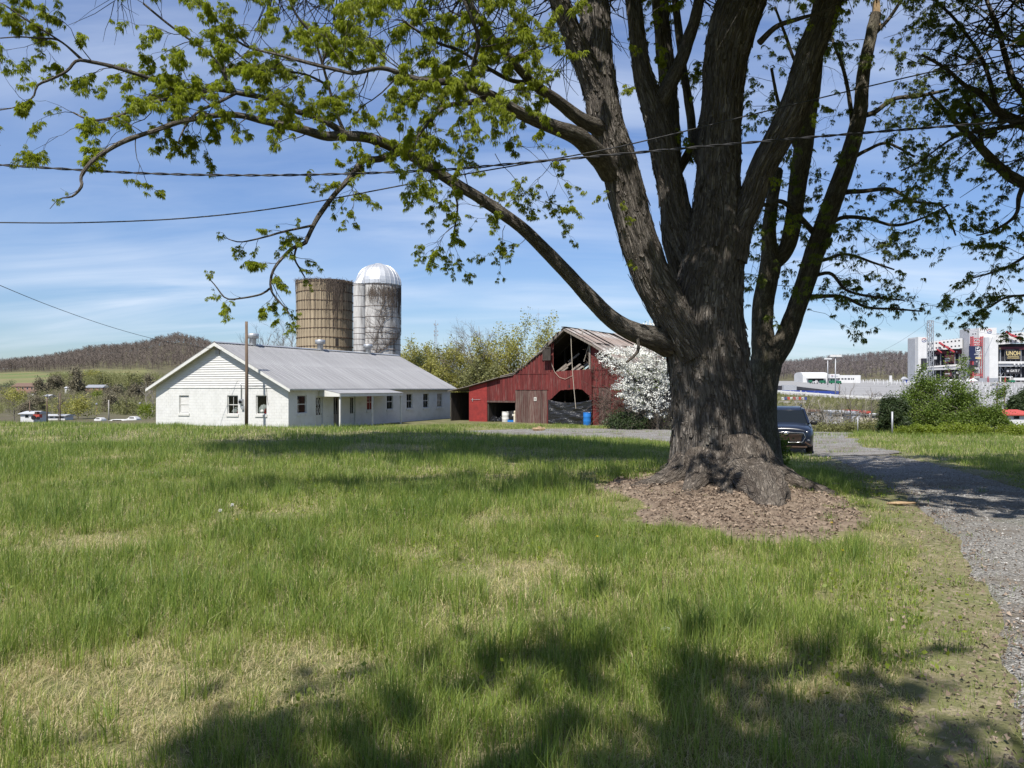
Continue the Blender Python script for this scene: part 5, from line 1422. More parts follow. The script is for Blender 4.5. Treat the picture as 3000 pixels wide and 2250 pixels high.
 for u in (u0 + .15, (u0 + u1) / 2, u1 - .15):
  MB().box(ex - .14, ex - .04, u - .05, u + .05, 0, zf - .1).obj('porch_post', M['white_trim'], p)
 # meter and service pipe on the gable
 xm_, zm_ = gab(c1(1648), d1(640))
 mb = MB(); mb.box(xm_ - .14, xm_ + .16, -.15, -.006, zm_ - .18, zm_ + .18); b = mb.obj('meter_box', M['galv'], root)
 mb = MB(); mb.tube([(xm_ + .03, -.15, zm_), (xm_ + .03, -.26, zm_)], .1, 14); mb.obj('meter_dial', M['glass'], b, True)
 mb = MB(); mb.tube([(xm_, -.07, zm_ + .18), (xm_, -.07, zm_ + 1.1), (xm_ - .05, -.12, zm_ + 1.25)], .03, 8); mb.obj('conduit', M['galv'], b, True)
 mb = MB(); mb.box(xm_ + .02, xm_ + .22, -.12, -.006, zm_ - .52, zm_ - .28); mb.obj('switch_box', M['galv'], b)
 mb = MB(); mb.tube([(xm_ + .1, -.03, zm_ + 1.0), (xm_ + 1.6, -.035, zm_ + 1.05), (xm_ + 2.1, -.035, zm_ + 1.0), (xm_ + 2.15, -.03, zm_ + .5), (xm_ + 2.25, -.03, zm_ - .2)], .012, 6); mb.obj('cable', M['cable'], b)
 # things standing behind the gable windows
 def lump(name, label, cat, x, y, z, r, mat, sd):
  g_ = np.random.default_rng(sd); mb = MB(); n = 14
  prof = [(0.02, -r), (r * .7, -r * .95), (r, -r * .3), (r * .85, r * .4), (r * .4, r * .85), (0.02, r)]
  mb.lathe(prof, n, (0, 0, 0))
  mb.v = [(a * (1 + .25 * g_.normal()), b * (1 + .15 * g_.normal()), c * (1 + .1 * g_.normal())) for a, b, c in mb.v]
  w = root.matrix_basis @ Vector((x, y, z)) if False else Matrix.Translation(Vector((HC[0], HC[1], ZB))) @ Matrix.Rotation(R(-TH), 4, 'Z') @ Vector((x, y, z))
  o = mb.obj(name, mat, None, True); o.location = w
  tag(o, label, cat)
 a, b, z0, z1 = gw[1]; c, d, e, f = gw[2]
 lump('plastic_bag', 'crumpled white bag behind the middle gable window', 'bag', a + .42, .42, z0 + .22, .24, M['white_plastic'], 1)
 lump('cloth_bundle', 'red bundle low in the right corner of the middle gable window', 'bundle', b - .1, .36, z0 + .12, .16, M['red_cloth'], 2)
 lump('feed_sack', 'white sack leaning inside the right gable window beside the pole', 'sack', c + .32, .40, z0 + .32, .33, M['white_plastic'], 3)
 lump('red_bundle', 'bright red bundle beside the white sack in the gable window', 'bundle', d - .2, .34, z0 + .2, .24, M['red_cloth'], 4)
 mb = MB(); mb.box(-.08, .08, -.06, .06, 0.0, .1)
 mb = MB(); sxy = Matrix.Translation(Vector((HC[0], HC[1], ZB))) @ Matrix.Rotation(R(-TH), 4, 'Z')
 for zz_ in (0.3, .62): mb.bar(sxy @ Vector((c + .45, .9, e + zz_)), sxy @ Vector((d + .6, .9, e + zz_)), .3, .03)
 mb.bar(sxy @ Vector((c + .5, .9, .06)), sxy @ Vector((c + .5, .9, e + .7)), .05, .05); mb.bar(sxy @ Vector((d + .5, .9, .06)), sxy @ Vector((d + .5, .9, e + .7)), .05, .05)
 o = mb.obj('shelf_unit', M['tan_wood'], None, False, tuple(sxy @ Vector((c + .5, .9, .06)))); tag(o, 'wooden shelf standing inside the building behind the gable window', 'shelf')
build_house()
def build_pole():
 P0 = at(722, 1232, 49.3); zt = at(722, 942, 49.3).z
 gz = h1(P0.x, P0.y)
 root = thing('utility_pole', 'short brown timber pole standing before the white gable', 'pole', (P0.x, P0.y, gz))
 mb = MB(); mb.tube([(0, 0, -.3), (0.02, 0, (zt - gz) * .5), (0.0, 0, zt - gz)], [.115, .1, .085], 14)
 mb.obj('post', M['pole_wood'], root, True)
 mb = MB(); mb.tube([(.08, -.05, 3.6), (.16, -.06, 3.9), (.1, -.05, 4.2)], .015, 6); mb.tube([(.09, -.05, 0), (.1, -.05, 3.6)], .018, 6); mb.obj('ground_wire', M['cable'], root)
build_pole()
# ---------------------------------------------------------------- silos
def ring_panels(root, name, n, r, z0, z1, mat, groove=0.02, thick=0.1, proud=None):
 a = 2 * PI / n
 mb = MB(); k = 4; g = groove / r / 2
 for rr_ in (r, r - thick):
  for zz_ in (z0, z1):
   for i in range(k + 1):
    t = -a / 2 + g + (a - 2 * g) * i / k
    mb.v.append((rr_ * math.cos(t), rr_ * math.sin(t), zz_))
 m = k + 1
 for i in range(k):
  mb.f.append((i, i + 1, m + i + 1, m + i))
 mb.f += [(0, m, 3 * m, 2 * m), (k, 2 * m + k, 3 * m + k, m + k)]
 p = mb.obj(name, mat, root)
 for j in range(1, n):
  link_copy(p, root, None, j * a)
 return p
def build_silos():
 # open-topped cream silo
 Yc = 90.0
 cx_ = (951.5 - CX) / F * Yc
 r = 161.0 / F * Yc / 2
 top = CZ + (HY - 828) / F * Yc - ZB
 root = thing('cream_silo', 'open-topped cream concrete silo with vertical staves and rusty hoops', 'silo', (cx_, Yc, ZB))
 ring_panels(root, 'stave', 46, r, 0, top, M['silo_cream'], 0.05, 0.14)
 MB().lathe([(r - .05, 0), (r - .05, top - .02), (r - .13, top - .02), (r - .13, 0.1)], 48).obj('inner_wall', M['dark_wood'], root, True)
 hz = [top - .25 - 1.05 * i for i in range(13)]
 for i, z in enumerate(hz):
  if z < 0.2: break
  ring = [(math.cos(t) * (r + .02), math.sin(t) * (r + .02), z + .03 * math.sin(t * 3 + i)) for t in np.linspace(0, 2 * PI, 61)]
  mb = MB(); mb.tube(ring, .03, 5, False); h_ = mb.obj('hoop', M['hoop'], root, True)
  mb = MB()
  for j in range(46):
   t = 2 * PI * (j + .5) / 46
   c, s = math.cos(t), math.sin(t)
   mb.bar((c * (r + .02) - s * -.1, s * (r + .02) + c * -.1, z + .03 * math.sin(t * 3 + i)), (c * (r + .02) - s * .1, s * (r + .02) + c * .1, z + .03 * math.sin(t * 3 + i)), .07, .10)
  lg = mb.obj('hoop_lugs', M['hoop'], h_); lg['kind'] = 'stuff'
 # shuttered hatches in the chute line on the right
 tc_ = math.radians(-90 + 38)
 for z in (top - 3.4, top - 7.6):
  c, s = math.cos(tc_), math.sin(tc_)
  mb = MB(); mb.bar((c * (r + .01), s * (r + .01), z), (c * (r + .01), s * (r + .01), z + .9), .34, .05, (c, s, 0)); mb.obj('hatch', M['dark_wood'], root)
 # bare creeper hanging over the rim
 g = random.Random(3); t = Tree(7)
 for _ in range(300):
  th = g.uniform(-PI, 0) if g.random() < .4 else g.gauss(-PI / 2 + .62, .22)
  L = g.uniform(.3, 1.6) if g.random() < .7 else g.uniform(2, 7)
  p = Vector((cx_ + math.cos(th) * (r + .06), Yc + math.sin(th) * (r + .06), ZB + top + .05))
  pts = [p.copy()]
  for i in range(5):
   p = p + Vector((g.gauss(0, .05), g.gauss(-.01, .03), -L / 5)); q = Vector((p.x - cx_, p.y - Yc)); q = q.normalized() * (r + g.uniform(.04, .12)); p.x, p.y = cx_ + q.x, Yc + q.y; pts.append(p.copy())
  t.tw.setdefault(6, []).append((pts, .022, .01))
 for _ in range(260):
  th = g.uniform(-PI - .3, .3); p = Vector((cx_ + math.cos(th) * r, Yc + math.sin(th) * r, ZB + top))
  pts, _d = t.path(p, Vector((g.gauss(0, 1), g.gauss(0, 1), .5)), g.uniform(.2, .6), .05)
  t.tw.setdefault(6, []).append((pts, .02, .008))
 t.add_twigs(3)
 tag(t.wood.obj('dead_creeper', M['vine'], None, True, (cx_, Yc - r, ZB + top - 2)), 'dry brown creeper fringing the rim of the cream silo', 'creeper')
 # domed white silo
 Yw = 87.0
 wx = (1109 - CX) / F * Yw
 r = 128.0 / F * Yw / 2
 top = CZ + (HY - 836) / F * Yw - ZB
 root = thing('white_silo', 'stained white concrete silo with a ribbed metal dome and side chute', 'silo', (wx, Yw, ZB))
 MB().lathe([(r, 0), (r, top)], 64).obj('barrel_wall', M['silo_white'], root, True)
 zs = [top - .18 - 1.18 * i for i in range(5)]; z = zs[-1]
 while z > .6:
  z -= .62; zs.append(z)
 for i, z in enumerate(zs):
  ring = [(math.cos(t) * (r + .012), math.sin(t) * (r + .012), z + .02 * math.sin(t * 2 + i)) for t in np.linspace(0, 2 * PI, 61)]
  MB().tube(ring, .026, 5, False).obj('hoop', M['hoop'], root, True)
 # dome of gores
 n = 26; a = 2 * PI / n; hd = (836 - 776) / F * Yw * 1.04; mb = MB(); rows = 9; R2 = r + .07
 for i in range(rows + 1):
  ph = (PI / 2) * i / rows * 0.985
  rr_ = R2 * math.cos(ph) ** 0.86; zz_ = top - .05 + hd * math.sin(ph)
  for j, (f_, o) in enumerate(((-.5, .045), (-.44, .045), (-.40, 0), (.40, 0), (.44, .045), (.5, .045))):
   t_ = a * f_; k = (rr_ + o * (1 - i / rows * .6))
   mb.v.append((k * math.cos(t_), k * math.sin(t_), zz_ + o * .4))
 for i in range(rows):
  for j in range(5): mb.f.append((i * 6 + j, i * 6 + j + 1, i * 6 + 7 + j, i * 6 + 6 + j))
 p = mb.obj('dome_panel', M['dome_metal'], root)
 for j in range(1, n): link_copy(p, root, None, j * a)
 MB().lathe([(.5, top + hd - .06), (.42, top + hd + .03), (.01, top + hd + .06)], 20).obj('dome_cap', M['dome_metal'], root, True)
 # chute on the left front with its pointed hood
 ca = math.radians(-90 - 42); rc = .72; ccx, ccy = math.cos(ca) * (r + .12), math.sin(ca) * (r + .12)
 MB().lathe([(rc, 0), (rc, top - .05)], 28, (ccx, ccy, 0)).obj('chute', M['silo_white'], root, True)
 for i, z in enumerate(zs[:9]):
  MB().tube([(ccx + math.cos(t) * (rc + .01), ccy + math.sin(t) * (rc + .01), z - .1) for t in np.linspace(0, 2 * PI, 33)], .02, 5, False).obj('chute_hoop', M['hoop'], root, True)
 mb = MB(); ax, ay = ccx * .72, ccy * .72
 nseg = 16
 for i in range(nseg):
  t0, t1 = 2 * PI * i / nseg, 2 * PI * (i + 1) / nseg
  mb.poly([(ccx + math.cos(t0) * (rc + .05), ccy + math.sin(t0) * (rc + .05), top - .1), (ccx + math.cos(t1) * (rc + .05), ccy + math.sin(t1) * (rc + .05), top - .1), (ax + math.cos(t1) * .16, ay + math.sin(t1) * .16, top + 1.55), (ax + math.cos(t0) * .16, ay + math.sin(t0) * .16, top + 1.55)])
 mb.obj('chute_hood', M['dome_metal'], root)
 g = random.Random(9); t = Tree(12)
 def creep(th, z, dth, dz, steps, rad, lev=0):
  pts = []
  for i in range(steps):
   q = Vector((wx + math.cos(th) * (r + .07), Yw + math.sin(th) * (r + .07), ZB + z)); pts.append(q)
   th += dth + g.gauss(0, .05); z += dz + g.gauss(0, .10)
   if lev and g.random() < .55: creep(th, z, g.gauss(0.0, .07), g.uniform(.05, .3), 6, rad * .5, lev - 1)
   if z > top - .05: dz = -abs(dz) * .3
  for i in range(0, len(pts) - 5, 5):
   t.tw.setdefault(6, []).append((pts[i:i + 6], rad * (1 - i / steps * .6), rad * (1 - (i + 5) / steps * .6)))
 for th0, z0, a, b in ((-2.0, 4.0, .035, .32), (-1.75, 5.5, .07, .14), (-1.6, 6.2, .06, .1), (-1.9, 3, .015, .42), (-1.3, 8.5, .05, .16)):
  creep(th0, z0, a, b, 26, .035, 2)
 for _ in range(260):
  th = g.uniform(-1.85, .15); L = g.uniform(.4, 3.5) * (0.5 + .5 * ss(-1.9, 0, th)); p = Vector((wx + math.cos(th) * r, Yw + math.sin(th) * r, ZB + top - g.uniform(.1, 1.2)))
  pts = []
  for i in range(6):
   th += g.gauss(0, .025); pts.append(Vector((wx + math.cos(th) * (r + .07), Yw + math.sin(th) * (r + .07), p.z - L * i / 5)))
  t.tw.setdefault(6, []).append((pts, .018, .009))
 t.add_twigs(3)
 tag(t.wood.obj('dead_vine', M['vine'], None, True, (wx, Yw - r, ZB + 7)), 'leafless vine climbing the stained white silo', 'vine')
build_silos()
# ---------------------------------------------------------------- the red barn
BO = (7.9, 56.2)                                   # right end of its front
BD = (-0.829, 0.559)                               # along the front, to the left
BB = (0.559, 0.829)                                # away from the front
bpl = plane_px(BO, BD, ZB)
BANG = math.atan2(BB[1], BB[0]) - PI / 2           # turn of the barn's own axes
def B2(cx_, cy_):                                  # detail-picture coordinates -> along the front from the right end, height
 u, z = bpl(1250 + cx_ * 0.339, 900 + cy_ * 0.339)
 return -u, z                                   # local x runs to the right, so the front lies at x <= 0
def build_barn():
 root = thing('red_barn', 'weathered red timber barn with an open hayloft and a rusty roof', 'barn', (BO[0], BO[1], ZB), BANG)
 rg = random.Random(17)
 P = B2
 def boards(poly_top, x0, x1, bot, mat, w=0.24, y=0.0, name='barn_board', th=0.03, gap=0.012, skip=0.0):
  """vertical boards between two heights given as functions of x"""
  n = max(1, int(round((x1 - x0) / w)))
  for i in range(n):
   a, b = x0 + (x1 - x0) * i / n + gap / 2, x0 + (x1 - x0) * (i + 1) / n - gap / 2
   if rg.random() < skip: continue
   o = rg.uniform(-.008, .008)
   zb0, zb1 = bot(a), bot(b); zt0, zt1 = poly_top(a), poly_top(b)
   if zt0 - zb0 < .05 or zt1 - zb1 < .05: continue
   j = rg.uniform(-.02, .02)
   mb = MB().hexa([(a, y - th + o, zb0 + j), (b, y - th + o, zb1 + j), (b, y + o, zb1 + j), (a, y + o, zb0 + j), (a, y - th + o, zt0), (b, y - th + o, zt1), (b, y + o, zt1), (a, y + o, zt0)])
   mb.obj(name, mat if not callable(mat) else mat((a + b) / 2), root)
 C = lambda v: (lambda x: v)
 def lin(p, q):
  return lambda x: p[1] + (q[1] - p[1]) * (x - p[0]) / (q[0] - p[0])
 # key points along the front
 xL0 = P(205, 975)[0]; xL1 = P(370, 975)[0]; xb0 = P(525, 990)[0]; xb1 = P(768, 990)[0]; xc0 = P(1074, 900)[0]; xc1 = P(1430, 900)[0]; xR = P(1705, 900)[0]
 roofline = [P(205, 722), P(372, 682), P(640, 604), P(752, 582), P(1012, 372), P(1212, 180)]
 def roof_at(x):
  for (xa, za), (xb_, zb_) in zip(roofline[:-1], roofline[1:]):
   if xa <= x <= xb_: return za + (zb_ - za) * (x - xa) / (xb_ - xa)
  return roofline[-1][1] if x > roofline[-1][0] else roofline[0][1]
 apex = roofline[-1]
 xr1 = P(1570, 385); xr2 = P(1740, 500)
 rline = [apex, P(1458, 312), xr1, (xR + .1, xr1[1] + (xR + .1 - xr1[0]) * (xr1[1] - P(1458, 312)[1]) / (xr1[0] - P(1458, 312)[0]) * 1.05)]
 def rroof_at(x):
  for (xa, za), (xb_, zb_) in zip(rline[:-1], rline[1:]):
   if xa <= x <= xb_: return za + (zb_ - za) * (x - xa) / (xb_ - xa)
  return rline[-1][1]
 # painted block pier and the boards over the second opening
 zt = lambda x: roof_at(x) - .1
 bh, bw = .2, .4
 mb = MB(); r = 0
 while r * bh < zt(xb0):
  s = xL1 - (r % 2) * bw / 2
  while s < xb0:
   a, b = max(s, xL1), min(s + bw, xb0)
   top = min((r + 1) * bh, zt((a + b) / 2))
   if b - a > .04 and top > r * bh + .03: mb.box(a + .004, b - .004, -.06 + rg.uniform(-.002, .002), .1, r * bh + .004, top - .004)
   s += bw
  r += 1
 o = mb.obj('block_pier', M['red_block'], root); o['kind'] = 'stuff'
 MB().hexa([(xL1 + .01, -.055, 0), (xb0 - .01, -.055, 0), (xb0 - .01, .12, 0), (xL1 + .01, .12, 0), (xL1 + .01, -.055, zt(xL1) - .01), (xb0 - .01, -.055, zt(xb0) - .01), (xb0 - .01, .12, zt(xb0) - .01), (xL1 + .01, .12, zt(xL1) - .01)]).obj('pier_core', M['red_block'], root)
 zlin = P(640, 808)[1]
 boards(zt, xb0 + .01, xb1, C(zlin), M['red_wood'])
 MB().box(xb0, xb1 + .05, -.05, .05, zlin - .14, zlin - .005).obj('lintel', M['worn_wood'], root)
 # middle wall left of the big doorway: upper red boards, lower worn boards
 zs = P(930, 712)[1]; z5 = P(900, 576)[1]
 boards(lambda x: min(zt(x), z5 - .02), xb1, xc0, C(zs + .01), M['red_wood'], .23)
 boards(zt, xb1, xc0, C(z5 + .01), M['red_wood'], .23, .004)
 boards(C(zs - .01), xb1, xc0 - .35, C(.02), M['worn_wood'], .2, .01)
 boards(C(zs - .01), xc0 - .35, xc0, C(.02), M['red_wood'], .18, .01)
 for z, x0, x1 in ((zs, xb1, xc0), (z5, xb1, xc0)):
  MB().box(x0, x1, -.055, -.03, z - .03, z + .03).obj('batten', M['red_wood'], root)
 # the doorway bay: boards over the arch with cut corners
 zh0, zh1 = P(1100, 560)[1], P(1420, 535)[1]
 arch = [P(1085, 795), P(1168, 716), P(1345, 706), P(1425, 772)]
 def arch_at(x):
  for (xa, za), (xb_, zb_) in zip(arch[:-1], arch[1:]):
   if xa <= x <= xb_: return za + (zb_ - za) * (x - xa) / (xb_ - xa)
  return arch[0][1] if x < arch[0][0] else arch[-1][1]
 boards(lin((xc0, zh0), (xc1, zh1)), xc0 + .02, xc1 - .02, arch_at, M['red_wood'], .25, -.16)
 for x in (xc0, xc1):
  MB().box(x - .1, x + .06, -.2, .04, 0.02, zh0 + .15).obj('door_post', M['red_wood'], root)
 # red cheeks beside the loft opening
 xa1 = P(1098, 500)[0]
 boards(zt, xc0 + .03, xa1, C(zh0), M['red_wood'], .2, -.02)
 xh1 = P(1412, 500)[0]
 MB().box(xh1 - .07, xh1 + .07, -.09, .05, zh1 - .1, rroof_at(xh1) - .1).obj('loft_post', M['grey_wood'], root)
 # right-hand wall
 boards(lambda x: rroof_at(x) - .12, xh1 + .08, xR, C(P(1550, 690)[1] + .02), M['red_wood'], .25, .0)
 boards(C(P(1550, 690)[1]), xc1 + .07, xR, C(.02), lambda x: M['worn_wood'] if P(1490, 900)[0] < x < P(1585, 900)[0] else M['red_wood'], .25, .01)
 MB().box(xc1 + .07, xR, -.05, -.032, P(1550, 538)[1] - .03, P(1550, 538)[1] + .03).obj('batten', M['red_wood'], root)
 MB().box(xc1 + .07, xR, -.05, -.022, P(1550, 690)[1] - .03, P(1550, 690)[1] + .03).obj('batten', M['red_wood'], root)
 # loft shutter swung open on the left
 a, z0 = P(1032, 462); b, z1 = P(1100, 345)
 mb = MB(); mb.box(a, b, -.5, -.46, z0, z1); sh = mb.obj('loft_shutter', M['dark_wood'], root)
 mb = MB()
 for z in (z0 + .05, z1 - .05): mb.box(a, b, -.53, -.502, z - .05, z + .05)
 mb.box(a, a + .08, -.53, -.502, z0 + .1, z1 - .1); mb.box(b - .08, b, -.53, -.502, z0 + .1, z1 - .1)
 mb.obj('shutter_frame', M['dark_wood'], sh)
 # the body behind: side and back walls, loft floor, posts, rafters
 LEN = 9.5
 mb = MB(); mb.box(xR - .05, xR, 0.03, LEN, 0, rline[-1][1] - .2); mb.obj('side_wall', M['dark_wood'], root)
 def back(x0, x1, z0, z1, w=.22, sk=0.0):
  n = int((x1 - x0) / w)
  for i in range(n):
   if rg.random() < sk: continue
   MB().box(x0 + i * w + .015, x0 + (i + 1) * w - .015, LEN, LEN + .03, z0, z1 + rg.uniform(-.05, .05)).obj('back_board', M['grey_wood'], root)
 back(xL0, xR, 0.02, 3.0, .34)
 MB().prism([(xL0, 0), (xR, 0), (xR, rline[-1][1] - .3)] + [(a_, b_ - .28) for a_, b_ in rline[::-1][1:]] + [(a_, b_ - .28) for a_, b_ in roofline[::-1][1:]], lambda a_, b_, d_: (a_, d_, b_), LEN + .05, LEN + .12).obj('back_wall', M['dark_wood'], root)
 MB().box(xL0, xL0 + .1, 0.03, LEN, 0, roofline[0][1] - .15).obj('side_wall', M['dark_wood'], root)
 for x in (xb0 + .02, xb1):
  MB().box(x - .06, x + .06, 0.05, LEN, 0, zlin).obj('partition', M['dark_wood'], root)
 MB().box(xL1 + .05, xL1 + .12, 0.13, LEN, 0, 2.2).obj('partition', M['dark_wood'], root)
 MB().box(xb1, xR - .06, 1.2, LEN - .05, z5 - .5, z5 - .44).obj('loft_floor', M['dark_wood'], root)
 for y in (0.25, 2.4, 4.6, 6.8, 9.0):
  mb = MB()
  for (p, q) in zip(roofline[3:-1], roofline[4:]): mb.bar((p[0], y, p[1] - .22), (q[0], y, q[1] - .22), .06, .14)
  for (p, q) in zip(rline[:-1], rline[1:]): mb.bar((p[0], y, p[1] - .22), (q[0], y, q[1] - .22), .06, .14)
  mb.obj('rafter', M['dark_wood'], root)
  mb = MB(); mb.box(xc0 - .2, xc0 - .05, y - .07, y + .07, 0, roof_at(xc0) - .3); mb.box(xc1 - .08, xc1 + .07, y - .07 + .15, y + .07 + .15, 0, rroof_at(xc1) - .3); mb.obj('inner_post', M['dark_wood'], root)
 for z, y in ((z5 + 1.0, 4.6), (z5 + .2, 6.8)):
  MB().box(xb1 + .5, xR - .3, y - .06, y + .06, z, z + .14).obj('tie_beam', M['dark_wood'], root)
 # fallen roof boards lying in the loft, catching the light
 for x, z, y, L in ((xa1 + .25, zh0 + .25, .5, 1.3), (xa1 + .6, zh0 + .45, .8, 1.2), (xa1 + .5, zh0 + .1, .45, 1.0), (xa1 + 1.35, zh0 + .12, .55, 1.1), (xa1 + 1.6, zh0 + .38, .6, .9), (xa1 + 1.2, zh0 + 1.15, 1.0, 1.0), (xa1 + 1.0, zh0 + 1.0, 1.05, .8), (xa1 + 2.25, zh0 + .5, .8, .6), (xa1 + 1.85, zh0 + .2, .5, .8)):
  mb = MB(); mb.bar((x - L * .36, y, z - L * .28), (x + L * .36, y + .25, z + L * .28), .16, .03, (0, -1, .4)); mb.obj('fallen_board', M['grey_wood'], root)
 # roof on the left: patchy boards and sheets; lower lean-to roof
 rf = MB()
 (xa, za), (xb_, zb_) = roofline[4], roofline[5]
 def slab(m, p, q, y0, y1, t=.05, lift=0.0):
  m.hexa([(p[0], y0, p[1] - t + lift), (q[0], y0, q[1] - t + lift), (q[0], y1, q[1] - t + lift), (p[0], y1, p[1] - t + lift), (p[0], y0, p[1] + lift), (q[0], y0, q[1] + lift), (q[0], y1, q[1] + lift), (p[0], y1, p[1] + lift)])
 for p, q in zip(roofline[:3], roofline[1:4]): slab(rf, p, q, -.35 if p[0] < roofline[2][0] - .01 else -.15, LEN)
 roof = rf.obj('roof', M['grey_wood'], root)
 for p, q, n in ((roofline[3], roofline[4], 9), (roofline[4], roofline[5], 11)):
  for i in range(n):
   a, b = i / n, (i + .86) / n
   if rg.random() < .06 and i < n - 1: continue
   pa = (p[0] + (q[0] - p[0]) * a, p[1] + (q[1] - p[1]) * a); pb = (p[0] + (q[0] - p[0]) * b, p[1] + (q[1] - p[1]) * b)
   y0 = -.45 + rg.uniform(-.25, .25) if p is roofline[4] else -.2 + rg.uniform(-.1, .15)
   mb = MB(); slab(mb, pa, pb, y0, LEN * rg.uniform(.8, 1.0), .035, rg.uniform(0, .02)); mb.obj('roof_board', M['grey_wood'], roof)
 for k in range(10):
  f = .1 + .09 * k; p, q = (roofline[3], roofline[4])
  x = p[0] + (q[0] - p[0]) * f; z = p[1] + (q[1] - p[1]) * f
  mb = MB(); mb.box(x - .05, x + .05, -.2, .3, z + .0, z + rg.uniform(.06, .16)); mb.obj('purlin_end', M['grey_wood'], roof)
 mb = MB(); slab(mb, roofline[2], (roofline[3][0] + .1, roofline[3][1] + .06), -.1, 3, .05, .1); mb.obj('loose_sheet', M['rust_roof'], roof)
 # rusty sheets on the right slope
 n = 15; pw = (LEN + .75) / n
 def rsheet(p, q):
  prof = [(0, 0), (.12, 0), (.18, .025), (.24, 0), (.45, 0), (.5, .025), (.56, 0), (.76, 0), (.82, .025), (.88, 0), (1.0, 0)]
  m = MB(); k = len(prof)
  for (x, z) in (p, q):
   for b, h in prof: m.v.append((x, b * pw, z + h))
  for i in range(k - 1): m.f.append((i, k + i, k + i + 1, i + 1))
  return m
 s1 = rsheet((apex[0] - .04, apex[1] + .03), (rline[1][0], rline[1][1] + .02)).obj('roof_sheet', M['rust_roof'], roof)
 s2 = rsheet((rline[1][0] - .1, rline[1][1] + .05), (rline[-1][0] + .25, rline[-1][1] - .12)).obj('roof_sheet', M['rust_roof'], roof)
 for s in (s1, s2):
  s.location = (0, -.55, 0)
  for i in range(1, n):
   c = link_copy(s, roof, (rg.uniform(-.04, .04), -.55 + i * pw, rg.uniform(-.012, .012)))
   c.rotation_euler = (rg.uniform(-.006, .006), rg.uniform(-.012, .012), 0)
 mb = MB(); slab(mb, roofline[3], roofline[4], .05, LEN, .03, -.07); slab(mb, roofline[4], roofline[5], .05, LEN, .03, -.07); slab(mb, (apex[0], apex[1]), rline[1], -.4, LEN, .05, -.03); slab(mb, rline[1], rline[-1], -.4, LEN, .05, -.05); mb.obj('deck_light_stop', M['dark_wood'], roof)  # left-slope slabs added under the boards to block light and darken the loft
 mb = MB(); mb.bar((apex[0], -.6, apex[1] + .05), (apex[0] - .05, LEN, apex[1] + .0), .3, .05); mb.obj('ridge_board', M['dark_wood'], roof)
 for p, q in ((roofline[4], apex), (apex, rline[1]), (rline[1], rline[2])):
  mb = MB(); mb.bar((p[0], -.5, p[1] - .14), (q[0], -.5, q[1] - .14), .05, .16); mb.obj('barge_board', M['grey_wood'], roof)
 mb = MB(); mb.bar((P(1375, 250)[0], -.56, P(1375, 250)[1]), (P(1380, 212)[0], -.56, P(1380, 212)[1]), .1, .03); mb.obj('loose_board', M['grey_wood'], roof)
 # sign on the worn boards
 a, z0 = P(930, 810); b, z1 = P(952, 778)
 s = MB().box(a, b, -.06, -.045, z0, z1).obj('sign', M['white_plastic'], root)
 m = MB(); xm = (a + b) / 2
 for i in range(2):
  zc_ = z0 + (z1 - z0) * (.33 + .34 * i)
  m.box(xm - .055, xm - .015, -.066, -.061, zc_ - .05, zc_ + .05); m.box(xm + .015, xm + .055, -.066, -.061, zc_ - .05, zc_ + .05)
 m.obj('sign_mark', M['dark_metal'], s)
 MB().box(P(1243, 690)[0] - .05, P(1243, 690)[0] + .06, -.2, -.17, P(1243, 695)[1], P(1243, 672)[1]).obj('bracket', M['black_plastic'], root)
 # ropes and cables
 mb = MB(); mb.tube([(P(1262, 200)[0], -.3, P(1262, 210)[1]), (P(1268, 400)[0], -.28, P(1268, 400)[1]), (P(1278, 560)[0], -.3, P(1278, 560)[1]), (P(1292, 720)[0], -.32, P(1292, 720)[1]), (P(1306, 876)[0], -.3, P(1306, 876)[1])], .022, 5); mb.obj('rope', M['rope'], root)
 mb = MB(); mb.tube([(P(1395, 330)[0], .1, P(1395, 330)[1]), (P(1350, 470)[0], .15, P(1350, 470)[1])], .02, 5); mb.obj('rope', M['rope'], root)
 pts = [(P(1090, 480)[0], -.24, P(1090, 480)[1]), (P(1120, 560)[0], -.24, P(1120, 560)[1]), (P(1160, 606)[0], -.24, P(1160, 606)[1]), (P(1210, 622)[0], -.24, P(1210, 622)[1]), (P(1275, 592)[0], -.24, P(1275, 592)[1])]
 mb = MB(); mb.tube(pts, .014, 5); mb.obj('rope', M['rope'], root)
 mb = MB(); mb.tube([(P(388, 800)[0], -.09, P(388, 800)[1]), (P(470, 798)[0], -.09, P(470, 798)[1])], .015, 5); mb.tube([(P(402, 815)[0], -.09, P(402, 815)[1]), (P(402, 785)[0], -.09, P(402, 785)[1])], .025, 5); mb.obj('pipe', M['galv'], root)
 loc = Matrix.Translation(Vector((BO[0], BO[1], ZB))) @ Matrix.Rotation(BANG, 4, 'Z')
 # black plastic sheet hung across the doorway
 x0, x1 = P(1064, 900)[0], P(1440, 900)[0]; nx, nz = 60, 40
 ztl, ztr, ztm = P(1064, 797)[1], P(1438, 800)[1], P(1250, 826)[1]
 zb = .06
 V = []
 gx = np.linspace(0, 1, nx); gz_ = np.linspace(0, 1, nz)
 A_, B_ = np.meshgrid(gx, gz_)
 top = ztl * (1 - A_) + ztr * A_ - (min(ztl, ztr) - ztm) * 4 * A_ * (1 - A_)
 X = x0 + (x1 - x0) * A_; Z = zb + (top - zb) * B_
 wr = 0.05 * vnoise(X * 1.2 + 4, Z * 3.2 + X * .6) + 0.03 * vnoise(X * 2.2, Z * 7 - X * 1.5) + .04 * np.sin((A_ - .5) * 14 * (1.2 - B_)) * (1 - B_) * .3
 Yv = -.27 + wr * np.minimum(1, 6 * A_ * (1 - A_) * 4)
 q = [(j * nx + i, j * nx + i + 1, (j + 1) * nx + i + 1, (j + 1) * nx + i) for j in range(nz - 1) for i in range(nx - 1)]
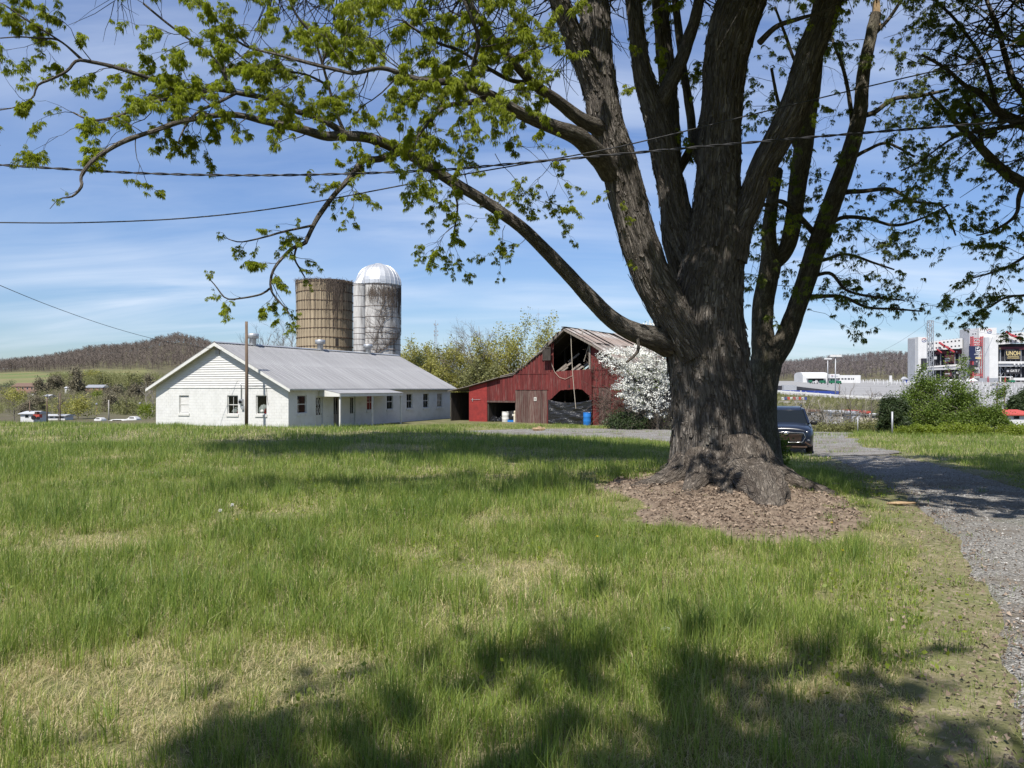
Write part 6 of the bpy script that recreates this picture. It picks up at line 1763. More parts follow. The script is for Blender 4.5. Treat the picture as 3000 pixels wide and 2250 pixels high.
 a = Acc(); a.add(np.stack([X, Yv, Z], -1).reshape(-1, 3), q)
 o = a.obj('plastic_sheet', M['black_tarp'], None, True); o.matrix_world = loc
 s = o.modifiers.new('s', 'SOLIDIFY'); s.thickness = .004
 tag(o, 'black plastic sheet hung across the barn doorway', 'sheet')
 # apron
 mb = MB(); mb.box(xb1 - 1.2, xR - .4, -1.7, -.06, -.25, .03)
 o = mb.obj('concrete_apron', M['concrete'], None); o.matrix_world = loc; tag(o, 'concrete apron before the barn', None, None, 'structure')
 # barrels and bags
 def barrel(name, label, x, y, z, mat, r=.29, h=.9, cat='barrel', ribs=True):
  w = loc @ Vector((x, y, z))
  rt = thing(name, label, cat, w)
  mb = MB(); mb.lathe([(.02, 0), (r * .93, 0), (r * .97, .03), (r * .97, h * .3), (r, h * .33), (r * .97, h * .36), (r * .97, h * .64), (r, h * .67), (r * .97, h * .70), (r * .97, h - .05), (r * .9, h - .01), (r * .9, h), (.02, h)], 24); mb.obj('drum', mat, rt, True)
  mb = MB(); mb.lathe([(r * .9, h - .03), (r * .99, h - .02), (r * .99, h + .012), (r * .88, h + .012), (r * .88, h - .02)], 24); mb.obj('rim', mat, rt, True)
  mb = MB(); mb.lathe([(.045, h), (.045, h + .025), (.01, h + .03)], 10, (r * .5, 0, 0)); mb.obj('bung', M['white_plastic'], rt, True)
  return rt
 xb = P(1421, 1000)[0]
 barrel('blue_barrel', 'bright blue plastic barrel beside the barn doorway', xb, -.62, .03, M['blue_plastic'], .30, .95)
 barrel('white_barrel', 'white plastic barrel in the open bay of the barn', P(664, 1000)[0], .3, 0.02, M['white_plastic'], .30, .86)
 rt = barrel('dark_barrel', 'black barrel with a white label in the open barn bay', P(714, 1000)[0], .45, .26, M['black_plastic'], .26, .68)
 mb = MB(); mb.poly([(-.02, -.263, .3), (.1, -.256, .3), (.1, -.256, .46), (-.02, -.263, .46)]); mb.obj('paper_label', M['white_plastic'], rt)
 w = loc @ Vector((P(714, 1000)[0], .42, 0))
 o = MB().box(-.3, .3, -.25, .3, .0, .22).obj('blue_tote', M['blue_plastic'], None, False, None, .02); o.location = w; o.rotation_euler = (0, 0, BANG); tag(o, 'blue tub under the dark barrel', 'tub')
 w = loc @ Vector((P(752, 1000)[0], .25, 0))
 rt = thing('cream_cylinder', 'upright cream tank with a rounded top at the bay edge', 'tank', w)
 mb = MB(); mb.lathe([(.02, 0), (.15, 0), (.155, .1), (.155, .66), (.12, .76)], 16); mb.obj('tank_body', M['cream'], rt, True)
 mb = MB(); mb.lathe([(.10, .74), (.14, .8), (.145, .88), (.1, .97), (.01, 1.0)], 16); mb.obj('tank_cap', M['cream'], rt, True)
 for i, (px, r_) in enumerate(((560, .3), (588, .22), (612, .28))):
  g = np.random.default_rng(40 + i); mb = MB()
  mb.lathe([(.02, 0), (r_ * 1.1, .02), (r_ * 1.2, r_ * .5), (r_ * .8, r_ * 1.1), (r_ * .3, r_ * 1.4), (.02, r_ * 1.5)], 14)
  mb.v = [(a_ * (1 + .18 * g.normal()), b_ * (1 + .18 * g.normal()), max(0, c_ * (1 + .12 * g.normal()))) for a_, b_, c_ in mb.v]
  o = mb.obj('rubbish_bag', M['black_tarp'], None, False); o.location = loc @ Vector((P(px, 1000)[0], .35 + .1 * i, .02))
  tag(o, ('black rubbish bag nearest the red pier', 'small black bag squeezed between two larger ones', 'black rubbish bag nearest the white barrel')[i], 'bag', 'black bags in the barn bay')
 # loose timber, fallen sheets and brush at the right end
 for i, (x, z, L, rz_, lab) in enumerate(((.9, .5, 1.6, .5, 'rusty roof sheet leaning in the brush at the barn end'), (1.5, .32, 1.5, -.3, 'short rusty sheet lying under the white blossom'))):
  m = MB(); n = 7
  for yy in (0, 1.0):
   for k in range(n * 2 + 1): m.v.append((k * .06, yy * L, .02 * (k % 2)))
  for k in range(n * 2): m.f.append((k, n * 2 + 1 + k, n * 2 + 2 + k, k + 1))
  o = m.obj('metal_sheet', M['rust_roof'], None); o.location = loc @ Vector((x - .3, -.9, z - .45)); o.rotation_euler = (R(38), R(-18), BANG + rz_)
  tag(o, lab, 'metal sheet')
 for i, (x0_, x1_, z0_, z1_, lab) in enumerate(((1.2, 4.2, 1.3, .25, 'long weathered beam sloping down through the brush'), (1.7, 3.2, .12, .08, 'pale board lying at the foot of the brush'))):
  mb = MB(); mb.bar((x0_, -1.0, z0_), (x1_, -1.3, z1_), .12, .06); o = mb.obj('fallen_beam', M['grey_wood'], None); o.matrix_world = loc; tag(o, lab, 'beam')
 # creeper over the right wall
 t = Tree(71); g = t.r
 for _ in range(520):
  x = g.uniform(xc1 - .1, xR + .6); z = g.uniform(.0, 3.4) * (0.5 + .5 * g.random()) if g.random() < .8 else g.uniform(3.4, 5.2)
  x += .5 * (1 - z / 4)
  p = loc @ Vector((x, -.1, z)); d = loc.to_3x3() @ Vector((g.gauss(.0, .6), g.gauss(0, .12), g.gauss(.5, .6)))
  pts, _d = t.path(p, d, g.uniform(.5, 1.6), .06, 6, .3)
  t.tw.setdefault(6, []).append((pts, .014, .006))
 t.add_twigs(3)
 p = loc @ Vector((xR - 1, -.1, 0))
 tag(t.wood.obj('bare_vine', M['vine'], None, True, tuple(p)), 'tangle of bare brown vine over the right end of the barn', 'vine')
 return loc, xR
BLOC, BXR = build_barn()
def build_dogwood():
 t = Tree(55); g = t.r
 p0 = at(1925, 1248, 50.0); gz = h1(p0.x, p0.y)
 X, Y = p0.x, p0.y
 P = [(X, Y, gz - .2), (X + .05, Y, gz + .7), (X - .2, Y + .1, gz + 1.4), (X - .5, Y, gz + 2.2)]
 t.limb(P, [.14, .11, .09, .06], .12, 12, .01, 1.5, 3)
 t.limb([(X, Y, gz + .6), (X + .5, Y + .2, gz + 1.6), (X + .6, Y, gz + 3.0), (X + .5, Y, gz + 4.4)], [.1, .08, .06, .03], .12, 12, .01, 1.5, 4)
 t.limb([(X - .2, Y, gz + 1.3), (X - 1.0, Y - .3, gz + 2.2), (X - 1.5, Y - .2, gz + 3.2)], [.08, .05, .03], .12, 12, .01, 1.5, 5)
 # layered flat sprays: (px, py, half width px, thickness px)
 lay = [(1830, 1028, 52, 15), (1800, 1060, 40, 16), (1868, 1052, 60, 20), (1905, 1020, 50, 24), (1930, 985, 34, 26), (1838, 1085, 52, 17), (1890, 1082, 62, 22), (1930, 1060, 40, 30), (1872, 1112, 66, 18), (1830, 1132, 44, 13), (1890, 1140, 62, 18), (1935, 1120, 36, 30), (1848, 1158, 46, 13), (1905, 1165, 50, 16), (1880, 1190, 44, 10), (1935, 1185, 26, 12), (1925, 1215, 34, 10), (1858, 1176, 34, 8), (1770, 1040, 22, 10), (1900, 960, 26, 18), (1948, 1000, 30, 40), (1950, 1090, 24, 40)]
 bl = []
 for px, py, wx_, wy in lay:
  n = int(wx_ * wy * 0.165)
  c = at(px, py, 50)
  d = Vector((c.x - X, 0, c.z - gz - 1.6))
  s0 = Vector((X + d.x * .25, Y, gz + 1.6 + d.z * .3))
  for _ in range(6):
   e = c + Vector((g.uniform(-1, 1) * wx_ / F * 50, g.gauss(0, .8), g.gauss(0, .1)))
   pts = [s0.lerp(e, i / 5) + Vector((g.gauss(0, .06), g.gauss(0, .06), .15 * math.sin(i / 5 * PI))) for i in range(6)]
   t.tw.setdefault(6, []).append((pts, .02, .006))
  for _ in range(n):
   while True:
    a, b = g.uniform(-1, 1), g.uniform(-1, 1)
    if a * a + b * b < 1: break
   bl.append((c.x + a * wx_ / F * 50, c.y + g.gauss(0, .75), c.z + b * wy / F * 50 + .12 * vnoise(np.array([px * .1 + a * 3]), np.array([b]))[0], g.uniform(.8, 1.35)))
 t.add_twigs(3)
 loc = (X, Y, gz)
 root = thing('flowering_tree', 'small tree smothered in white blossom at the end of the red barn', 'tree', loc)
 t.wood.obj('trunk', M['bark_limb'], root, True, loc).location = (0, 0, 0)
 c = place_clusters(bl, PETAL, 3, 1.1).obj('blossom', M['blossom'], root, False, loc); c.location = (0, 0, 0); c['kind'] = 'stuff'
 lf = [(a, b, c_ - .08, s) for a, b, c_, s in bl if g.random() < .10]
 c = place_clusters(lf, SMALL, 3, 1.1).obj('crown', M['shrub_leaf'], root, False, loc); c.location = (0, 0, 0); c['kind'] = 'stuff'
build_dogwood()
def brush(name, label, cat, areas, seed, mat_w, mat_l, leafy=0.3, h=(.6, 1.6), n=120, ls=1.0, kind=None, r0=.012):
 """a low tangle of stems with some leaves: areas are (px, Y, half width m)"""
 t = Tree(seed); g = t.r
 ps = []
 for px, Y, wd in areas:
  c = at(px, HY, Y)
  for _ in range(n):
   x = c.x + g.uniform(-1, 1) * wd; y = Y + g.gauss(0, .5)
   t.shoot(Vector((x, y, h1(x, y) - .05)), Vector((g.gauss(0, .45), g.gauss(0, .35), 1)), g.uniform(*h), r0, 1, .03, 6, (2, 4), leafy, ls, .2, .8)
  ps.append((c.x, Y))
 t.add_twigs(3)
 loc = (ps[0][0], ps[0][1], h1(*ps[0]))
 root = thing(name, label, cat, loc)
 if kind: root['kind'] = kind
 t.wood.obj('stems', mat_w, root, True, loc).location = (0, 0, 0)
 if t.leaf:
  c = place_clusters(t.leaf, SMALL, seed, 1.0).obj('foliage', mat_l, root, False, loc); c.location = (0, 0, 0); c['kind'] = 'stuff'
 return root
brush('evergreen_bush', 'low dark green bush at the foot of the white blossom', 'bush', [(1850, 50.6, .9), (1825, 51.2, .5)], 61, M['twig'], M['cedar_leaf'], 1.0, (.5, .95), 90, 1.5)
brush('bramble_patch', 'brown bramble tangle between the barn end and the big trunk', 'bramble', [(1890, 51.2, .9), (1930, 50.4, .7), (1945, 52.5, .8)], 62, M['vine'], M['dry_brush'], .35, (.7, 1.5), 80)
# ---------------------------------------------------------------- parked car
def build_car():
 p = at(2303, 1340, 28.2)
 gz = max(h1(p.x, p.y), h1(p.x, p.y)) + 0.05
 root = thing('parked_car', 'dark blue sport utility car parked nose-on beyond the big trunk', 'car', (p.x, p.y, gz), R(-20))
 m, nt, out = new_mat('car_paint'); g = NT(nt)
 b = g.bsdf((0.006, 0.010, 0.022), 0.3, 0.0, 0.4, None, out); b.inputs['Coat Weight'].default_value = 0.35; b.inputs['Coat Roughness'].default_value = 0.05
 paint = m
 chrome = pm('chrome', (0.62, 0.62, 0.63), rough=0.16, metal=0.9)
 tyre = pm('tyre', (0.018, 0.018, 0.018), (0.03, 0.028, 0.026), 10, rough=0.85)
 lens = pm('lamp_lens', (0.25, 0.27, 0.30), (0.08, 0.08, 0.09), 12, rough=0.1, metal=0.5)
 # body: rings of half-width and height along the length (y back from the nose)
 secs = [  # y, half width low, half width mid, half width high, z low, z mid, z high
  (0.00, .70, .74, .62, .42, .72, .94), (0.06, .80, .84, .70, .34, .74, 1.00), (.22, .90, .93, .78, .27, .78, 1.05), (.55, .945, .965, .82, .25, .82, 1.10), (1.2, .95, .965, .84, .25, .84, 1.15),
  (2.2, .945, .965, .86, .25, .86, 1.17), (3.6, .945, .965, .87, .25, .88, 1.18), (4.5, .92, .95, .85, .28, .9, 1.18), (4.9, .82, .88, .78, .38, .92, 1.14)]
 mb = MB(); k = 14
 for (y, wl, wm, wh, zl, zm, zh) in secs:
  ring = []
  right = [(wl * .55, zl), (wl * .95, zl + .03), (wl, zl + .10), (wm, zm - .12), (wm, zm + .03), (wh + (wm - wh) * .55, zm + (zh - zm) * .68), (wh * .80, zh - .005), (wh * .35, zh + .035)]
  ring = right + [(-a, c) for a, c in right[::-1]]
  for a, c in ring: mb.v.append((a, y, c))
 n = 16
 for i in range(len(secs) - 1):
  for j in range(n):
   j2 = (j + 1) % n
   mb.f.append((i * n + j, (i + 1) * n + j, (i + 1) * n + j2, i * n + j2))
 mb.f.append(tuple(range(n))); mb.f.append(tuple((len(secs) - 1) * n + j for j in range(n - 1, -1, -1)))
 body = mb.obj('body', paint, root, True)
 s = body.modifiers.new('s', 'SUBSURF'); s.levels = 2; s.render_levels = 2
 # cabin: glass house with pillars and roof
 rows = [(1.22, .80, 1.12), (1.95, .66, 1.60), (2.3, .63, 1.69), (3.9, .62, 1.70), (4.45, .66, 1.58), (4.82, .76, 1.14)]
 mb = MB()
 mb.hexa([(-.62, 1.92, 1.60), (.62, 1.92, 1.60), (.62, 4.5, 1.58), (-.62, 4.5, 1.58), (-.55, 2.2, 1.71), (.55, 2.2, 1.71), (.55, 4.1, 1.73), (-.55, 4.1, 1.73)])
 r_ = mb.obj('roof', paint, root, True, None, .06)
 mb = MB()
 for sx in (-1, 1):
  mb.bar((sx * .80, 1.18, 1.12), (sx * .635, 1.95, 1.62), .07, .08); mb.bar((sx * .635, 1.95, 1.62), (sx * .60, 4.4, 1.62), .06, .08)
  mb.bar((sx * .84, 2.75, 1.14), (sx * .63, 2.8, 1.62), .08, .05); mb.bar((sx * .80, 4.75, 1.12), (sx * .60, 4.42, 1.60), .10, .12)
 mb.obj('pillar', paint, root)
 mb = MB(); nx = 8
 for i in range(nx + 1):
  u = -1 + 2 * i / nx
  mb.v.append((u * .78, 1.22 - .10 * (1 - u * u), 1.13)); mb.v.append((u * .63, 1.95 - .06 * (1 - u * u), 1.61))
 for i in range(nx): mb.f.append((2 * i, 2 * i + 2, 2 * i + 3, 2 * i + 1))
 mb.obj('windscreen', M['glass'], root, True)
 for sx in (-1, 1):
  mb = MB(); mb.poly([(sx * .82, 1.35, 1.14), (sx * .835, 4.6, 1.14), (sx * .62, 4.35, 1.60), (sx * .635, 2.0, 1.60)]); mb.obj('side_window', M['glass'], root)
  mb = MB(); mb.bar((sx * .56, 2.1, 1.76), (sx * .55, 4.2, 1.77), .04, .05); mb.obj('roof_rail', M['black_plastic'], root)
  mb = MB(); mb.lathe([(.02, -.09), (.09, -.07), (.12, 0), (.09, .07), (.02, .09)], 12, (0, 0, 0))
  mb.v = [(sx * .98 + a * 1.15, 1.42 + b * .6, 1.16 + c) for a, b, c in mb.v]; o = mb.obj('wing_mirror', M['black_plastic'], root, True)
  mb = MB(); mb.hexa([(sx * .52, -.02, .78), (sx * .80, .09, .80), (sx * .86, .34, .84), (sx * .60, .30, .86), (sx * .60, .03, .90), (sx * .79, .12, .93), (sx * .86, .36, .96), (sx * .62, .30, .95)])
  hl = mb.obj('headlight', lens, root, True, None, .02)
  mb = MB(); mb.tube([(sx * .72, .03, .865), (sx * .72, .12, .87)], .04, 10); mb.obj('bulb_ring', chrome, hl, True)
  mb = MB(); mb.tube([(sx * .77, .02, .56), (sx * .77, .12, .56)], .045, 10); mb.obj('fog_light', lens, root, True)
  mb = MB(); mb.bar((sx * .66, -.02, .50), (sx * .87, .16, .36), .03, .06); mb.obj('bumper_trim', M['dark_metal'], root)
 mb = MB(); mb.hexa([(-.50, -.045, .50), (.50, -.045, .50), (.50, .06, .50), (-.50, .06, .50), (-.60, -.03, .82), (.60, -.03, .82), (.60, .08, .84), (-.60, .08, .84)]); gr = mb.obj('grille', M['black_plastic'], root, False, None, .02)
 mb = MB(); mb.tube([(-.60, -.035, .84), (-.2, -.06, .85), (0, -.07, .875), (.2, -.06, .85), (.60, -.035, .84), (.665, -.015, .68), (.56, -.045, .50), (0, -.075, .485), (-.56, -.045, .50), (-.665, -.015, .68), (-.60, -.035, .84)], .011, 6); mb.obj('grille_surround', chrome, gr, True)
 for i in range(6): MB().box(-.52, .52, -.058, -.046, .54 + i * .045, .555 + i * .045).obj('grille_bar', M['dark_metal'], gr)
 mb = MB(); mb.lathe([(.005, -.02), (.08, -.02), (.085, 0), (.06, .015)], 18); mb.v = [(a, -.08 + c, .82 + b * .7) for a, b, c in mb.v]; mb.obj('emblem', chrome, gr, True)
 mb = MB(); mb.bar((-.72, -.01, .33), (.72, -.01, .33), .05, .05); mb.obj('skid_plate', M['dark_metal'], root)
 mb = MB(); mb.box(-.66, .66, -.005, .3, .24, .30); mb.obj('lower_bumper', M['black_plastic'], root)
 for sx in (-1, 1):
  for y in (.95, 3.85):
   mb = MB(); mb.lathe([(.21, -.12), (.33, -.12), (.375, -.08), (.375, .08), (.33, .12), (.21, .12)], 24)
   mb.v = [(sx * .82 + c, y + a, .375 + b) for a, b, c in mb.v]; w = mb.obj('wheel', tyre, root, True)
   mb = MB(); mb.lathe([(.01, .09), (.06, .10), (.20, .06), (.215, .11), (.215, -.1)], 20)
   mb.v = [(sx * (.82 + c * 1.0), y + a, .375 + b) for a, b, c in mb.v]; mb.obj('rim', M['steel'], w, True)
build_car()
# ---------------------------------------------------------------- shrubs beyond the drive
def shrub(name, label, cat, px0, px1, pyt, Y, seed, mat, tmpl, n, ls, trunk=True, base=None, clumps=26, hollow=.35, mat_w=None, oy=1.0):
 """a rounded, clumped leafy shrub filling px0..px1 up to row pyt at distance Y"""
 g = random.Random(seed); c = at((px0 + px1) / 2, HY, Y); gz = h1(c.x, Y) if base is None else base
 zt = at(0, pyt, Y).z; hw = (px1 - px0) / 2 / F * Y; hh = zt - gz
 cl = []
 for _ in range(clumps):
  while True:
   a, b, d = g.uniform(-1, 1), g.uniform(-1, 1), g.uniform(0, 1)
   rr_ = a * a + b * b + (d * 1.0 - .25) ** 2 * 1.5
   if hollow < rr_ < 1: break
  s = g.uniform(.16, .34)
  cl.append((c.x + a * hw * (1 - s * .6), Y + b * hw * .7 * oy, gz + d * hh * (1 - s * .5) + .02, s * min(hw, hh) * 1.15))
 lf = []
 for _ in range(n):
  x, y, z, r = cl[g.randrange(len(cl))]
  v = Vector((g.gauss(0, 1), g.gauss(0, 1), g.gauss(0, 1))).normalized() * r * g.random() ** .45
  if z + v.z * .8 < gz + .02: continue
  lf.append((x + v.x, y + v.y, z + v.z * .8, ls * g.uniform(.7, 1.3)))
 t = Tree(seed)
 for x, y, z, r in cl:
  s = Vector((c.x + g.gauss(0, hw * .15), Y + g.gauss(0, hw * .1), gz - .1)); e = Vector((x, y, z + r * .5))
  pts = [s.lerp(e, i / 5) + Vector((g.gauss(0, .05), g.gauss(0, .05), 0)) * (i / 5) for i in range(6)]
  t.tw.setdefault(6, []).append((pts, .018 * max(hh, 1), .006))
  for _k in range(3):
   e2 = e + Vector((g.gauss(0, r), g.gauss(0, r), abs(g.gauss(r * .6, r * .5))))
   t.tw[6].append(([e.lerp(e2, i / 5) for i in range(6)], .008, .003))
   lf.append((*e2, ls))
 t.add_twigs(3)
 loc = (c.x, Y, gz)
 root = thing(name, label, cat, loc)
 t.wood.obj('stems', mat_w or M['twig'], root, True, loc).location = (0, 0, 0)
 o = place_clusters(lf, tmpl, seed, 1.0).obj('foliage', mat, root, False, loc); o.location = (0, 0, 0); o['kind'] = 'stuff'
 return root
shrub('cedar_tree', 'dark bushy cedar at the left end of the hedge by the pale post', 'tree', 2572, 2660, 1146, 43.0, 3, M['cedar_leaf'], NEEDLE, 3300, 1.4, clumps=40)
shrub('wild_shrub', 'tall spreading green shrub behind the lawn, before the grandstand', 'shrub', 2630, 2870, 1100, 45.0, 4, M['shrub_leaf'], SMALL, 7500, 1.35, clumps=80, hollow=.2)
shrub('leafy_shrub', 'rounded bright green shrub on the right of the tall spreading one', 'shrub', 2835, 2955, 1192, 43.5, 5, M['shrub_leaf'], SMALL, 3600, 1.2, clumps=40)
for i, (a, b, t_, lab) in enumerate(((2600, 2760, 1252, 'creeping yellow-green thicket under the cedar and the tall shrub'), (2730, 2920, 1245, 'creeping yellow-green thicket in front of the rounded shrub'), (2890, 3080, 1248, 'creeping yellow-green thicket running out at the right edge'))):
 shrub('ground_thicket', lab, 'thicket', a, b, t_, 41.6 - .3 * i, 20 + i, M['ivy_leaf'], SMALL, 2800, 1.1, clumps=46, hollow=.0)
# tall leggy shoots of the wild shrub
def shoots():
 t = Tree(87); g = t.r
 for px, pyt in ((2700, 1110), (2755, 1105), (2800, 1105), (2830, 1150), (2870, 1170), (2680, 1130), (2905, 1180), (2930, 1165)):
  c = at(px, HY, 45); gz = h1(c.x, 45)
  t.shoot(Vector((c.x, 45, gz)), Vector((g.gauss(0, .08), 0, 1)), at(0, pyt, 45).z - gz + .1, .02, 2, 0, 6, (4, 6), .9, 1.5, .08, .6, 0, .3)
 t.add_twigs(3)
 c = at(2780, HY, 45); loc = (c.x, 45, h1(c.x, 45))
 root = thing('young_saplings', 'slender leafy saplings poking up out of the tall shrub', 'saplings', loc)
 t.wood.obj('stems', M['twig'], root, True, loc).location = (0, 0, 0)
 o = place_clusters(t.leaf, SMALL, 9, 1.0).obj('foliage', M['shrub_leaf'], root, False, loc); o.location = (0, 0, 0); o['kind'] = 'stuff'
shoots()
shrub('root_sprout', 'dark leafy sprouts at the foot of the forked tree, in front of the car', 'shrub', 2246, 2312, 1262, 19.5, 31, M['shrub_leaf'], SMALL, 700, .8, clumps=16, hollow=0)
# fence posts left standing in the hedge
def fence_post(px, pyt, pyb, Y, label):
 a, b = at(px, pyb, Y), at(px, pyt, Y); gz = h1(a.x, Y)
 mb = MB(); mb.tube([(0, 0, -.2), (0, 0, b.z - gz)], [.05 if px > 2600 else .028] * 2, 8)
 o = mb.obj('fence_post', M['steel'], None, True); o.location = (a.x, Y, gz); tag(o, label, 'post', 'old posts along the hedge')
fence_post(2614, 1206, 1250, 41.4, 'pale grey post in front of the dark cedar')
fence_post(2513, 1222, 1255, 46.5, 'thin pale post standing among the bare saplings')
# ---------------------------------------------------------------- bare saplings and brush on the bank
def bare_tree(name, label, px, pyt, Y, seed, mat, spread=.5, lean=0.0, r0=.05, lev=3, kids=(3, 5), group=None, gz=None, leafy=0.0, lmat=None, ls=1.0, shrink=.55, wig=.14, cat='tree'):
 t = Tree(seed); g = t.r; c = at(px, HY, Y); gz = h1(c.x, Y) if gz is None else gz
 hgt = at(0, pyt, Y).z - gz
 top = Vector((c.x + lean * hgt, Y, gz + hgt))
 b = Vector((c.x, Y, gz - .2)); P = [b.lerp(top, i / 6) + Vector((g.gauss(0, .02), 0, 0)) * hgt * (i > 0) for i in range(7)]
 t.limb([tuple(p) for p in P], [r0 * (1 - .85 * i / 6) for i in range(7)], hgt / 10, 6, 0, 1, 0)
 for _ in range(int(6 + 6 * spread + (4 if lev > 2 else 0))):
  f = g.uniform(.25, .95); p = b.lerp(top, f)
  d = Vector((g.gauss(0, 1), g.gauss(0, .8), 0)).normalized() * spread * 1.6 + Vector((0, 0, g.uniform(.5, 1.2)))
  t.shoot(p, d, hgt * (1 - f * .6) * .42 * g.uniform(.7, 1.2), r0 * (1 - f * .75) * .6, lev - 1, .0, 6, kids, leafy, ls, wig, spread + .25, .05, shrink)
 t.add_twigs(3)
 loc = (c.x, Y, gz)
 root = thing(name, label, cat, loc, 0, group)
 t.wood.obj('trunk', mat, root, True, loc).location = (0, 0, 0)
 if leafy and t.leaf:
  o = place_clusters(t.leaf, SMALL, seed, 1.0).obj('crown', lmat, root, False, loc); o.location = (0, 0, 0); o['kind'] = 'stuff'
 return root
for i, (px, pyt, Y, mt, sp, ln, r0, lab) in enumerate((
 (2442, 1172, 54, 'pale_twig', .5, -.45, .06, 'leaning white-barked sapling right of the parked car'),
 (2312, 1150, 56, 'pale_twig', .3, .25, .05, 'whitish sapling behind the roof of the parked car'),
 (2330, 1160, 58, 'pale_twig', .35, .5, .04, 'thin pale stem slanting up behind the windscreen of the car'),
 (2492, 1140, 60, 'twig', .45, 0, .05, 'bare grey tree reaching up before the parking lot'),
 (2466, 1165, 57, 'pale_twig', .25, .0, .03, 'straight pale sapling in the bare thicket'),
 (2553, 1150, 55, 'twig', .6, .0, .075, 'dark forked bare tree just left of the cedar'),
 (2572, 1168, 56, 'twig', .3, .05, .04, 'slim dark bare sapling touching the cedar'),
 (2524, 1165, 62, 'pale_twig', .4, .1, .04, 'pale wispy sapling between two darker bare trees'),
 (2390, 1178, 59, 'twig', .5, .1, .04, 'low spreading bare tree above the car bonnet'),
 (2360, 1170, 63, 'twig', .4, -.1, .04, 'faint bare sapling beyond the car mirror'))):
 bare_tree('bare_sapling', lab, px, pyt, 51.2 + (Y - 54) * .22, 200 + i, M[mt], sp, ln, r0 * 1.25, 3, (3, 4), 'bare saplings on the bank')
brush('bare_thicket', 'grey-brown bare brush along the top of the bank', 'thicket', [(2340, 54, 2.5), (2400, 53, 2.5), (2460, 53, 2.5), (2520, 54, 2.5), (2580, 55, 2.2), (2430, 58, 3), (2530, 58, 3)], 64, M['twig'], M['dry_brush'], .18, (1.0, 2.4), 62, 1.4)
brush('weedy_bank', 'dull green weeds at the brink of the bank', 'weeds', [(2470, 51, 2.0), (2530, 50, 1.8), (2570, 49.5, 1.5)], 65, M['dry_brush'], M['olive_leaf'], .9, (.35, .8), 100, 1.4)
# ---------------------------------------------------------------- shops and houses below the bank
def low_house(name, label, cat, px0, px1, pyt, pyb, Y, depth, wall, roof, roof_py=None, seed=0, windows=3, group=None, rot=0.0, flat=False):
 a, b = at(px0, pyb, Y), at(px1, pyt, Y); w = b.x - a.x; zr = b.z
 ze = at(0, roof_py, Y).z if roof_py else zr - .25 * (zr - a.z)
 root = thing(name, label, cat, (a.x, Y, a.z), rot, group)
 h_ = ze - a.z; zt = zr - a.z
 MB().box(0, w, 0, depth, -3, h_).obj('wall', wall, root)
 mb = MB()
 if flat: mb.box(-.2, w + .2, -.2, depth + .2, h_, zt)
 else: mb.prism([(-.4, h_ - .05), (depth / 2, zt), (depth + .4, h_ - .05), (depth + .4, h_ - .2), (-.4, h_ - .2)], lambda p, q, d: (d, p, q), -.4, w + .4)
 mb.obj('roof', roof, root)
 for i in range(windows):
  x = w * (i + .5) / windows
  o = MB().box(x - .5, x + .5, -.05, -.01, h_ * .35, h_ * .78).obj('window', M['white_trim'], root)
  MB().box(x - .42, x + .42, -.08, -.051, h_ * .39, h_ * .74).obj('pane', M['glass'], o)
 return root
low_house('shop', 'long white roadside shop below the bank with a pale flat roof', 'shop', 2440, 2512, 1205, 1226, 150, 9, M['white'], M['pale_grey'], 1209, 1, 6, None, 0, True)
low_house('grey_shed', 'grey metal shed at the end of the white roadside shop', 'shed', 2496, 2520, 1210, 1235, 146, 8, M['pale_grey'], M['galv'], 1214, 2, 0, None, 0, True)
low_house('red_roofed_kiosk', 'cream kiosk with a red fascia seen through the bare saplings', 'kiosk', 2520, 2546, 1204, 1228, 150, 8, M['cream'], M['tin_red'], 1211, 3, 2, None, 0, True)
low_house('cream_store', 'pale cream store half hidden behind the dark cedar', 'store', 2548, 2576, 1212, 1230, 152, 8, M['cream'], M['white'], 1214, 4, 2, None, 0, True)
low_house('dark_store', 'dim grey building behind the brush above the car', 'building', 2320, 2400, 1200, 1222, 155, 8, M['pale_grey'], M['brown_roof'], 1206, 5, 4, None, 0, True)
low_house('red_roofed_house', 'white house with a red roof below the hedge at the picture edge', 'house', 2925, 3030, 1202, 1236, 115, 9, M['white'], M['tin_red'], 1213, 6, 3)
for i, (a, b, t_, lab) in enumerate(((2955, 2985, 1154, 'dark round evergreen at the foot of the parking lot'), (2980, 3040, 1146, 'larger dark evergreen at the very edge beside the round one'))):
 c_ = at((a + b) / 2, HY, 180)
 shrub('pine_tree', lab, 'tree', a, b, t_, 182 + i, 300 + i, M['cedar_leaf'], NEEDLE, 700, 6.5, clumps=26, hollow=.1, base=c_.z - 6)
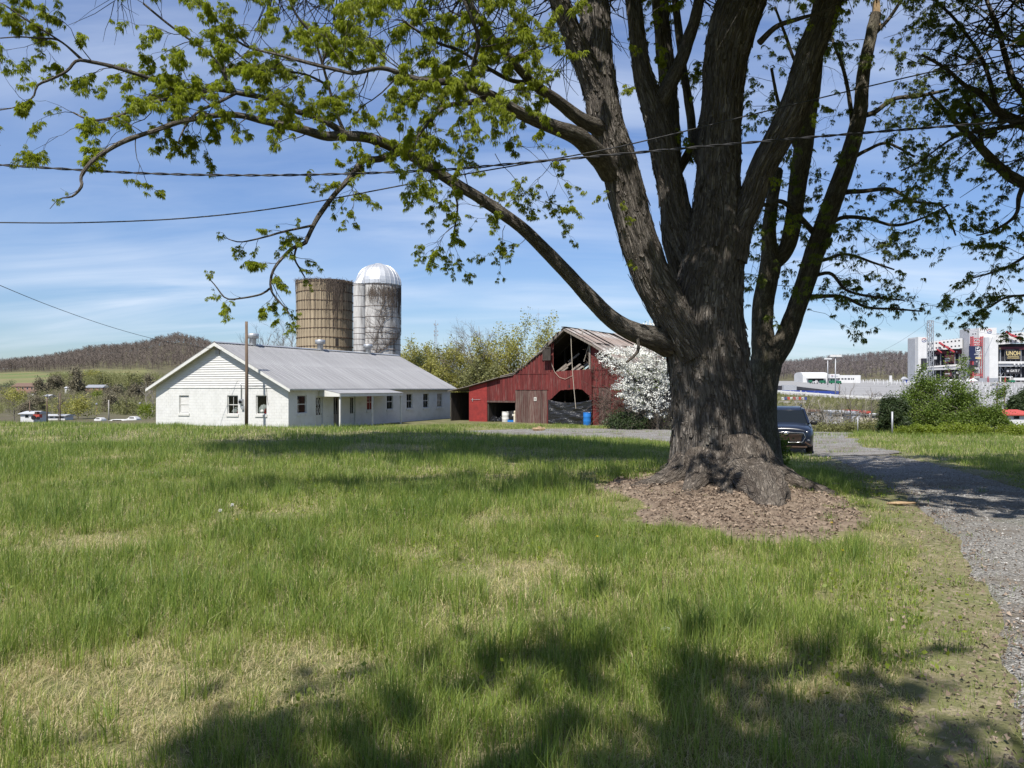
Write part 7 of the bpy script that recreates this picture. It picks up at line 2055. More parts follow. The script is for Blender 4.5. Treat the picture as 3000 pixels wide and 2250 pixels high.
# ---------------------------------------------------------------- parking lot furniture
def lot_obj(px, py_try, Y):
 x = (px - CX) / F * Y
 return x, Y, lot_z(x, Y)
def lane_posts():
 mb = MB().box(-.14, .14, -.14, .14, 0, 1.0)
 first = None; n = 0
 rows = [(2475, 2700, 590, 48), (2520, 2960, 545, 44), (2560, 3040, 480, 36), (2830, 3040, 400, 14), (2845, 3030, 330, 14), (2850, 2960, 262, 6)]
 labs = ('in the farthest row before the hill', 'in the second row from the hill', 'in the long middle row of the lot', 'in the row behind the tall shrub', 'in the nearer row right of the tall shrub', 'in the nearest row, lowest on the lot')
 for (a, b, Y, k), lab in zip(rows, labs):
  for i in range(k):
   px = a + (b - a) * (i + random.uniform(-.25, .25)) / k; y = Y + random.uniform(-4, 4) - .10 * Y * (i / k)
   x, y, z = lot_obj(px, 0, y)
   if first is None:
    first = mb.obj('lane_post', M['white'], None); first.location = (x, y, z)
    tag(first, 'small white post standing in a row on the parking lot', 'post', 'white posts on the parking lot')
    o = first
   else: o = link_copy(first, None, (x, y, z))
   o['label'] = 'small white post ' + lab
   o.scale = (1, 1, random.uniform(1.6, 2.6) * (Y / 590) ** .3)
   n += 1
lane_posts()
def lamp_pole(px, pyt, pyb, Y, label, heads=True, r=.14, name='lamp_pole', cat='lamp'):
 a, b = at(px, pyb, Y), at(px, pyt, Y)
 root = thing(name, label, cat, (a.x, Y, a.z))
 mb = MB(); mb.tube([(0, 0, -1), (0, 0, b.z - a.z)], [r * 1.3, r], 8); mb.obj('post', M['steel'] if heads else M['pole_wood'], root, True)
 z = b.z - a.z
 if heads:
  mb = MB(); mb.bar((-1.5, 0, z - .3), (1.5, 0, z - .3), .15, .15); mb.obj('cross_arm', M['steel'], root)
  for x in (-1.4, -.5, .5, 1.4):
   MB().box(x - .45, x + .45, -.5, .2, z - .2, z + .5).obj('lamp_head', M['white'], root)
 return root
lamp_pole(2425, 1052, 1122, 380, 'lot lamp pole with white heads beside the white hall', True, .22)
lamp_pole(2447.5, 1044, 1165, 250, 'taller lot lamp pole nearest the blue wall', True, .16)
lamp_pole(2459, 1125, 1163, 250, 'short grey pole at the end of the blue wall', False, .1, 'short_pole', 'pole')
lamp_pole(2921, 1122, 1210, 170, 'dark timber pole carrying a cross-arm above the red-roofed house', False, .14, 'timber_pole', 'pole')
lamp_pole(2943, 1126, 1205, 172, 'plain grey pole beside the timber pole with the arms', False, .1, 'plain_pole', 'pole')
o = MB()
for x0, z0 in ((-.9, 0), (.3, 0), (-.8, -1.0), (.2, -.9)): o.box(x0, x0 + .7, -.3, .3, z0, z0 + .45)
o = o.obj('lamp_cluster', M['steel'], None); o.location = at(2921, 1130, 169.5); tag(o, 'cluster of floodlights fixed to the dark timber pole', 'lights')
# white guard rail along the lot's near edge
def guard_rail():
 P = []
 for px in np.linspace(2180, 2720, 46):
  Y = float(np.interp(px, [2180, 2600, 2720], [237, 237, 226])); x = (px - CX) / F * Y; P.append(Vector((x, Y, lot_z(x, Y))))
 root = thing('guard_rail', 'white guard rail along the near edge of the parking lot', 'rail', tuple(P[0]))
 mb = MB()
 for p, q in zip(P[:-1], P[1:]): mb.bar(p - P[0] + Vector((0, 0, .45)), q - P[0] + Vector((0, 0, .45)), .1, .5)
 mb.obj('rail', M['white'], root)
 for i, p in enumerate(P[::3]):
  d = p - P[0]; MB().box(d.x - .12, d.x + .12, d.y - .28, d.y - .06, d.z - .8, d.z + .8).obj('rail_post', M['white'], root)
guard_rail()
# blue wall with white stars, container and dark canopy
def blue_wall():
 Y = 250.0
 A_, B_ = at(2190, 1150, Y), at(2460, 1163, Y); T0, T1 = at(2190, 1141, Y), at(2460, 1146, Y)
 root = thing('blue_wall', 'long blue wall with white stars below the parking lot', 'wall', tuple(A_))
 q = lambda v, d=0: (v.x - A_.x, d, v.z - A_.z)
 mb = MB(); a, b, c, d = q(A_), q(B_), q(T1), q(T0)
 mb.hexa([(a[0], 0, a[2] - 2), (b[0], 0, b[2] - 2), (b[0], 3, b[2] - 2), (a[0], 3, a[2] - 2), (d[0], 0, d[2]), (c[0], 0, c[2]), (c[0], 3, c[2]), (d[0], 3, d[2])]); mb.obj('wall_face', M['sign_blue'], root)
 for px, py, s in ((2315, 1147, 4.2), (2332, 1150, 3.6), (2346, 1146, 3.6), (2360, 1150, 4.2)):
  p = at(px, py, Y) - A_; k = s / F * Y; pts = []
  for i in range(10):
   r_ = k if i % 2 == 0 else k * .42; t = PI / 2 + i * PI / 5; pts.append((p.x + r_ * math.cos(t), -.06, p.z + r_ * math.sin(t)))
  mb = MB(); mb.v = pts + [(p.x, -.06, p.z)]; mb.f = [(10, i, (i + 1) % 10) for i in range(10)]; mb.obj('star', M['white'], root)
 a, b, c, d = at(2330, 1141, Y + 12), at(2462, 1151, Y + 12), at(2462, 1147, Y + 12), at(2334, 1132, Y + 12)
 root2 = thing('dark_canopy', 'low dark canopy roof sloping behind the blue wall', 'canopy', tuple(a))
 mb = MB(); f_ = lambda v, y: (v.x - a.x, y, v.z - a.z)
 mb.hexa([f_(a, 0), f_(b, 0), f_(b, 8), f_(a, 8), f_(d, 0), f_(c, 0), f_(c, 8), f_(d, 8)]); mb.obj('canopy_roof', M['dark_void'], root2)
 for k in range(4):
  p = a.lerp(b, (k + .3) / 4); MB().box(p.x - a.x - .1, p.x - a.x + .1, 1, 1.2, p.z - a.z - 3, p.z - a.z).obj('canopy_post', M['steel'], root2)
 p, q_ = at(2297, 1141, Y + 6), at(2334, 1128, Y + 6)
 root3 = thing('shipping_container', 'pale ribbed steel container standing on the lot above the blue wall', 'container', tuple(p))
 MB().box(0, q_.x - p.x, 0, 2.5, -1, q_.z - p.z).obj('container_box', M['pale_grey'], root3)
 n = 16
 for i in range(n):
  x = (q_.x - p.x) * (i + .5) / n; MB().box(x - .06, x + .06, -.05, -.002, -1, q_.z - p.z).obj('rib', M['galv'], root3)
 p, q_ = at(2276, 1140, Y + 8), at(2293, 1130, Y + 8)
 root4 = thing('site_trailer', 'white trailer with a dark side next to the container', 'trailer', tuple(p))
 MB().box(-2.4, 0, 0, 2.5, -1, q_.z - p.z).obj('trailer_end', M['white'], root4); MB().box(.01, q_.x - p.x, 0, 2.5, -1, q_.z - p.z).obj('trailer_side', M['dark_void'], root4)
 p = at(2290, 1172, 215); root5 = thing('row_of_banners', 'row of coloured sponsor banners on the grass bank', 'banners', tuple(p))
 for i in range(9):
  m_ = [M['white'], M['sign_blue'], M['tin_red'], M['white'], M['stadium_red'], M['pale_grey'], M['tin_red'], M['white'], M['sign_blue']][i]
  x0 = i * (75 / F * 215) / 9; MB().box(x0, x0 + .7, 0, .06, .0, .85).obj('banner', m_, root5)
 p = at(2280, 1180, 205); root6 = thing('bank_signs', 'low pale sign frame standing on the grass bank', 'sign', tuple(p))
 for i in range(2): MB().box(i * 4.2, i * 4.2 + 3.2, 0, .08, 0.0, .5).obj('sign_board', M['concrete'], root6)
 for i in range(4): MB().box(i * 2.3, i * 2.3 + .12, .09, .2, -1.5, .5).obj('sign_leg', M['steel'], root6)
blue_wall()
# ---------------------------------------------------------------- white hall on the lot
def text_mesh(name, s, size, mat, parent, loc, align='CENTER', squeeze=1.0, depth=.02, shear=0.0, bold=0.0):
 cu = bpy.data.curves.new(name, 'FONT'); cu.body = s; cu.size = size; cu.align_x = align; cu.extrude = depth; cu.shear = shear; cu.offset = bold
 cu.resolution_u = 3
 tmp = bpy.data.objects.new(name, cu); COL.objects.link(tmp)
 bpy.context.view_layer.update()
 me = bpy.data.meshes.new_from_object(tmp.evaluated_get(bpy.context.evaluated_depsgraph_get()))
 bpy.data.objects.remove(tmp); bpy.data.curves.remove(cu)
 me.materials.clear(); me.materials.append(mat)
 me.transform(Matrix.Rotation(PI / 2, 4, 'X') @ Matrix.Diagonal((squeeze, 1, 1, 1)))
 o = bpy.data.objects.new(name, me); COL.objects.link(o); o.parent = parent; o.location = loc
 return o
def roundel(parent, cx_, cz_, r, y, sub=None):
 """oval crest: two arcs of short strokes, red over blue, and a small wedge between"""
 mb1, mb2 = MB(), MB()
 for k in range(11):
  t = PI * (0.08 + .84 * k / 10); c, s = math.cos(t), math.sin(t)
  mb1.bar((cx_ + c * r * .78, y, cz_ + s * r * .62), (cx_ + c * r, y, cz_ + s * r * .86), .16 * r, .05, (0, 1, 0))
  t = -t; c, s = math.cos(t), math.sin(t)
  mb2.bar((cx_ + c * r * .78, y, cz_ + s * r * .62), (cx_ + c * r, y, cz_ + s * r * .86), .16 * r, .05, (0, 1, 0))
 e = mb1.obj('emblem', M['stadium_red'], parent)
 mb2.obj('emblem_lower', M['sign_blue'], e)
 mb = MB(); mb.poly([(cx_ - r * .55, y - .03, cz_ - r * .12), (cx_ + r * .5, y - .03, cz_ - r * .12), (cx_ + r * .6, y - .03, cz_ + r * .2), (cx_ + r * .05, y - .03, cz_ + r * .05)]); mb.obj('emblem_mark', M['navy'], e)
def white_hall():
 Y = 520.0; A_ = at(2352, 1120, Y)
 root = thing('white_hall', 'white hall with an arched roof and low window wing beyond the lot', 'building', tuple(A_))
 X = lambda px: (px - 2352) / F * Y
 Z = lambda py: (1120 - py) / F * Y
 mb = MB(); n = 10; w = 16.0
 prof = [(0, -2)] + [(w / 2 - w / 2 * math.cos(PI * i / n), Z(1099) + (Z(1090) - Z(1099)) * math.sin(PI * i / n)) for i in range(n + 1)] + [(w, -2)]
 mb.prism(prof, lambda a, b, d: (d, a, b), 0, X(2426)); mb.obj('hall', M['white'], root)
 MB().box(X(2368), X(2412), -.3, -.02, Z(1117), Z(1109)).obj('door', M['dark_void'], root)
 MB().box(X(2362), X(2418), -2.5, -.31, Z(1108.5), Z(1107)).obj('canopy', M['white'], root)
 MB().box(X(2426), X(2454), -3, 12, Z(1108), Z(1096)).obj('entrance_block', M['white'], root)
 MB().box(X(2428), X(2452), -1.5, 12, -2, Z(1108) - .02).obj('entrance_wall', M['pale_grey'], root)
 for a, b in ((2431, 2436), (2438, 2443)): MB().box(X(a), X(b), -1.6, -1.51, 0, Z(1110)).obj('door', M['green_truck'], root)
 roundel(root, X(2432.5), Z(1102), .8, -3.1)
 text_mesh('lettering', 'B NHRA', 1.25, M['pale_grey'], root, (X(2445), -3.1, Z(1103.5))) if False else MB().box(X(2438), X(2450), -3.08, -3.02, Z(1103.5), Z(1101)).obj('lettering', M['pale_grey'], root)
 MB().box(X(2454), X(2520), 0, 14, -2, Z(1099)).obj('wing', M['white'], root)
 MB().box(X(2520), X(2524), 1, 13, -2, Z(1099.5)).obj('wing_end', M['pale_grey'], root)
 for a, b in ((2455, 2461), (2465, 2471), (2474, 2480), (2483.5, 2490), (2493, 2496), (2498, 2502)):
  o = MB().box(X(a), X(b), -.1, -.01, Z(1112), Z(1108)).obj('window', M['dark_void'], root)
 for i, (a, b, mt, lab, c_) in enumerate(((2372, 2382, 'green_truck', 'green truck parked left of the white hall door', 'truck'), (2383, 2397, 'white', 'white pickup parked before the white hall', 'pickup'), (2404, 2420, 'green_truck', 'green utility truck near the hall entrance', 'truck'), (2432, 2452, 'green_truck', 'long green trailer by the hall entrance', 'trailer'), (2453, 2466, 'green_truck', 'low green trailer in front of the window wing', 'trailer'))):
  Yc = 470.0 - i * 3; p = at(a, 1122, Yc); w = (b - a) / F * Yc; z = lot_z(p.x, Yc)
  r2 = thing('green_truck' if mt == 'green_truck' and c_ == 'truck' else c_, lab, c_, (p.x, Yc, z))
  MB().box(0, w * .62, 0, 2, .5, 2.0 if c_ != 'pickup' else 1.3).obj('bed', M[mt], r2, False, None, .05)
  MB().hexa([(w * .64, 0, .5), (w, 0, .5), (w, 2, .5), (w * .64, 2, .5), (w * .66, .1, 2.1), (w * .86, .1, 2.1), (w * .86, 1.9, 2.1), (w * .66, 1.9, 2.1)]).obj('cab', M[mt], r2)
  MB().box(w * .69, w * .83, -.01, .09, 1.3, 1.9).obj('window', M['glass'], r2)
  for x in (w * .2, w * .8):
   mb = MB(); mb.lathe([(.01, -.1), (.42, -.1), (.42, .1), (.01, .1)], 12); mb.v = [(x + a_, -.02 + c__, .42 + b_) for a_, b_, c__ in mb.v]; mb.obj('wheel', M['black_plastic'], r2)
white_hall()
# ---------------------------------------------------------------- the grandstand
def grandstand():
 Y = 620.0; O = at(2680, 1120, Y); gz = O.z
 root = thing('grandstand', 'huge white speedway grandstand with banners, red stairs and tall towers', 'stadium', tuple(O))
 X = lambda px, y=0: (px - CX) / F * (Y + y) - O.x
 Z = lambda py, y=0: CZ + (HY - py) / F * (Y + y) - O.z
 c = lambda v: 2660 + v * .1537
 d = lambda v: 930 + v * .1537
 def bx(name, x0, x1, y0, y1, a, b, mat, par=None):
  return MB().box(X(x0, a), X(x1, a), a, b, Z(y1, a), Z(y0, a)).obj(name, mat, par or root)
 # left stair tower
 t = bx('tower', c(195), c(378), d(372), 1124, 0, 16, M['white']); roundel(t, X(c(305)), Z(d(432)), 1.95, -.2)
 bx('tower_shaded_side', c(140), c(194), d(400), 1124, 4, 16, M['pale_grey'])  # shaded face of the white tower, its shade put into the grey
 bx('tower_annex', c(285), c(360), d(780), d(1000), -3, 0, M['dark_void']); bx('tower_base', c(285), c(355), d(1000), 1124, -3, 0, M['pale_grey'])
 # middle bays: white upper wall, solid dark boxes for the concourses' shade, white beams
 mb = MB(); q = [(c(380), d(470)), (c(1150), d(380))]; lo = [(c(380), d(640)), (c(1150), d(575))]
 mb.hexa([(X(lo[0][0]), 8, Z(lo[0][1])), (X(lo[1][0]), 8, Z(lo[1][1])), (X(lo[1][0]), 14, Z(lo[1][1])), (X(lo[0][0]), 14, Z(lo[0][1])), (X(q[0][0]), 8, Z(q[0][1])), (X(q[1][0]), 8, Z(q[1][1])), (X(q[1][0]), 14, Z(q[1][1])), (X(q[0][0]), 14, Z(q[0][1]))]); up = mb.obj('upper_wall', M['white'], root)
 for i in range(10):
  f = .06 + i * .095
  for k, off in ((0, .22), (1, .74)):
   px = q[0][0] + (q[1][0] - q[0][0]) * f; ptop = q[0][1] + (q[1][1] - q[0][1]) * f; pbot = lo[0][1] + (lo[1][1] - lo[0][1]) * f; py = ptop + (pbot - ptop) * off
   MB().box(X(px) - .65, X(px) + .65, 7.9, 7.98, Z(py) - .55, Z(py) + .55).obj('window', M['dark_void'], up)
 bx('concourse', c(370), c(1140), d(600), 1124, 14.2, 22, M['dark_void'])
 for px in (400, 520, 620, 760, 890, 975, 1060): bx('column', c(px), c(px + 12), d(640), 1124, 12, 13, M['steel'])
 mb = MB()
 for a, b in ((560, 680), (890, 975), (975, 1060), (400, 500)):
  for (y0, y1) in ((700, 870), (985, 1130)):
   mb.bar((X(c(a)), 12.4, Z(d(y0))), (X(c(b)), 12.4, Z(d(y1))), .35, .35); mb.bar((X(c(b)), 12.4, Z(d(y0))), (X(c(a)), 12.4, Z(d(y1))), .35, .35)
 mb.obj('cross_bracing', M['steel'], root)
 mb = MB(); mb.hexa([(X(c(360)), 9, Z(d(960))), (X(c(1125)), 9, Z(d(920))), (X(c(1125)), 12, Z(d(920))), (X(c(360)), 12, Z(d(960))), (X(c(360)), 9, Z(d(935))), (X(c(1125)), 9, Z(d(880))), (X(c(1125)), 12, Z(d(880))), (X(c(360)), 12, Z(d(935)))]); mb.obj('walkway_beam', M['white'], root)
 mb = MB(); mb.hexa([(X(c(360)), 9.5, Z(d(1005))), (X(c(1125)), 9.5, Z(d(985))), (X(c(1125)), 12, Z(d(985))), (X(c(360)), 12, Z(d(1005))), (X(c(360)), 9.5, Z(d(961))), (X(c(1125)), 9.5, Z(d(921))), (X(c(1125)), 12, Z(d(921))), (X(c(360)), 12, Z(d(961)))]); mb.obj('walkway_face', M['pale_grey'], root)
 for px, py in ((770, 910), (955, 940), (995, 948), (1055, 942)): bx('floodlight', c(px - 12), c(px + 12), d(py - 14), d(py + 12), 8.4, 9, M['white'])
 # banners in the dark bays
 for a, b, y0, y1, mt in ((490, 555, 735, 880, 'banner_black'), (700, 885, 700, 870, 'banner_maroon'), (1065, 1140, 700, 850, 'sign_blue'), (700, 830, 1005, 1120, 'banner_maroon'), (515, 620, 655, 705, 'banner_maroon'), (620, 760, 640, 690, 'banner_maroon'), (770, 1120, 620, 690, 'banner_maroon')):
  bx('banner', c(a), c(b), d(y0), d(y1), 11, 11.3, M[mt])
 for a, b, y0, y1 in ((500, 550, 745, 800), (705, 800, 770, 800), (705, 790, 812, 838), (705, 800, 1065, 1085), (1070, 1110, 720, 760), (1100, 1135, 700, 720)):
  bx('banner_print', c(a), c(b), d(y0), d(y1), 10.8, 10.95, M['pale_grey'])
 bx('banner_portrait', c(820), c(875), d(735), d(850), 10.8, 10.95, M['dark_metal'])
 for px, py in ((540, 685), (960, 645), (1075, 640), (1090, 1050)):
  mb = MB(); r_ = .6 if py < 1000 else 1.1; mb.v = [(X(c(px)) + r_ * math.cos(t) , 10.7, Z(d(py)) + r_ * math.sin(t)) for t in np.linspace(0, 2 * PI, 18, endpoint=False)]; mb.f = [tuple(range(18))]; mb.obj('round_sign', M['pale_grey'], root)
 # red stair flights
 def stair(p, q, w=1.6):
  mb = MB(); mb.bar((X(c(p[0])), 5, Z(d(p[1]))), (X(c(q[0])), 5, Z(d(q[1]))), 1.6, w * .8); mb.obj('stair_flight', M['stadium_red'], root)
 stair((660, 470), (760, 540)); stair((740, 525), (860, 590)); stair((840, 580), (945, 655)); stair((620, 600), (700, 665), 1.0)
 stair((1950, 260), (2070, 345)); stair((2060, 330), (2220, 400), 2.0)
 # central tower and lift block
 t = bx('tower', c(1355), c(1690), d(195), 1124, -2, 14, M['white']); roundel(t, X(c(1522)), Z(d(268)), 2.0, -2.2)
 bx('tower_shaded_side', c(1170), c(1354), d(212), 1124, 0.5, 14, M['pale_grey'])  # grey colour carries the shade on this side of the tower
 for px, py in ((1240, 315), (1290, 310), (1240, 440), (1290, 436)): bx('window', c(px - 10), c(px + 10), d(py - 8), d(py + 8), .3, .48, M['dark_void'])
 bx('lift_block', c(1465), c(1720), d(380), d(1155), -9, -2.1, M['white']); bx('lift_side', c(1465), c(1552), d(380), d(1155), -9.3, -9.02, M['pale_grey'])
 bx('plinth', c(1360), c(1725), d(1156), 1124, -9.6, -2.1, M['steel'])
 for a, b in ((1368, 1408), (1412, 1428)): bx('sign_board', c(a), c(b), d(1012), d(1040), -2.3, -2.05, M['banner_maroon'])
 # red banner frame with its two sign boards
 mb = MB()
 for px in (1152, 1340):
  for dy in (-6, -3.4): mb.bar((X(c(px)), dy, Z(1124)), (X(c(px)), dy, Z(d(370))), .8, .8)
  for k in range(22):
   z0 = Z(1124) + (Z(d(370)) - Z(1124)) * k / 22; z1 = Z(1124) + (Z(d(370)) - Z(1124)) * (k + 1) / 22
   mb.bar((X(c(px)), -6 if k % 2 else -3.4, z0), (X(c(px)), -3.4 if k % 2 else -6, z1), .3, .3)
 for py in (405, 470, 500, 540, 1080, 1110): mb.bar((X(c(1152)), -6, Z(d(py))), (X(c(1340)), -6, Z(d(py))), .5, .5)
 for a, b in ((405, 470), (500, 540), (1080, 1110)):
  for k in range(4):
   x0 = 1152 + 188 * k / 4; mb.bar((X(c(x0)), -6, Z(d(a if k % 2 else b))), (X(c(x0 + 47)), -6, Z(d(b if k % 2 else a))), .3, .3)
 mb.obj('banner_frame', M['stadium_red'], root)
 s = bx('sign_board', c(1165), c(1330), d(545), d(825), -6.8, -6.5, M['navy'])
 MB().box(X(c(1190)), X(c(1283)), -6.86, -6.81, Z(d(656)), Z(d(573))).obj('sign_mark', M['white'], s)
 MB().box(X(c(1196)), X(c(1277)), -6.91, -6.87, Z(d(650)), Z(d(580))).obj('sign_mark', M['navy'], s)
 mb = MB(); mb.poly([(X(c(1196)), -6.95, Z(d(650))), (X(c(1222)), -6.95, Z(d(628))), (X(c(1256)), -6.95, Z(d(634))), (X(c(1277)), -6.95, Z(d(600))), (X(c(1277)), -6.95, Z(d(650)))]); mb.poly([(X(c(1200)), -6.95, Z(d(605))), (X(c(1230)), -6.95, Z(d(584))), (X(c(1250)), -6.95, Z(d(584))), (X(c(1236)), -6.95, Z(d(612)))]); mb.obj('sign_mark', M['white'], s)
 text_mesh('lettering', 'FIRST', 1.45, M['white'], s, (X(c(1238)), -6.9, Z(d(694))), bold=.03)
 text_mesh('lettering', 'HORIZON', 1.45, M['white'], s, (X(c(1238)), -6.9, Z(d(722))), squeeze=.9, bold=.03)
 MB().box(X(c(1192)), X(c(1288)), -6.9, -6.85, Z(d(762)), Z(d(752))).obj('lettering', M['pale_grey'], s)
 text_mesh('lettering', 'Food City', 6.0, M['gold'], s, (X(c(1240)), -6.9, Z(d(793))), squeeze=.9, bold=.06) if False else MB().box(X(c(1186)), X(c(1294)), -6.9, -6.85, Z(d(794)), Z(d(768))).obj('lettering', M['gold'], s)
 s = bx('sign_board', c(1165), c(1330), d(905), d(1030), -6.8, -6.5, M['banner_black'])
 text_mesh('lettering', 'Ballad', 1.75, M['white'], s, (X(c(1218)), -6.9, Z(d(982))), squeeze=.9, bold=.03)
 text_mesh('lettering', 'HEALTH', .85, M['white'], s, (X(c(1214)), -6.9, Z(d(1002))), bold=.02)
 mb = MB(); mb.poly([(X(c(1280)), -6.9, Z(d(975))), (X(c(1306)), -6.9, Z(d(975))), (X(c(1298)), -6.9, Z(d(930))), (X(c(1284)), -6.9, Z(d(940)))]); mb.obj('sign_mark', M['pale_grey'], s)
 # right wing
 mb = MB(); q = [(c(1690), d(330)), (c(2700), d(225))]; lo = [(c(1730), d(515)), (c(2700), d(440))]
 mb.hexa([(X(lo[0][0]), 8, Z(lo[0][1])), (X(lo[1][0]), 8, Z(lo[1][1])), (X(lo[1][0]), 14, Z(lo[1][1])), (X(lo[0][0]), 14, Z(lo[0][1])), (X(q[0][0]), 8, Z(q[0][1])), (X(q[1][0]), 8, Z(q[1][1])), (X(q[1][0]), 14, Z(q[1][1])), (X(q[0][0]), 14, Z(q[0][1]))]); up = mb.obj('upper_wall', M['white'], root)
 for i in range(10):
  f = .07 + i * .098
  for off in (.15, .75):
   px = lo[0][0] + (lo[1][0] - lo[0][0]) * f; ptop = q[0][1] + (q[1][1] - q[0][1]) * f; pbot = lo[0][1] + (lo[1][1] - lo[0][1]) * f; py = ptop + (pbot - ptop) * off
   MB().box(X(px) - .75, X(px) + .75, 7.9, 7.98, Z(py) - .6, Z(py) + .6).obj('window', M['dark_void'], up)
 bx('concourse', c(1730), c(2700), d(500), 1124, 14.2, 22, M['dark_void'])  # solid box, its dark colour stands for the shade inside
 for px in (1760, 1850, 1950, 2050, 2150, 2260, 2400): bx('column', c(px), c(px + 12), d(560), 1124, 12, 13, M['steel'])
 mb = MB()
 for a in (1760, 1860, 1960, 2060, 2160, 2270):
  mb.bar((X(c(a)), 12.4, Z(d(940))), (X(c(a + 95)), 12.4, Z(d(1110))), .3, .3); mb.bar((X(c(a + 95)), 12.4, Z(d(940))), (X(c(a)), 12.4, Z(d(1110))), .3, .3)
 mb.obj('cross_bracing', M['steel'], root)
 bx('banner', c(1728), c(2700), d(560), d(610), 11, 11.3, M['banner_maroon']); bx('walkway_beam', c(1728), c(2700), d(836), d(880), 8, 12, M['white']); bx('walkway_face', c(1728), c(2700), d(884), d(935), 9, 12, M['pale_grey'])
 for px, py in ((2035, 893), (2110, 893), (2165, 880)): bx('floodlight', c(px - 14), c(px + 14), d(py - 14), d(py + 14), 7.4, 7.9, M['white'])
 mb = MB(); mb.v = [(X(c(1912)) + 0.75 * math.cos(t), 10.7, Z(d(577)) + .75 * math.sin(t)) for t in np.linspace(0, 2 * PI, 18, endpoint=False)]; mb.f = [tuple(range(18))]; mb.obj('round_sign', M['gold'], root)
 s = bx('sign_board', c(1865), c(2150), d(610), d(805), 10, 10.5, M['banner_black'])
 text_mesh('lettering', 'UNOH', 4.9, M['gold'], s, (X(c(2006), 10), 9.8, Z(d(722), 10)), squeeze=.79, bold=.08)
 MB().box(X(c(1900), 10), X(c(2115), 10), 9.8, 9.95, Z(d(746), 10), Z(d(738), 10)).obj('rule', M['gold'], s)
 text_mesh('lettering', 'WWW.UNOH.EDU', 1.35, M['gold'], s, (X(c(2006), 10), 9.8, Z(d(785), 10)), squeeze=.86, bold=.03)
 s = bx('sign_board', c(1865), c(2160), d(965), d(1075), 10, 10.5, M['banner_black'])
 text_mesh('lettering', 'GATE 7', 2.7, M['white'], s, (X(c(2030), 10), 9.8, Z(d(1038), 10)), squeeze=.82, shear=.25, bold=.06)
 mb = MB(); mb.v = [(X(c(1902), 10) + 1.05 * math.cos(t), 9.8, Z(d(1022), 10) + .9 * math.sin(t)) for t in np.linspace(0, 2 * PI, 18, endpoint=False)]; mb.f = [tuple(range(18))]; mb.obj('round_sign', M['pale_grey'], s)
 bx('entrance_canopy', c(1730), c(2000), d(1125), d(1140), 2, 8, M['white']); bx('entrance_post', c(1758), c(1775), d(1141), 1124, 2, 3, M['white']); bx('entrance_post', c(1850), c(1866), d(1130), 1124, 2, 3, M['stadium_red']); bx('entrance_post', c(1945), c(1962), d(1141), 1124, 2, 3, M['white'])
 for a in (1520, 1540): bx('flag_post', c(a), c(a + 6), d(1125), 1124, -11, -10.6, M['stadium_red'])
 bx('ticket_counter', c(2015), c(2240), d(1150), d(1200), -2, 4, M['white'])
 for k in range(8): bx('roof_light', c(1700 + k * 65), c(1740 + k * 65), d(300 - k * 8), d(318 - k * 8), 9, 10, M['galv'])
 for k in range(9): bx('roof_light', c(540 + k * 65), c(560 + k * 65), d(442 - k * 8), d(454 - k * 8), 9, 10, M['steel'])
 # things on the forecourt
 Yt = 585.0; p = at(c(1170), d(1215), Yt); w = (c(1345) - c(1170)) / F * Yt
 r2 = thing('event_tent', 'white twin-peaked event tent at the foot of the red banner frame', 'tent', tuple(p))
 mb = MB()
 for k in range(2):
  x0, x1 = w * k / 2, w * (k + 1) / 2; xm = (x0 + x1) / 2
  for a_, b_ in (((x0, 0), (x1, 0)), ((x1, 0), (x1, 8)), ((x1, 8), (x0, 8)), ((x0, 8), (x0, 0))): mb.poly([(a_[0], a_[1], 0), (b_[0], b_[1], 0), (xm, 4, 2.6)])
 mb.obj('tent_roof', M['white'], r2)
 for x in (0.1, w / 2, w - .1):
  for y in (0.1, 7.9): MB().box(x - .1, x + .1, y - .1, y + .1, -2.8, 0).obj('tent_leg', M['white'], r2)
 for i, (a, b, y0, y1) in enumerate(((700, 1080, 1182, 1215),)):
  p = at(c(a), d(y1), Yt); r3 = thing('long_marquee', 'low white marquee half hidden behind the tall shrub', 'tent', tuple(p)); w = (c(b) - c(a)) / F * Yt; h_ = (y1 - y0) * .1537 / F * Yt
  mb = MB(); mb.prism([(0, 0), (4, h_), (8, 0)], lambda a_, b_, d_: (d_, a_, b_), 0, w); mb.obj('tent_roof', M['white'], r3)
  for x in np.linspace(.2, w - .2, 6): MB().box(x - .1, x + .1, .2, .4, -2.5, 0).obj('tent_leg', M['white'], r3)
 p = at(2646, 1119, 560); r4 = thing('ticket_kiosk', 'little kiosk with a pale hipped roof out on the lot', 'kiosk', (p.x, p.y, lot_z(p.x, p.y)))
 MB().box(.6, 3.6, .5, 3, 0, 2.4).obj('kiosk_wall', M['sign_blue'], r4); mb = MB(); mb.prism([(-.3, 2.4), (1.6, 4.4), (4.2, 2.4)], lambda a_, b_, d_: (a_, d_, b_), 0, 3.6); mb.obj('roof', M['pale_grey'], r4)
 p = at(2609, 1118, 575); o = MB().box(-.9, .9, -.5, .5, 0, 5.0).obj('signal_box', M['white'], None); o.location = (p.x, p.y, lot_z(p.x, p.y)); tag(o, 'slim white box standing alone on the lot', 'box')
 p = at(c(1945), d(1250), 540); r5 = thing('green_trailer', 'green trailer parked under the gate sign', 'trailer', (p.x, p.y, p.z))
 MB().box(0, 3.6, 0, 2, .5, 2.1).obj('trailer_body', M['green_truck'], r5)
 for x in (.8, 2.8): MB().box(x - .35, x + .35, -.05, .2, 0, .7).obj('wheel', M['black_plastic'], r5)
 p = at(2815, 1180, 300); r6 = thing('hospitality_trailer', 'red and white sloped trailer glimpsed past the tall shrub', 'trailer', (p.x, p.y, p.z + .2))
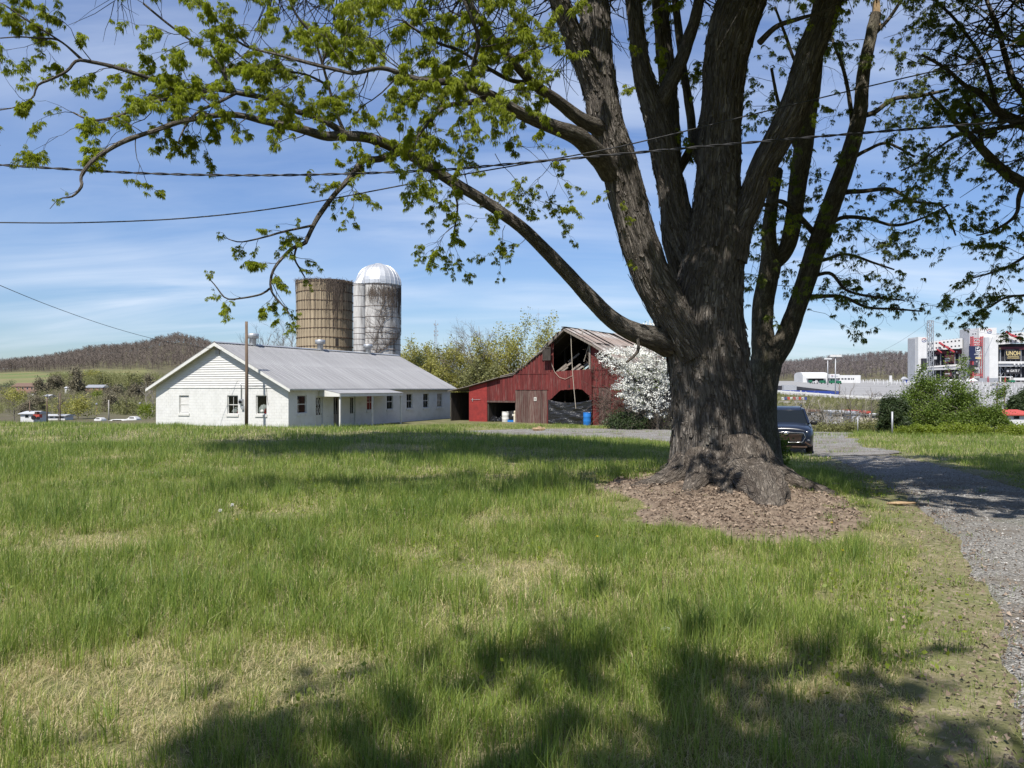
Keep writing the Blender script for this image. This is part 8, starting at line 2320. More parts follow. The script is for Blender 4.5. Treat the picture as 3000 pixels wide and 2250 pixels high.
 MB().box(0, 3.6, 0, 2.5, 0, 1.0).obj('trailer_base', M['tin_red'], r6); mb = MB(); mb.prism([(3.7, .0), (6.4, .0), (6.4, 3.4), (5.6, 3.4)], lambda a_, b_, d_: (a_, d_, b_), 0, 2.5); mb.obj('trailer_nose', M['white'], r6)
 mb = MB(); mb.prism([(4.2, .2), (6.2, .3), (6.1, 2.6)], lambda a_, b_, d_: (a_, d_, b_), -.05, -.01); mb.obj('trailer_print', M['dark_void'], r6)
 # tall lattice mast on the left of the stand
 pb, pt = at(2725.5, 1125, 520), at(2725.5, 939, 520)
 r7 = thing('lattice_mast', 'tall grey steel lattice mast standing before the grandstand', 'mast', tuple(pb)); hh = pt.z - pb.z; s0, s1 = 1.45, 1.35
 mb = MB()
 for sx in (-1, 1):
  for sy in (-1, 1): mb.bar((sx * s0, sy * s0, -2), (sx * s1, sy * s1, hh), .34, .34)
 n = 13
 for k in range(n):
  z0, z1 = hh * k / n, hh * (k + 1) / n
  for (a_, b_) in (((-1, -1), (1, -1)), ((1, -1), (1, 1)), ((1, 1), (-1, 1)), ((-1, 1), (-1, -1))):
   e = 1 if k % 2 else -1
   p0 = (a_[0] * s0, a_[1] * s0, z0); p1 = (b_[0] * s0, b_[1] * s0, z1)
   if k % 2: p0, p1 = (b_[0] * s0, b_[1] * s0, z0), (a_[0] * s0, a_[1] * s0, z1)
   mb.bar(p0, p1, .2, .2); mb.bar((a_[0] * s0, a_[1] * s0, z1), (b_[0] * s0, b_[1] * s0, z1), .18, .18)
 mb.obj('lattice', M['steel'], r7)
 for i, (e, lab) in enumerate(((at(2580, 1030, 700), 'guy cable running down left from the lattice mast'), (at(2960, 985, 640), 'cable strung from the lattice mast towards the stand'))):
  m_ = pt.lerp(e, .5) - Vector((0, 0, 3)); mb = MB(); P = [pt.lerp(m_, t).lerp(m_.lerp(e, t), t) for t in np.linspace(0, 1, 16)]
  mb.tube(P, .09, 4); o = mb.obj('mast_cable', M['steel'], None, True, tuple(pt)); tag(o, lab, 'cable')
grandstand()
# ---------------------------------------------------------------- far woods
def fuzzy_wood(name, label, mat, px_rng, Y_rng, n, hgt, seed, keep=None, wid=.28, fmin=.28):
 """a leafless wood far away: each tree a thin trunk with a brush of fine upright twigs"""
 g = np.random.default_rng(seed)
 px = g.uniform(*px_rng, n); Y = g.uniform(*Y_rng, n); x = (px - CX) / F * Y
 if keep is not None:
  k = keep(px, Y, g); px, Y, x = px[k], Y[k], x[k]
 z = H(x, Y); m = len(x); hh = hgt * g.uniform(.7, 1.25, m)
 a = Acc()
 # trunks: three-sided needles
 r = .012 * hh + .05
 th = np.array([0, 2.1, 4.2])
 B = np.stack([x[:, None] + r[:, None] * np.cos(th), Y[:, None] + r[:, None] * np.sin(th), np.repeat((z - .5)[:, None], 3, 1)], -1)
 top = np.stack([x + g.normal(0, .25, m), Y, z + hh * .9], -1)[:, None]
 V = np.concatenate([B, top], 1); i = np.arange(m)[:, None] * 4
 a.add(V.reshape(-1, 3), None, np.concatenate([i + [0, 1, 3], i + [1, 2, 3], i + [2, 0, 3]]))
 nb = 19
 f = g.uniform(fmin, .9, (m, nb)); az = g.uniform(0, 2 * PI, (m, nb)); L = hh[:, None] * g.uniform(.16, .42, (m, nb)) * (1.15 - f * .7); el = g.uniform(.35, 1.35, (m, nb))
 p0 = np.stack([np.repeat(x[:, None], nb, 1), np.repeat(Y[:, None], nb, 1), z[:, None] + hh[:, None] * f * .9], -1)
 sp = hh[:, None] * wid * g.uniform(0, .6, (m, nb))
 p0 = p0 + np.stack([np.cos(az) * sp * .5, np.sin(az) * sp * .5, np.zeros_like(sp)], -1)
 d = np.stack([np.cos(az) * np.cos(el), np.sin(az) * np.cos(el), np.sin(el)], -1)
 p1 = p0 + d * L[..., None]
 w = (.012 * hh)[:, None, None] + .03
 sdx = np.stack([-d[..., 2], np.zeros_like(az), d[..., 0]], -1); sdx /= np.linalg.norm(sdx, axis=-1)[..., None] + 1e-6
 T = np.stack([p0 - sdx * w, p0 + sdx * w, p1], 2)
 a.add(T.reshape(-1, 3), None, np.arange(m * nb * 3).reshape(-1, 3))
 return tag(a.obj(name, mat, None, False), label, None, None, 'stuff')
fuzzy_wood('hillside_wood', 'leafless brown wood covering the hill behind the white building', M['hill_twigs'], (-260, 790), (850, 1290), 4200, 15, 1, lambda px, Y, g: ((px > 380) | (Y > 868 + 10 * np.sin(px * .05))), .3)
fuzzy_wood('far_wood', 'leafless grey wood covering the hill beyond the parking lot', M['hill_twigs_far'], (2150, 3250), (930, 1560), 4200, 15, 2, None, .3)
fuzzy_wood('valley_scrub', 'grey-green scrub filling the valley on the left', M['dry_brush'], (-150, 470), (330, 660), 1300, 4.5, 3, lambda px, Y, g: (Y < 560) | (px > 330), .6, .03)
fuzzy_wood('valley_greenery', 'early green undergrowth across the valley on the left', M['olive_leaf'], (-150, 470), (250, 600), 1700, 3.6, 4, lambda px, Y, g: (Y < 560) | (px > 330), .8, .0)
fuzzy_wood('brow_scrub', 'grey-green scrub along the foot of the wooded hill', M['olive_leaf'], (150, 480), (590, 700), 700, 9, 5, None, .7, .0)
fuzzy_wood('bank_grass', 'rough dry grass on the bank below the parking lot', M['olive_leaf'], (2180, 2720), (168, 236), 1900, 1.0, 6, None, .9, 0)
# ---------------------------------------------------------------- single trees across the valley
def far_tree(label, px, pyt, pyb, wpx, Y, seed, kind, name='valley_tree', group='trees across the valley'):
 g = random.Random(seed); b = at(px, pyb, Y); hh = (pyb - pyt) / F * Y; w = wpx / F * Y
 t = Tree(seed); gz = min(b.z, h1(b.x, Y)) if kind != 'x' else b.z
 base = Vector((b.x, Y, gz - .3)); top = Vector((b.x, Y, b.z + hh))
 P = [base.lerp(top, i / 5) + Vector((g.gauss(0, .015), 0, 0)) * hh for i in range(6)]
 t.limb([tuple(p) for p in P], [hh * .022 * (1 - .8 * i / 5) for i in range(6)], hh / 8, 6, 0, 1, 0)
 mats = {'bare': ('twig', None), 'grey': ('grey_twigs', 'dry_brush'), 'olive': ('twig', 'olive_leaf'), 'green': ('twig', 'willow_leaf'), 'bright': ('twig', 'ivy_leaf'), 'pale': ('pale_twig', None), 'dark': ('twig', 'cedar_leaf')}[kind]
 n = 16 if mats[1] in (None, 'dry_brush') else 10
 for _ in range(n):
  f = g.uniform(.18, .9); p = base.lerp(top, f)
  d = Vector((g.gauss(0, 1), g.gauss(0, .8), 0)).normalized() * (w / hh) * 1.2 + Vector((0, 0, g.uniform(.4, 1.1)))
  t.shoot(p, d, hh * .38 * (1 - f * .5), hh * .009, 2, 0, 4, (2, 4), 0, 1, .14, .7, .05)
 t.add_twigs(3)
 loc = (b.x, Y, gz); root = thing(name, label, 'tree', loc, 0, group)
 t.wood.obj('trunk', M[mats[0]], root, True, loc).location = (0, 0, 0)
 if mats[1]:
  lf = []
  cl = []
  for _ in range(16):
   a = g.uniform(-1, 1); c_ = g.uniform(.1, 1)
   lim = math.sqrt(max(0, 1 - ((c_ - .45) / .58) ** 2))
   cl.append((a * lim * w / 2 * .85, g.uniform(-.5, .5) * w * lim, c_ * hh * .93, g.uniform(.12, .26) * w))
  nl = 240 if mats[1] != 'dry_brush' else 300
  for _ in range(nl):
   x, y, z, r = cl[g.randrange(len(cl))]; v = Vector((g.gauss(0, 1), g.gauss(0, 1), g.gauss(0, 1))).normalized() * r * g.random() ** .5
   lf.append((b.x + x + v.x, Y + y + v.y, b.z + z + v.z, hh * 1.15 * g.uniform(.6, 1.3)))
  o = place_clusters(lf, NEEDLE if mats[1] == 'dry_brush' else SMALL, seed, 1.0).obj('crown', M[mats[1]], root, False, loc); o.location = (0, 0, 0); o['kind'] = 'stuff'
 return root
VT = [  # label, px, top, foot, width, distance, kind
 ('broad yellow-green tree behind the low white roofs', 228, 1162, 1230, 100, 215, 'green'),
 ('fresh green tree at the far left edge', 40, 1140, 1195, 84, 330, 'green'),
 ('dark bare tree in front of the green edge tree', 42, 1170, 1236, 50, 200, 'bare'),
 ('bright green tree halfway up the valley', 285, 1144, 1178, 50, 400, 'bright'),
 ('tall grey-brown tree beside the hay field', 222, 1085, 1158, 44, 480, 'grey'),
 ('bushy olive tree at the right of the hay field', 300, 1098, 1150, 46, 520, 'olive'),
 ('yellow-green tree on the brow under the woods', 268, 1085, 1120, 42, 640, 'green'),
 ('grey tree left of the hay field foot', 120, 1112, 1165, 40, 430, 'grey'),
 ('rounded grey tree under the woods edge', 160, 1098, 1150, 36, 520, 'grey'),
 ('spreading olive tree beneath the dark woods', 386, 1095, 1150, 56, 540, 'olive'),
 ('bare grey tree above the long white trailer', 108, 1165, 1222, 46, 260, 'grey'),
 ('pale-trunked tree left of the white gable', 428, 1118, 1190, 30, 230, 'pale'),
 ('second pale-trunked tree tight against the gable corner', 446, 1130, 1200, 20, 225, 'pale'),
 ('olive tree behind the pale post', 370, 1172, 1225, 60, 250, 'olive'),
 ('grey thicket-like tree left of the olive one', 328, 1160, 1225, 60, 280, 'grey'),
 ('dark green bush-like tree against the gable wall', 425, 1183, 1228, 54, 130, 'bright'),
 ('dull grey tree in the middle of the valley', 330, 1130, 1180, 50, 420, 'grey'),
 ('low olive tree below the brown-roofed house', 120, 1150, 1190, 50, 380, 'olive'),
 ('grey tree at the foot of the dark woods', 440, 1105, 1165, 44, 480, 'grey'),
 ('small dark evergreen below the grey trees', 350, 1130, 1160, 26, 450, 'dark'),
 ('dark evergreen row-end tree at the left edge', 20, 1122, 1146, 60, 560, 'dark'),
 ('bare tree with slanting limbs by the tall pole', 172, 1150, 1228, 40, 205, 'bare'),
 ('grey tree standing behind the mobile home', 75, 1178, 1226, 50, 240, 'grey'),
 ('brown-grey tree in the gap left of the building', 395, 1130, 1185, 40, 380, 'grey'),
]
for i, (lab, px, t_, b_, w, Y, kd) in enumerate(VT):
 far_tree(lab, px, t_, b_, w, Y, 400 + i, kd)
for i, (lab, px, t_, Y, lean) in enumerate((('bare upright tree just left of the cream silo', 858, 976, 128, 0), ('bare fan-shaped tree behind the roof ridge', 828, 977, 132, 0), ('bare tree behind the first roof ventilator', 785, 980, 130, 0), ('slim bare tree above the roof near the pole', 762, 990, 134, 0))):
 bare_tree('bare_tree', lab, px, t_, Y, 500 + i, M['twig'], .35, lean, .16, 3, (4, 6), 'bare trees behind the roof', None, 0, None, 1.0, .6, .1)
def willow(label, px0, px1, pyt, Y, seed, mat, n=2600, ls=2.0, bare=0.5, name='budding_tree', group='budding trees behind the barn'):
 """early spring tree: many upswept fine shoots with small yellow-green leaves"""
 t = Tree(seed); g = t.r; c = at((px0 + px1) / 2, HY, Y); gz = h1(c.x, Y); hh = (at(0, pyt + 22, Y).z - gz); w = (px1 - px0) / F * Y
 for _ in range(5):
  t.limb([(c.x + g.gauss(0, .3), Y, gz - .2), (c.x + g.gauss(0, w * .10), Y, gz + hh * .3), (c.x + g.gauss(0, w * .2), Y + g.gauss(0, w * .15), gz + hh * .75)], [.14, .1, .03], hh / 8, 6, 0, 1, 0)
 for _ in range(56):
  f = g.uniform(.08, .72); s = g.uniform(-1, 1)
  p = Vector((c.x + s * w * .30 * (f + .3), Y + g.gauss(0, w * .15), gz + hh * f))
  d = Vector((s * .5 + g.gauss(0, .25), g.gauss(0, .3), 1.0))
  t.shoot(p, d, hh * .30 * g.uniform(.6, 1.1), .03, 2, -.02, 4, (3, 4), bare, ls * 1.75, .12, .55, .05, .6)
 lf = [q for q in t.leaf if abs(q[0] - c.x) < w * .55]
 t.add_twigs(3)
 loc = (c.x, Y, gz); root = thing(name, label, 'tree', loc, 0, group)
 t.wood.obj('trunk', M['grey_twigs'], root, True, loc).location = (0, 0, 0)
 if lf:
  o = place_clusters(lf, SMALL, seed, 1.0).obj('crown', M[mat], root, False, loc); o.location = (0, 0, 0); o['kind'] = 'stuff'
for i, (lab, a, b, t_, Y, mt, ls, br) in enumerate((
 ('big yellow-green budding tree rising behind the barn roof', 1430, 1640, 945, 92, 'willow_leaf', 1.9, .9),
 ('second budding tree merging with the big one on its left', 1390, 1500, 1000, 96, 'willow_leaf', 1.8, .85),
 ('pale green budding tree right of the white silo', 1176, 1270, 1000, 100, 'willow_leaf', 1.7, .75),
 ('olive budding tree behind the end of the metal roof', 1240, 1350, 1015, 104, 'olive_leaf', 2.0, .85),
 ('yellow-green budding tree left of the bare grey one', 1310, 1400, 1020, 98, 'willow_leaf', 1.8, .8),
 ('low olive tree over the lean-to roof', 1330, 1470, 1060, 88, 'olive_leaf', 1.8, .9),
 ('small budding tree in front of the radio mast', 1220, 1300, 1040, 92, 'willow_leaf', 1.7, .85),
 ('budding tree showing beyond the right slope of the barn roof', 1600, 1700, 985, 110, 'willow_leaf', 1.8, .6))):
 willow(lab, a, b, t_, Y, 600 + i, mt, ls=ls, bare=br)
for i, (lab, px, t_, Y) in enumerate((('bare grey tree standing over the lean-to roof', 1402, 955, 95), ('thin bare tree beside the larger bare grey one', 1368, 980, 99), ('bare tree beyond the barn peak on its left', 1445, 985, 103))):
 bare_tree('bare_tree', lab, px, t_, Y, 520 + i, M['grey_twigs'], .5, 0, .14, 3, (4, 6), 'bare trees behind the barn', None, 0, None, 1.0, .6, .12)
# ---------------------------------------------------------------- radio masts
def radio_mast(label, px, pyt, pyb, Y, w, gear):
 b, t_ = at(px, pyb, Y), at(px, pyt, Y); hh = t_.z - b.z
 root = thing('radio_mast', label, 'mast', tuple(b)); mb = MB()
 def sz(z): return w * (1 - .65 * z / hh)
 n = 14
 for k in range(3):
  a = 2 * PI * k / 3; c, s = math.cos(a), math.sin(a); a2 = a + 2 * PI / 3; c2_, s2 = math.cos(a2), math.sin(a2)
  mb.bar((c * sz(0), s * sz(0), -4), (c * sz(hh), s * sz(hh), hh * .86), w * .12, w * .12)
  for i in range(n):
   z0, z1 = hh * .86 * i / n, hh * .86 * (i + 1) / n
   mb.bar((c * sz(z0), s * sz(z0), z0), (c2_ * sz(z1), s2 * sz(z1), z1), w * .07, w * .07)
 mb.obj('lattice', M['steel'], root)
 mb = MB(); mb.tube([(0, 0, hh * .86), (0, 0, hh)], w * .07, 5); mb.obj('aerial', M['steel'], root)
 for z in gear:
  mb = MB()
  for k in range(3):
   a = k * 2.1; mb.box(math.cos(a) * w - w * .25, math.cos(a) * w + w * .25, math.sin(a) * w - .2, math.sin(a) * w + .2, hh * z, hh * (z + .05))
  mb.obj('antenna', M['steel'], root)
radio_mast('radio mast above the trees right of the white silo', 1276, 938, 1030, 400, 1.1, (.84, .62, .5))
radio_mast('faint needle-thin radio mast beyond the barn', 1577, 903, 1000, 700, .8, (.8,))
# ---------------------------------------------------------------- homes across the valley
low_house('mobile_home', 'white mobile home with a peaked porch at the far left', 'mobile home', 60, 98, 1205, 1231, 190, 6, M['white'], M['pale_grey'], 1211, 10, 1)
low_house('long_trailer', 'long pale trailer home right of the white mobile home', 'trailer', 98, 190, 1214, 1228, 205, 4, M['white'], M['pale_grey'], 1217, 11, 6)
low_house('brown_roofed_house', 'big house with a brown hipped roof below the hay field', 'house', 34, 100, 1122, 1146, 470, 12, M['brick_pink'], M['brown_roof'], 1132, 12, 5)
low_house('white_cottage', 'small white cottage right of the brown-roofed house', 'cottage', 80, 110, 1142, 1165, 440, 9, M['white'], M['brown_roof'], 1150, 13, 2)
low_house('hillside_house', 'low dark house with a patch of bright roof among the trees', 'house', 250, 300, 1127, 1146, 500, 9, M['brick_pink'], M['galv'], 1135, 14, 3)
low_house('pale_house', 'narrow pale house showing through the grey trees', 'house', 190, 206, 1130, 1152, 490, 7, M['white'], M['pale_grey'], 1136, 15, 1)
low_house('pale_shed', 'pale shed roof glimpsed above the trailer homes', 'shed', 126, 142, 1156, 1164, 380, 6, M['white'], M['white'], 1160, 16, 0)
for i, (a, b, t_, b_, lab, cat) in enumerate(((275, 297, 1224, 1233, 'white van roof showing over the grass by the yellow-green tree', 'van'), (312, 372, 1229, 1237, 'long low white roof just over the grass crest', 'roof'), (370, 400, 1221, 1233, 'white car roof beside the long low roof', 'car'))):
 Y = 150.0; p, q = at(a, b_, Y), at(b, t_, Y); w, h_ = q.x - p.x, q.z - p.z
 root = thing(('white_van', 'white_shelter', 'white_car')[i], lab, cat, tuple(p))
 MB().hexa([(0, 0, -1.5), (w, 0, -1.5), (w, 2, -1.5), (0, 2, -1.5), (.0, 0, h_ * .55), (w, 0, h_ * .55), (w, 2, h_ * .55), (0, 2, h_ * .55)]).obj('body', M['white'], root, False, None, .08)
 MB().hexa([(w * .1, .1, h_ * .56), (w * .9, .1, h_ * .56), (w * .9, 1.9, h_ * .56), (w * .1, 1.9, h_ * .56), (w * .25, .2, h_), (w * .75, .2, h_), (w * .75, 1.8, h_), (w * .25, 1.8, h_)]).obj('cab', M['white'], root, False, None, .05)
 MB().box(w * .28, w * .72, .02, .09, h_ * .62, h_ * .88).obj('window', M['glass'], root)
p = at(97, 1230, 188); root = thing('maroon_tractor', 'small dark red machine parked by the white mobile home', 'tractor', tuple(p))
MB().box(0, 1.5, 0, 1.2, .5, 1.3).obj('hood', M['tin_red'], root); MB().box(.3, .9, .1, 1.1, 1.32, 2.0).obj('cab', M['dark_metal'], root)
for x, r_ in ((.2, .55), (1.3, .4)):
 mb = MB(); mb.lathe([(.01, -.12), (r_, -.12), (r_, .12), (.01, .12)], 14); mb.v = [(x + a, -.15 + c_, r_ + b) for a, b, c_ in mb.v]; mb.obj('wheel', M['black_plastic'], root)
for i, (px, t_, b_, Y, lab, mt) in enumerate(((318.5, 1172, 1228, 180, 'plain pale post in the valley behind the grass', 'concrete'), (138, 1160, 1232, 190, 'dark pole beside the trailer homes', 'pole_wood'), (87, 1174, 1230, 192, 'thin pole at the corner of the mobile home', 'pole_wood'), (176, 1152, 1236, 185, 'tall pole with a bend left of the yellow-green tree', 'pole_wood'), (283, 1184, 1225, 240, 'lamp-topped pole right of the yellow-green tree', 'pole_wood'), (410, 1182, 1215, 240, 'small lamp pole close to the gable corner', 'pole_wood'))):
 a, b = at(px, b_, Y), at(px, t_, Y); hh = b.z - a.z
 root = thing('valley_pole', lab, 'pole', tuple(a), 0, 'poles across the valley')
 mb = MB(); mb.tube([(0, 0, -1), (0, 0, hh)], [.17, .13], 7); mb.obj('post', M[mt], root, True)
 if i in (4, 5, 1): mb = MB(); mb.lathe([(.02, hh - .2), (.3, hh - .1), (.3, hh + .25), (.02, hh + .4)], 10); mb.obj('lamp_head', M['galv'], root)
# ---------------------------------------------------------------- overhead cables
def cable(label, pts, r, twist=False, name='overhead_cable', n=120):
 P = np.array([tuple(at(a, b, Y)) for a, b, Y in pts])
 Q = resample(P, n if not twist else 460)
 if twist:
  mb = MB(); s = np.arange(len(Q)) * .42
  for ph in (0, PI):
   mb.tube([Vector(q) + Vector((0, math.cos(v + ph) * r * .8, math.sin(v + ph) * r * .8)) for q, v in zip(Q, s)], r * .75, 6)
 else:
  mb = MB(); mb.tube([Vector(q) for q in Q], r, 6)
 o = mb.obj(name, M['cable'], None, True, tuple(Q[0])); tag(o, label, 'cable', 'cables strung across the garden')
cable('thick twisted black cable crossing the whole view in front of the trunk', [(-160, 472, 9.3), (0, 483, 9.3), (430, 508, 9.2), (830, 513, 9.0), (1250, 500, 9.0), (1500, 480, 9.0), (1900, 444, 9.0), (2400, 400, 9.2), (3000, 352, 9.4), (3200, 335, 9.5)], .011, True)
cable('thinner cable rising from left to the top right across the view', [(-160, 650, 10.0), (0, 652, 10.0), (250, 652, 9.9), (560, 638, 9.8), (860, 602, 9.7), (1260, 528, 9.6), (1700, 452, 9.5), (1900, 410, 9.5), (2300, 312, 9.5), (2600, 240, 9.6), (3000, 148, 9.8), (3150, 112, 9.9)], .008)
cable('fine wire running down from the left edge to the white gable', [(-100, 790, 26), (0, 836, 30), (150, 897, 37), (300, 950, 43), (420, 985, 47), (520, 1008, 49), (650, 1025, 50.4)], .014)
# ---------------------------------------------------------------- small things in the grass
def dandelion(label, px, py, Y, kind, hgt=.2):
 p = at(px, py, Y); gz = h1(p.x, Y); z = p.z - gz
 root = thing('dandelion', label, 'flower', (p.x, Y, gz), 0, 'dandelions in the lawn')
 mb = MB(); mb.tube([(0, 0, 0), (.01, 0, z * .6), (0, 0, z)], .004, 5); mb.obj('stem', M['shrub_leaf'], root, True)
 mb = MB(); r = .02 if kind == 'puff' else .02
 if kind == 'puff':
  g = random.Random(int(px))
  for _ in range(70):
   d = Vector((g.gauss(0, 1), g.gauss(0, 1), g.gauss(0, 1))).normalized(); s = d.orthogonal().normalized() * .004
   mb.poly([(d * .004).to_tuple()[:2] + ((d * .004).z + z,), ((d * r + s).x, (d * r + s).y, (d * r + s).z + z), ((d * r - s).x, (d * r - s).y, (d * r - s).z + z)])
  mb.obj('seed_head', M['puff'], root)
 else:
  for k in range(22):
   a = k * 2.4; l = r * (1 - .02 * k); mb.poly([(0, 0, z + .003), (math.cos(a - .14) * l, math.sin(a - .14) * l, z + .006 + .0006 * k), (math.cos(a + .14) * l, math.sin(a + .14) * l, z + .006 + .0006 * k)])
  mb.obj('petals', M['yellow'], root)
dandelion('white dandelion clock standing clear in the left lawn', 680, 1479, 9.4, 'puff')
dandelion('smaller greenish dandelion clock just left of the white one', 645, 1495, 9.2, 'puff')
dandelion('yellow dandelion below the white clock', 694, 1524, 8.7, 'flower')
dandelion('yellow dandelion in the grass between the tree and the drive', 2468, 1615, 7.2, 'flower')
dandelion('yellow dandelion at the edge of the bare soil', 2436, 1533, 8.6, 'flower')
dandelion('yellow dandelion tucked beside the right root', 2287, 1374, 13.2, 'flower')
dandelion('yellow dandelion in front of the left end of the soil patch', 1750, 1574, 7.9, 'flower')
def chunk(name, label, cat, px, py, Y, L, w, h_, mat, rz, sd):
 p = at(px, py, Y); gz = h1(p.x, Y); g = np.random.default_rng(sd); n = 7; mb = MB()
 for i in range(n):
  u = i / (n - 1); s = .35 + .65 * math.sin(PI * min(max(u, .08), .92))
  for k in range(6):
   a = 2 * PI * k / 6; mb.v.append(((u - .5) * L, math.cos(a) * w * s * (1 + .25 * g.normal()), h_ * .5 + math.sin(a) * h_ * s * .6 * (1 + .2 * g.normal())))
 for i in range(n - 1):
  for k in range(6): mb.f.append((i * 6 + k, (i + 1) * 6 + k, (i + 1) * 6 + (k + 1) % 6, i * 6 + (k + 1) % 6))
 mb.f.append((0, 1, 2, 3, 4, 5)); mb.f.append(tuple((n - 1) * 6 + k for k in range(5, -1, -1)))
 o = mb.obj(name, mat, None); o.location = (p.x, Y, gz + .03); o.rotation_euler = (0, 0, rz); tag(o, label, cat)
chunk('broken_branch', 'splinter of pale broken branch lying on the drive', 'wood', 2640, 1475, 10.6, .42, .04, .045, M['tan_wood'], .1, 1)
chunk('fallen_wood', 'tan chunk of wood lying on the gravel before the barn', 'wood', 1578, 1258, 47.5, .8, .12, .26, M['tan_wood'], .2, 2)
chunk('dead_stick', 'crooked grey stick across the grass right of the roots', 'stick', 2400, 1430, 12.3, .9, .018, .02, M['twig'], .3, 3)
chunk('scrap_paper', 'small white scrap lying in the long grass', 'paper', 1951, 1873, 4.95, .06, .03, .02, M['puff'], .5, 4)
chunk('fallen_twig', 'thin stick lying on the litter in front of the burl', 'stick', 2215, 1545, 8.7, .4, .012, .014, M['twig'], -1.2, 5)
chunk('curled_root', 'curled thin root end on the soil left of the trunk', 'root', 1895, 1420, 11.6, .45, .014, .02, M['bark_flake'], -.5, 6)
# ---------------------------------------------------------------- grass
def grass_field(px0, Ya, Yb, dens, blades, L, W, spread, levels, rngs, pw, dryness=0):
 g = rngs
 hwm = .72
 area = hwm * (Yb ** 2 - Ya ** 2) + 2.4 * (Yb - Ya)
 n = int(area * dens)
 u = g.uniform(0, 1, n)
 Y = np.sqrt(Ya ** 2 + u * (Yb ** 2 - Ya ** 2)) if pw is None else Ya * (Yb / Ya) ** u
 X = g.uniform(-1, 1, n) * (hwm * Y + 1.2)
 rim = poly_mask(P_DRIVE, X, Y) & ~(poly_mask(P_DRIVE, X - .4, Y) & poly_mask(P_DRIVE, X + .4, Y))
 ok = ~poly_mask(P_DRIVE, X, Y) | (rim & (g.uniform(0, 1, n) < .35)) | ((vnoise(X * 1.3, Y * .7 + 4) > .62) & (g.uniform(0, 1, n) < .25))
 ok &= ~poly_mask(P_YARD, X, Y) | ((vnoise(X * .8, Y * .8 + 3) + .35 * (X > 12) > .42) & (g.uniform(0, 1, n) < .45))
 d = soil_d(X, Y)
 ok &= (d > 1.0) | ((d > .5) & (g.uniform(0, 1, n) < (d - .5) * .5)) | ((vnoise(X * 2.1 + 5, Y * 2.1) > .62) & (d > .4) & (g.uniform(0, 1, n) < .5))
 ok &= np.hypot(X - TREE[0], Y - TREE[1]) > .95
 # buildings' footprints
 lx = (X - HC[0]) * HD[0] + (Y - HC[1]) * HD[1]; ly = (X - HC[0]) * HS[0] + (Y - HC[1]) * HS[1]
 ok &= ~((lx < 0.05) & (lx > -HW) & (ly > -.05))
 bx_ = -((X - BO[0]) * BD[0] + (Y - BO[1]) * BD[1]); by_ = (X - BO[0]) * BB[0] + (Y - BO[1]) * BB[1]
 ok &= ~((by_ > -1.75) & (bx_ > -9.5))
 # thin towards the drive's edge
 X, Y = X[ok], Y[ok]; n = len(X)
 big = vnoise(X * .55 + 3, Y * .55) * .6 + vnoise(X * 1.7, Y * 1.7 + 7) * .4
 dry = vnoise(X * .75 + 40, Y * .75 + 11) * .65 + vnoise(X * 2.3 + 2, Y * 2.3) * .45
 eX = np.interp(Y, [p[1] for p in DRIVE_L], [p[0] for p in DRIVE_L]); eR = np.interp(Y, [p[1] for p in DRIVE_R], [p[0] for p in DRIVE_R])
 edge = np.clip(np.where(X < eX, (eX - X), (X - eR)) / 0.9, 0, 1)
 edge = np.where(Y > 27, 1, edge)
 edge = np.minimum(edge, np.clip((soil_d(X, Y) - .9) / .35, .35, 1))
 short = np.clip(edge, .42, 1)
 hs = np.clip(.85 + .55 * big, .45, 1.5) * short * np.where(dry > .30, .75, 1.0)
 m = len(X); B = blades
 a0 = g.uniform(0, 2 * PI, (m, B)); rr_ = spread * np.sqrt(g.uniform(0, 1, (m, B)))
 bx = X[:, None] + rr_ * np.cos(a0); by = Y[:, None] + rr_ * np.sin(a0)
 bz = (H(X, Y) - .015)[:, None] + np.zeros_like(bx)
 az = a0 + g.normal(0, .8, (m, B)); az = np.where(g.uniform(0, 1, (m, B)) < .25, g.uniform(0, 2 * PI, (m, B)), az)
 Ln = L * hs[:, None] * g.uniform(.45, 1.25, (m, B)); bend = np.abs(g.normal(.32, .26, (m, B)))
 # bent, matted dry blades lie low between the upright green ones
 isdry = g.uniform(0, 1, (m, B)) < np.clip(.20 + .75 * np.clip(dry - .05, 0, 1) * 1.6 + .35 * (1 - edge), .05, .85)[:, None]
 if dryness: isdry = g.uniform(0, 1, (m, B)) < (.92 if dryness > 0 else .06)
 bend = np.where(isdry, bend + g.uniform(.3, 1.0, (m, B)), bend); Ln = np.where(isdry, Ln * .62, Ln)
 tint = np.where(isdry, g.uniform(.70, 1.0, (m, B)), np.clip(g.normal(.36, .13, (m, B)) + .16 * (.5 - big[:, None]) * .6 + .14 * dry[:, None], .0, .66))
 if dryness < 0: tint = np.where(isdry, tint, tint - .10)
 wv = W * g.uniform(.6, 1.3, (m, B))
 bx, by, bz, az, Ln, bend, tint, wv = (v.ravel() for v in (bx, by, bz, az, Ln, bend, tint, wv))
 k = len(bx); ca, sa = np.cos(az), np.sin(az); tw = g.uniform(-.9, .9, k); wx, wy = -np.sin(az + tw), np.cos(az + tw)
 ts = {3: (0, .5, 1), 4: (0, .35, .7, 1), 2: (0, 1)}[levels]
 V = []
 for t in ts:
  out = Ln * bend * t * t; up = Ln * t * (1 - .38 * np.minimum(bend, 1.4) * t)
  cx_, cy_, cz_ = bx + ca * out, by + sa * out, bz + up
  hw = wv * .5 * (1 - t ** 1.6 * .999) if t < 1 else wv * 0
  if t < 1:
   V.append(np.stack([cx_ - wx * hw, cy_ - wy * hw, cz_], -1)); V.append(np.stack([cx_ + wx * hw, cy_ + wy * hw, cz_], -1))
  else: V.append(np.stack([cx_, cy_, cz_], -1))
 nv = len(V); V = np.stack(V, 1)
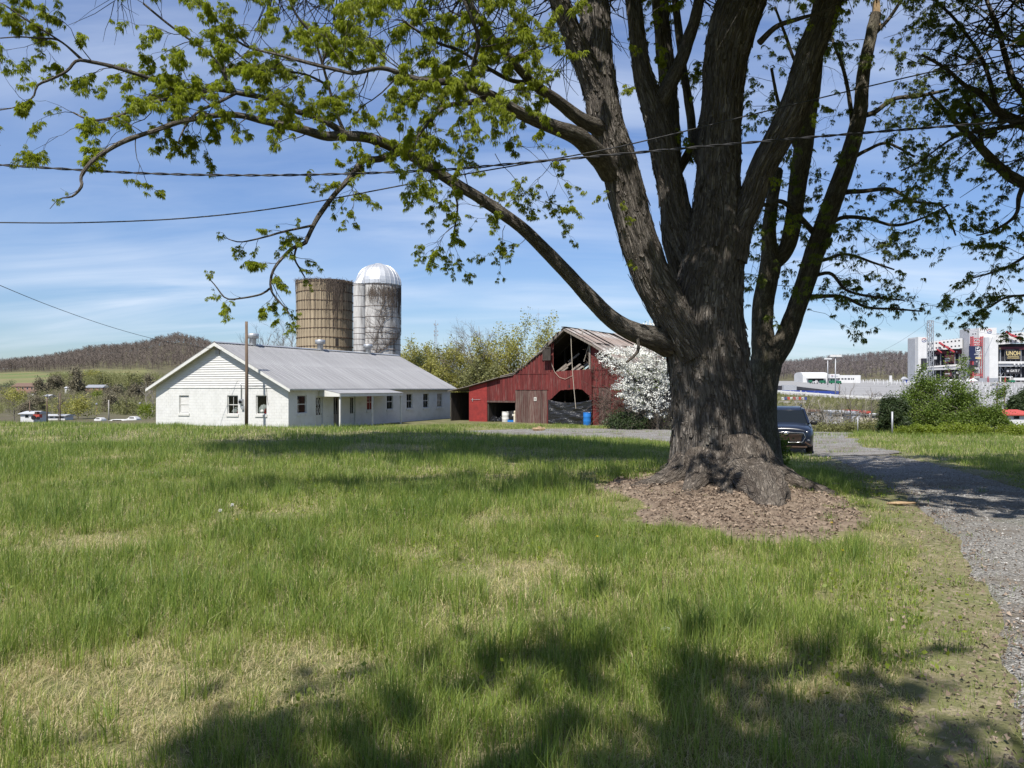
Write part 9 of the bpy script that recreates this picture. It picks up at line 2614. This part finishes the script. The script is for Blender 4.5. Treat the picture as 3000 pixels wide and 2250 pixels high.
 b = np.arange(k)[:, None] * nv
 Q = [b + [2 * j, 2 * j + 1, 2 * j + 3, 2 * j + 2] for j in range(len(ts) - 2)]
 T = b + [nv - 3, nv - 2, nv - 1]
 return V.reshape(-1, 3), (np.concatenate(Q) if Q else None), T, np.repeat(tint, nv)
def build_grass():
 g = np.random.default_rng(99)
 for nm, lab, args in (
  ('grass', 'tall spring grass with dry straw in the near lawn', [(0, 2.0, 9.0, 75, 12, .13, .005, .08, 2, 1), (0, 2.0, 13.0, 3.2, 46, .37, .0058, .075, 3, -1), (0, 2.0, 5.2, 430, 13, .235, .0046, .06, 3), (0, 5.2, 9.0, 220, 13, .235, .0056, .07, 3)]),
  ('lawn_grass', 'green grass over the middle of the lawn', [(0, 9.0, 14.0, 125, 12, .24, .0095, .1, 2), (0, 14.0, 22.0, 58, 12, .25, .0125, .14, 2)]),
  ('distant_grass', 'green grass over the far brow of the lawn', [(0, 22.0, 57.0, 12, 12, .27, .021, .28, 2)])):
  a = Acc()
  for (p, Ya, Yb, dens, B, L, W_, sp, lv, *dr) in args:
   V, Q, T, tn = grass_field(p, Ya, Yb, dens, B, L, W_, sp, lv, g, None, dr[0] if dr else 0)
   a.add(V, Q, T, tint=tn)
  o = a.obj(nm, M['grass'], None, True)
  tag(o, lab, None, None, 'stuff')
build_grass()
def build_weeds():
 g = np.random.default_rng(5); n = 9000
 Y = np.sqrt(14 + g.uniform(0, 1, n) * (17 ** 2 - 14)); X = g.uniform(-1, 1, n) * (.72 * Y + 1)
 k = (vnoise(X * .7 + 9, Y * .7) + .5 * vnoise(X * 2.1, Y * 2.1) > .38) & ~poly_mask(P_DRIVE, X, Y) & (soil_d(X, Y) > .95)
 X, Y = X[k][:1500], Y[k][:1500]
 o = place_clusters(np.stack([X, Y, H(X, Y) + .05, g.uniform(.6, 1.3, len(X))], -1), SMALL, 8, .42).obj('lawn_weeds', M['ivy_leaf'], None, False)
 tag(o, 'low broad-leaved weeds scattered through the lawn', None, None, 'stuff')
build_weeds()
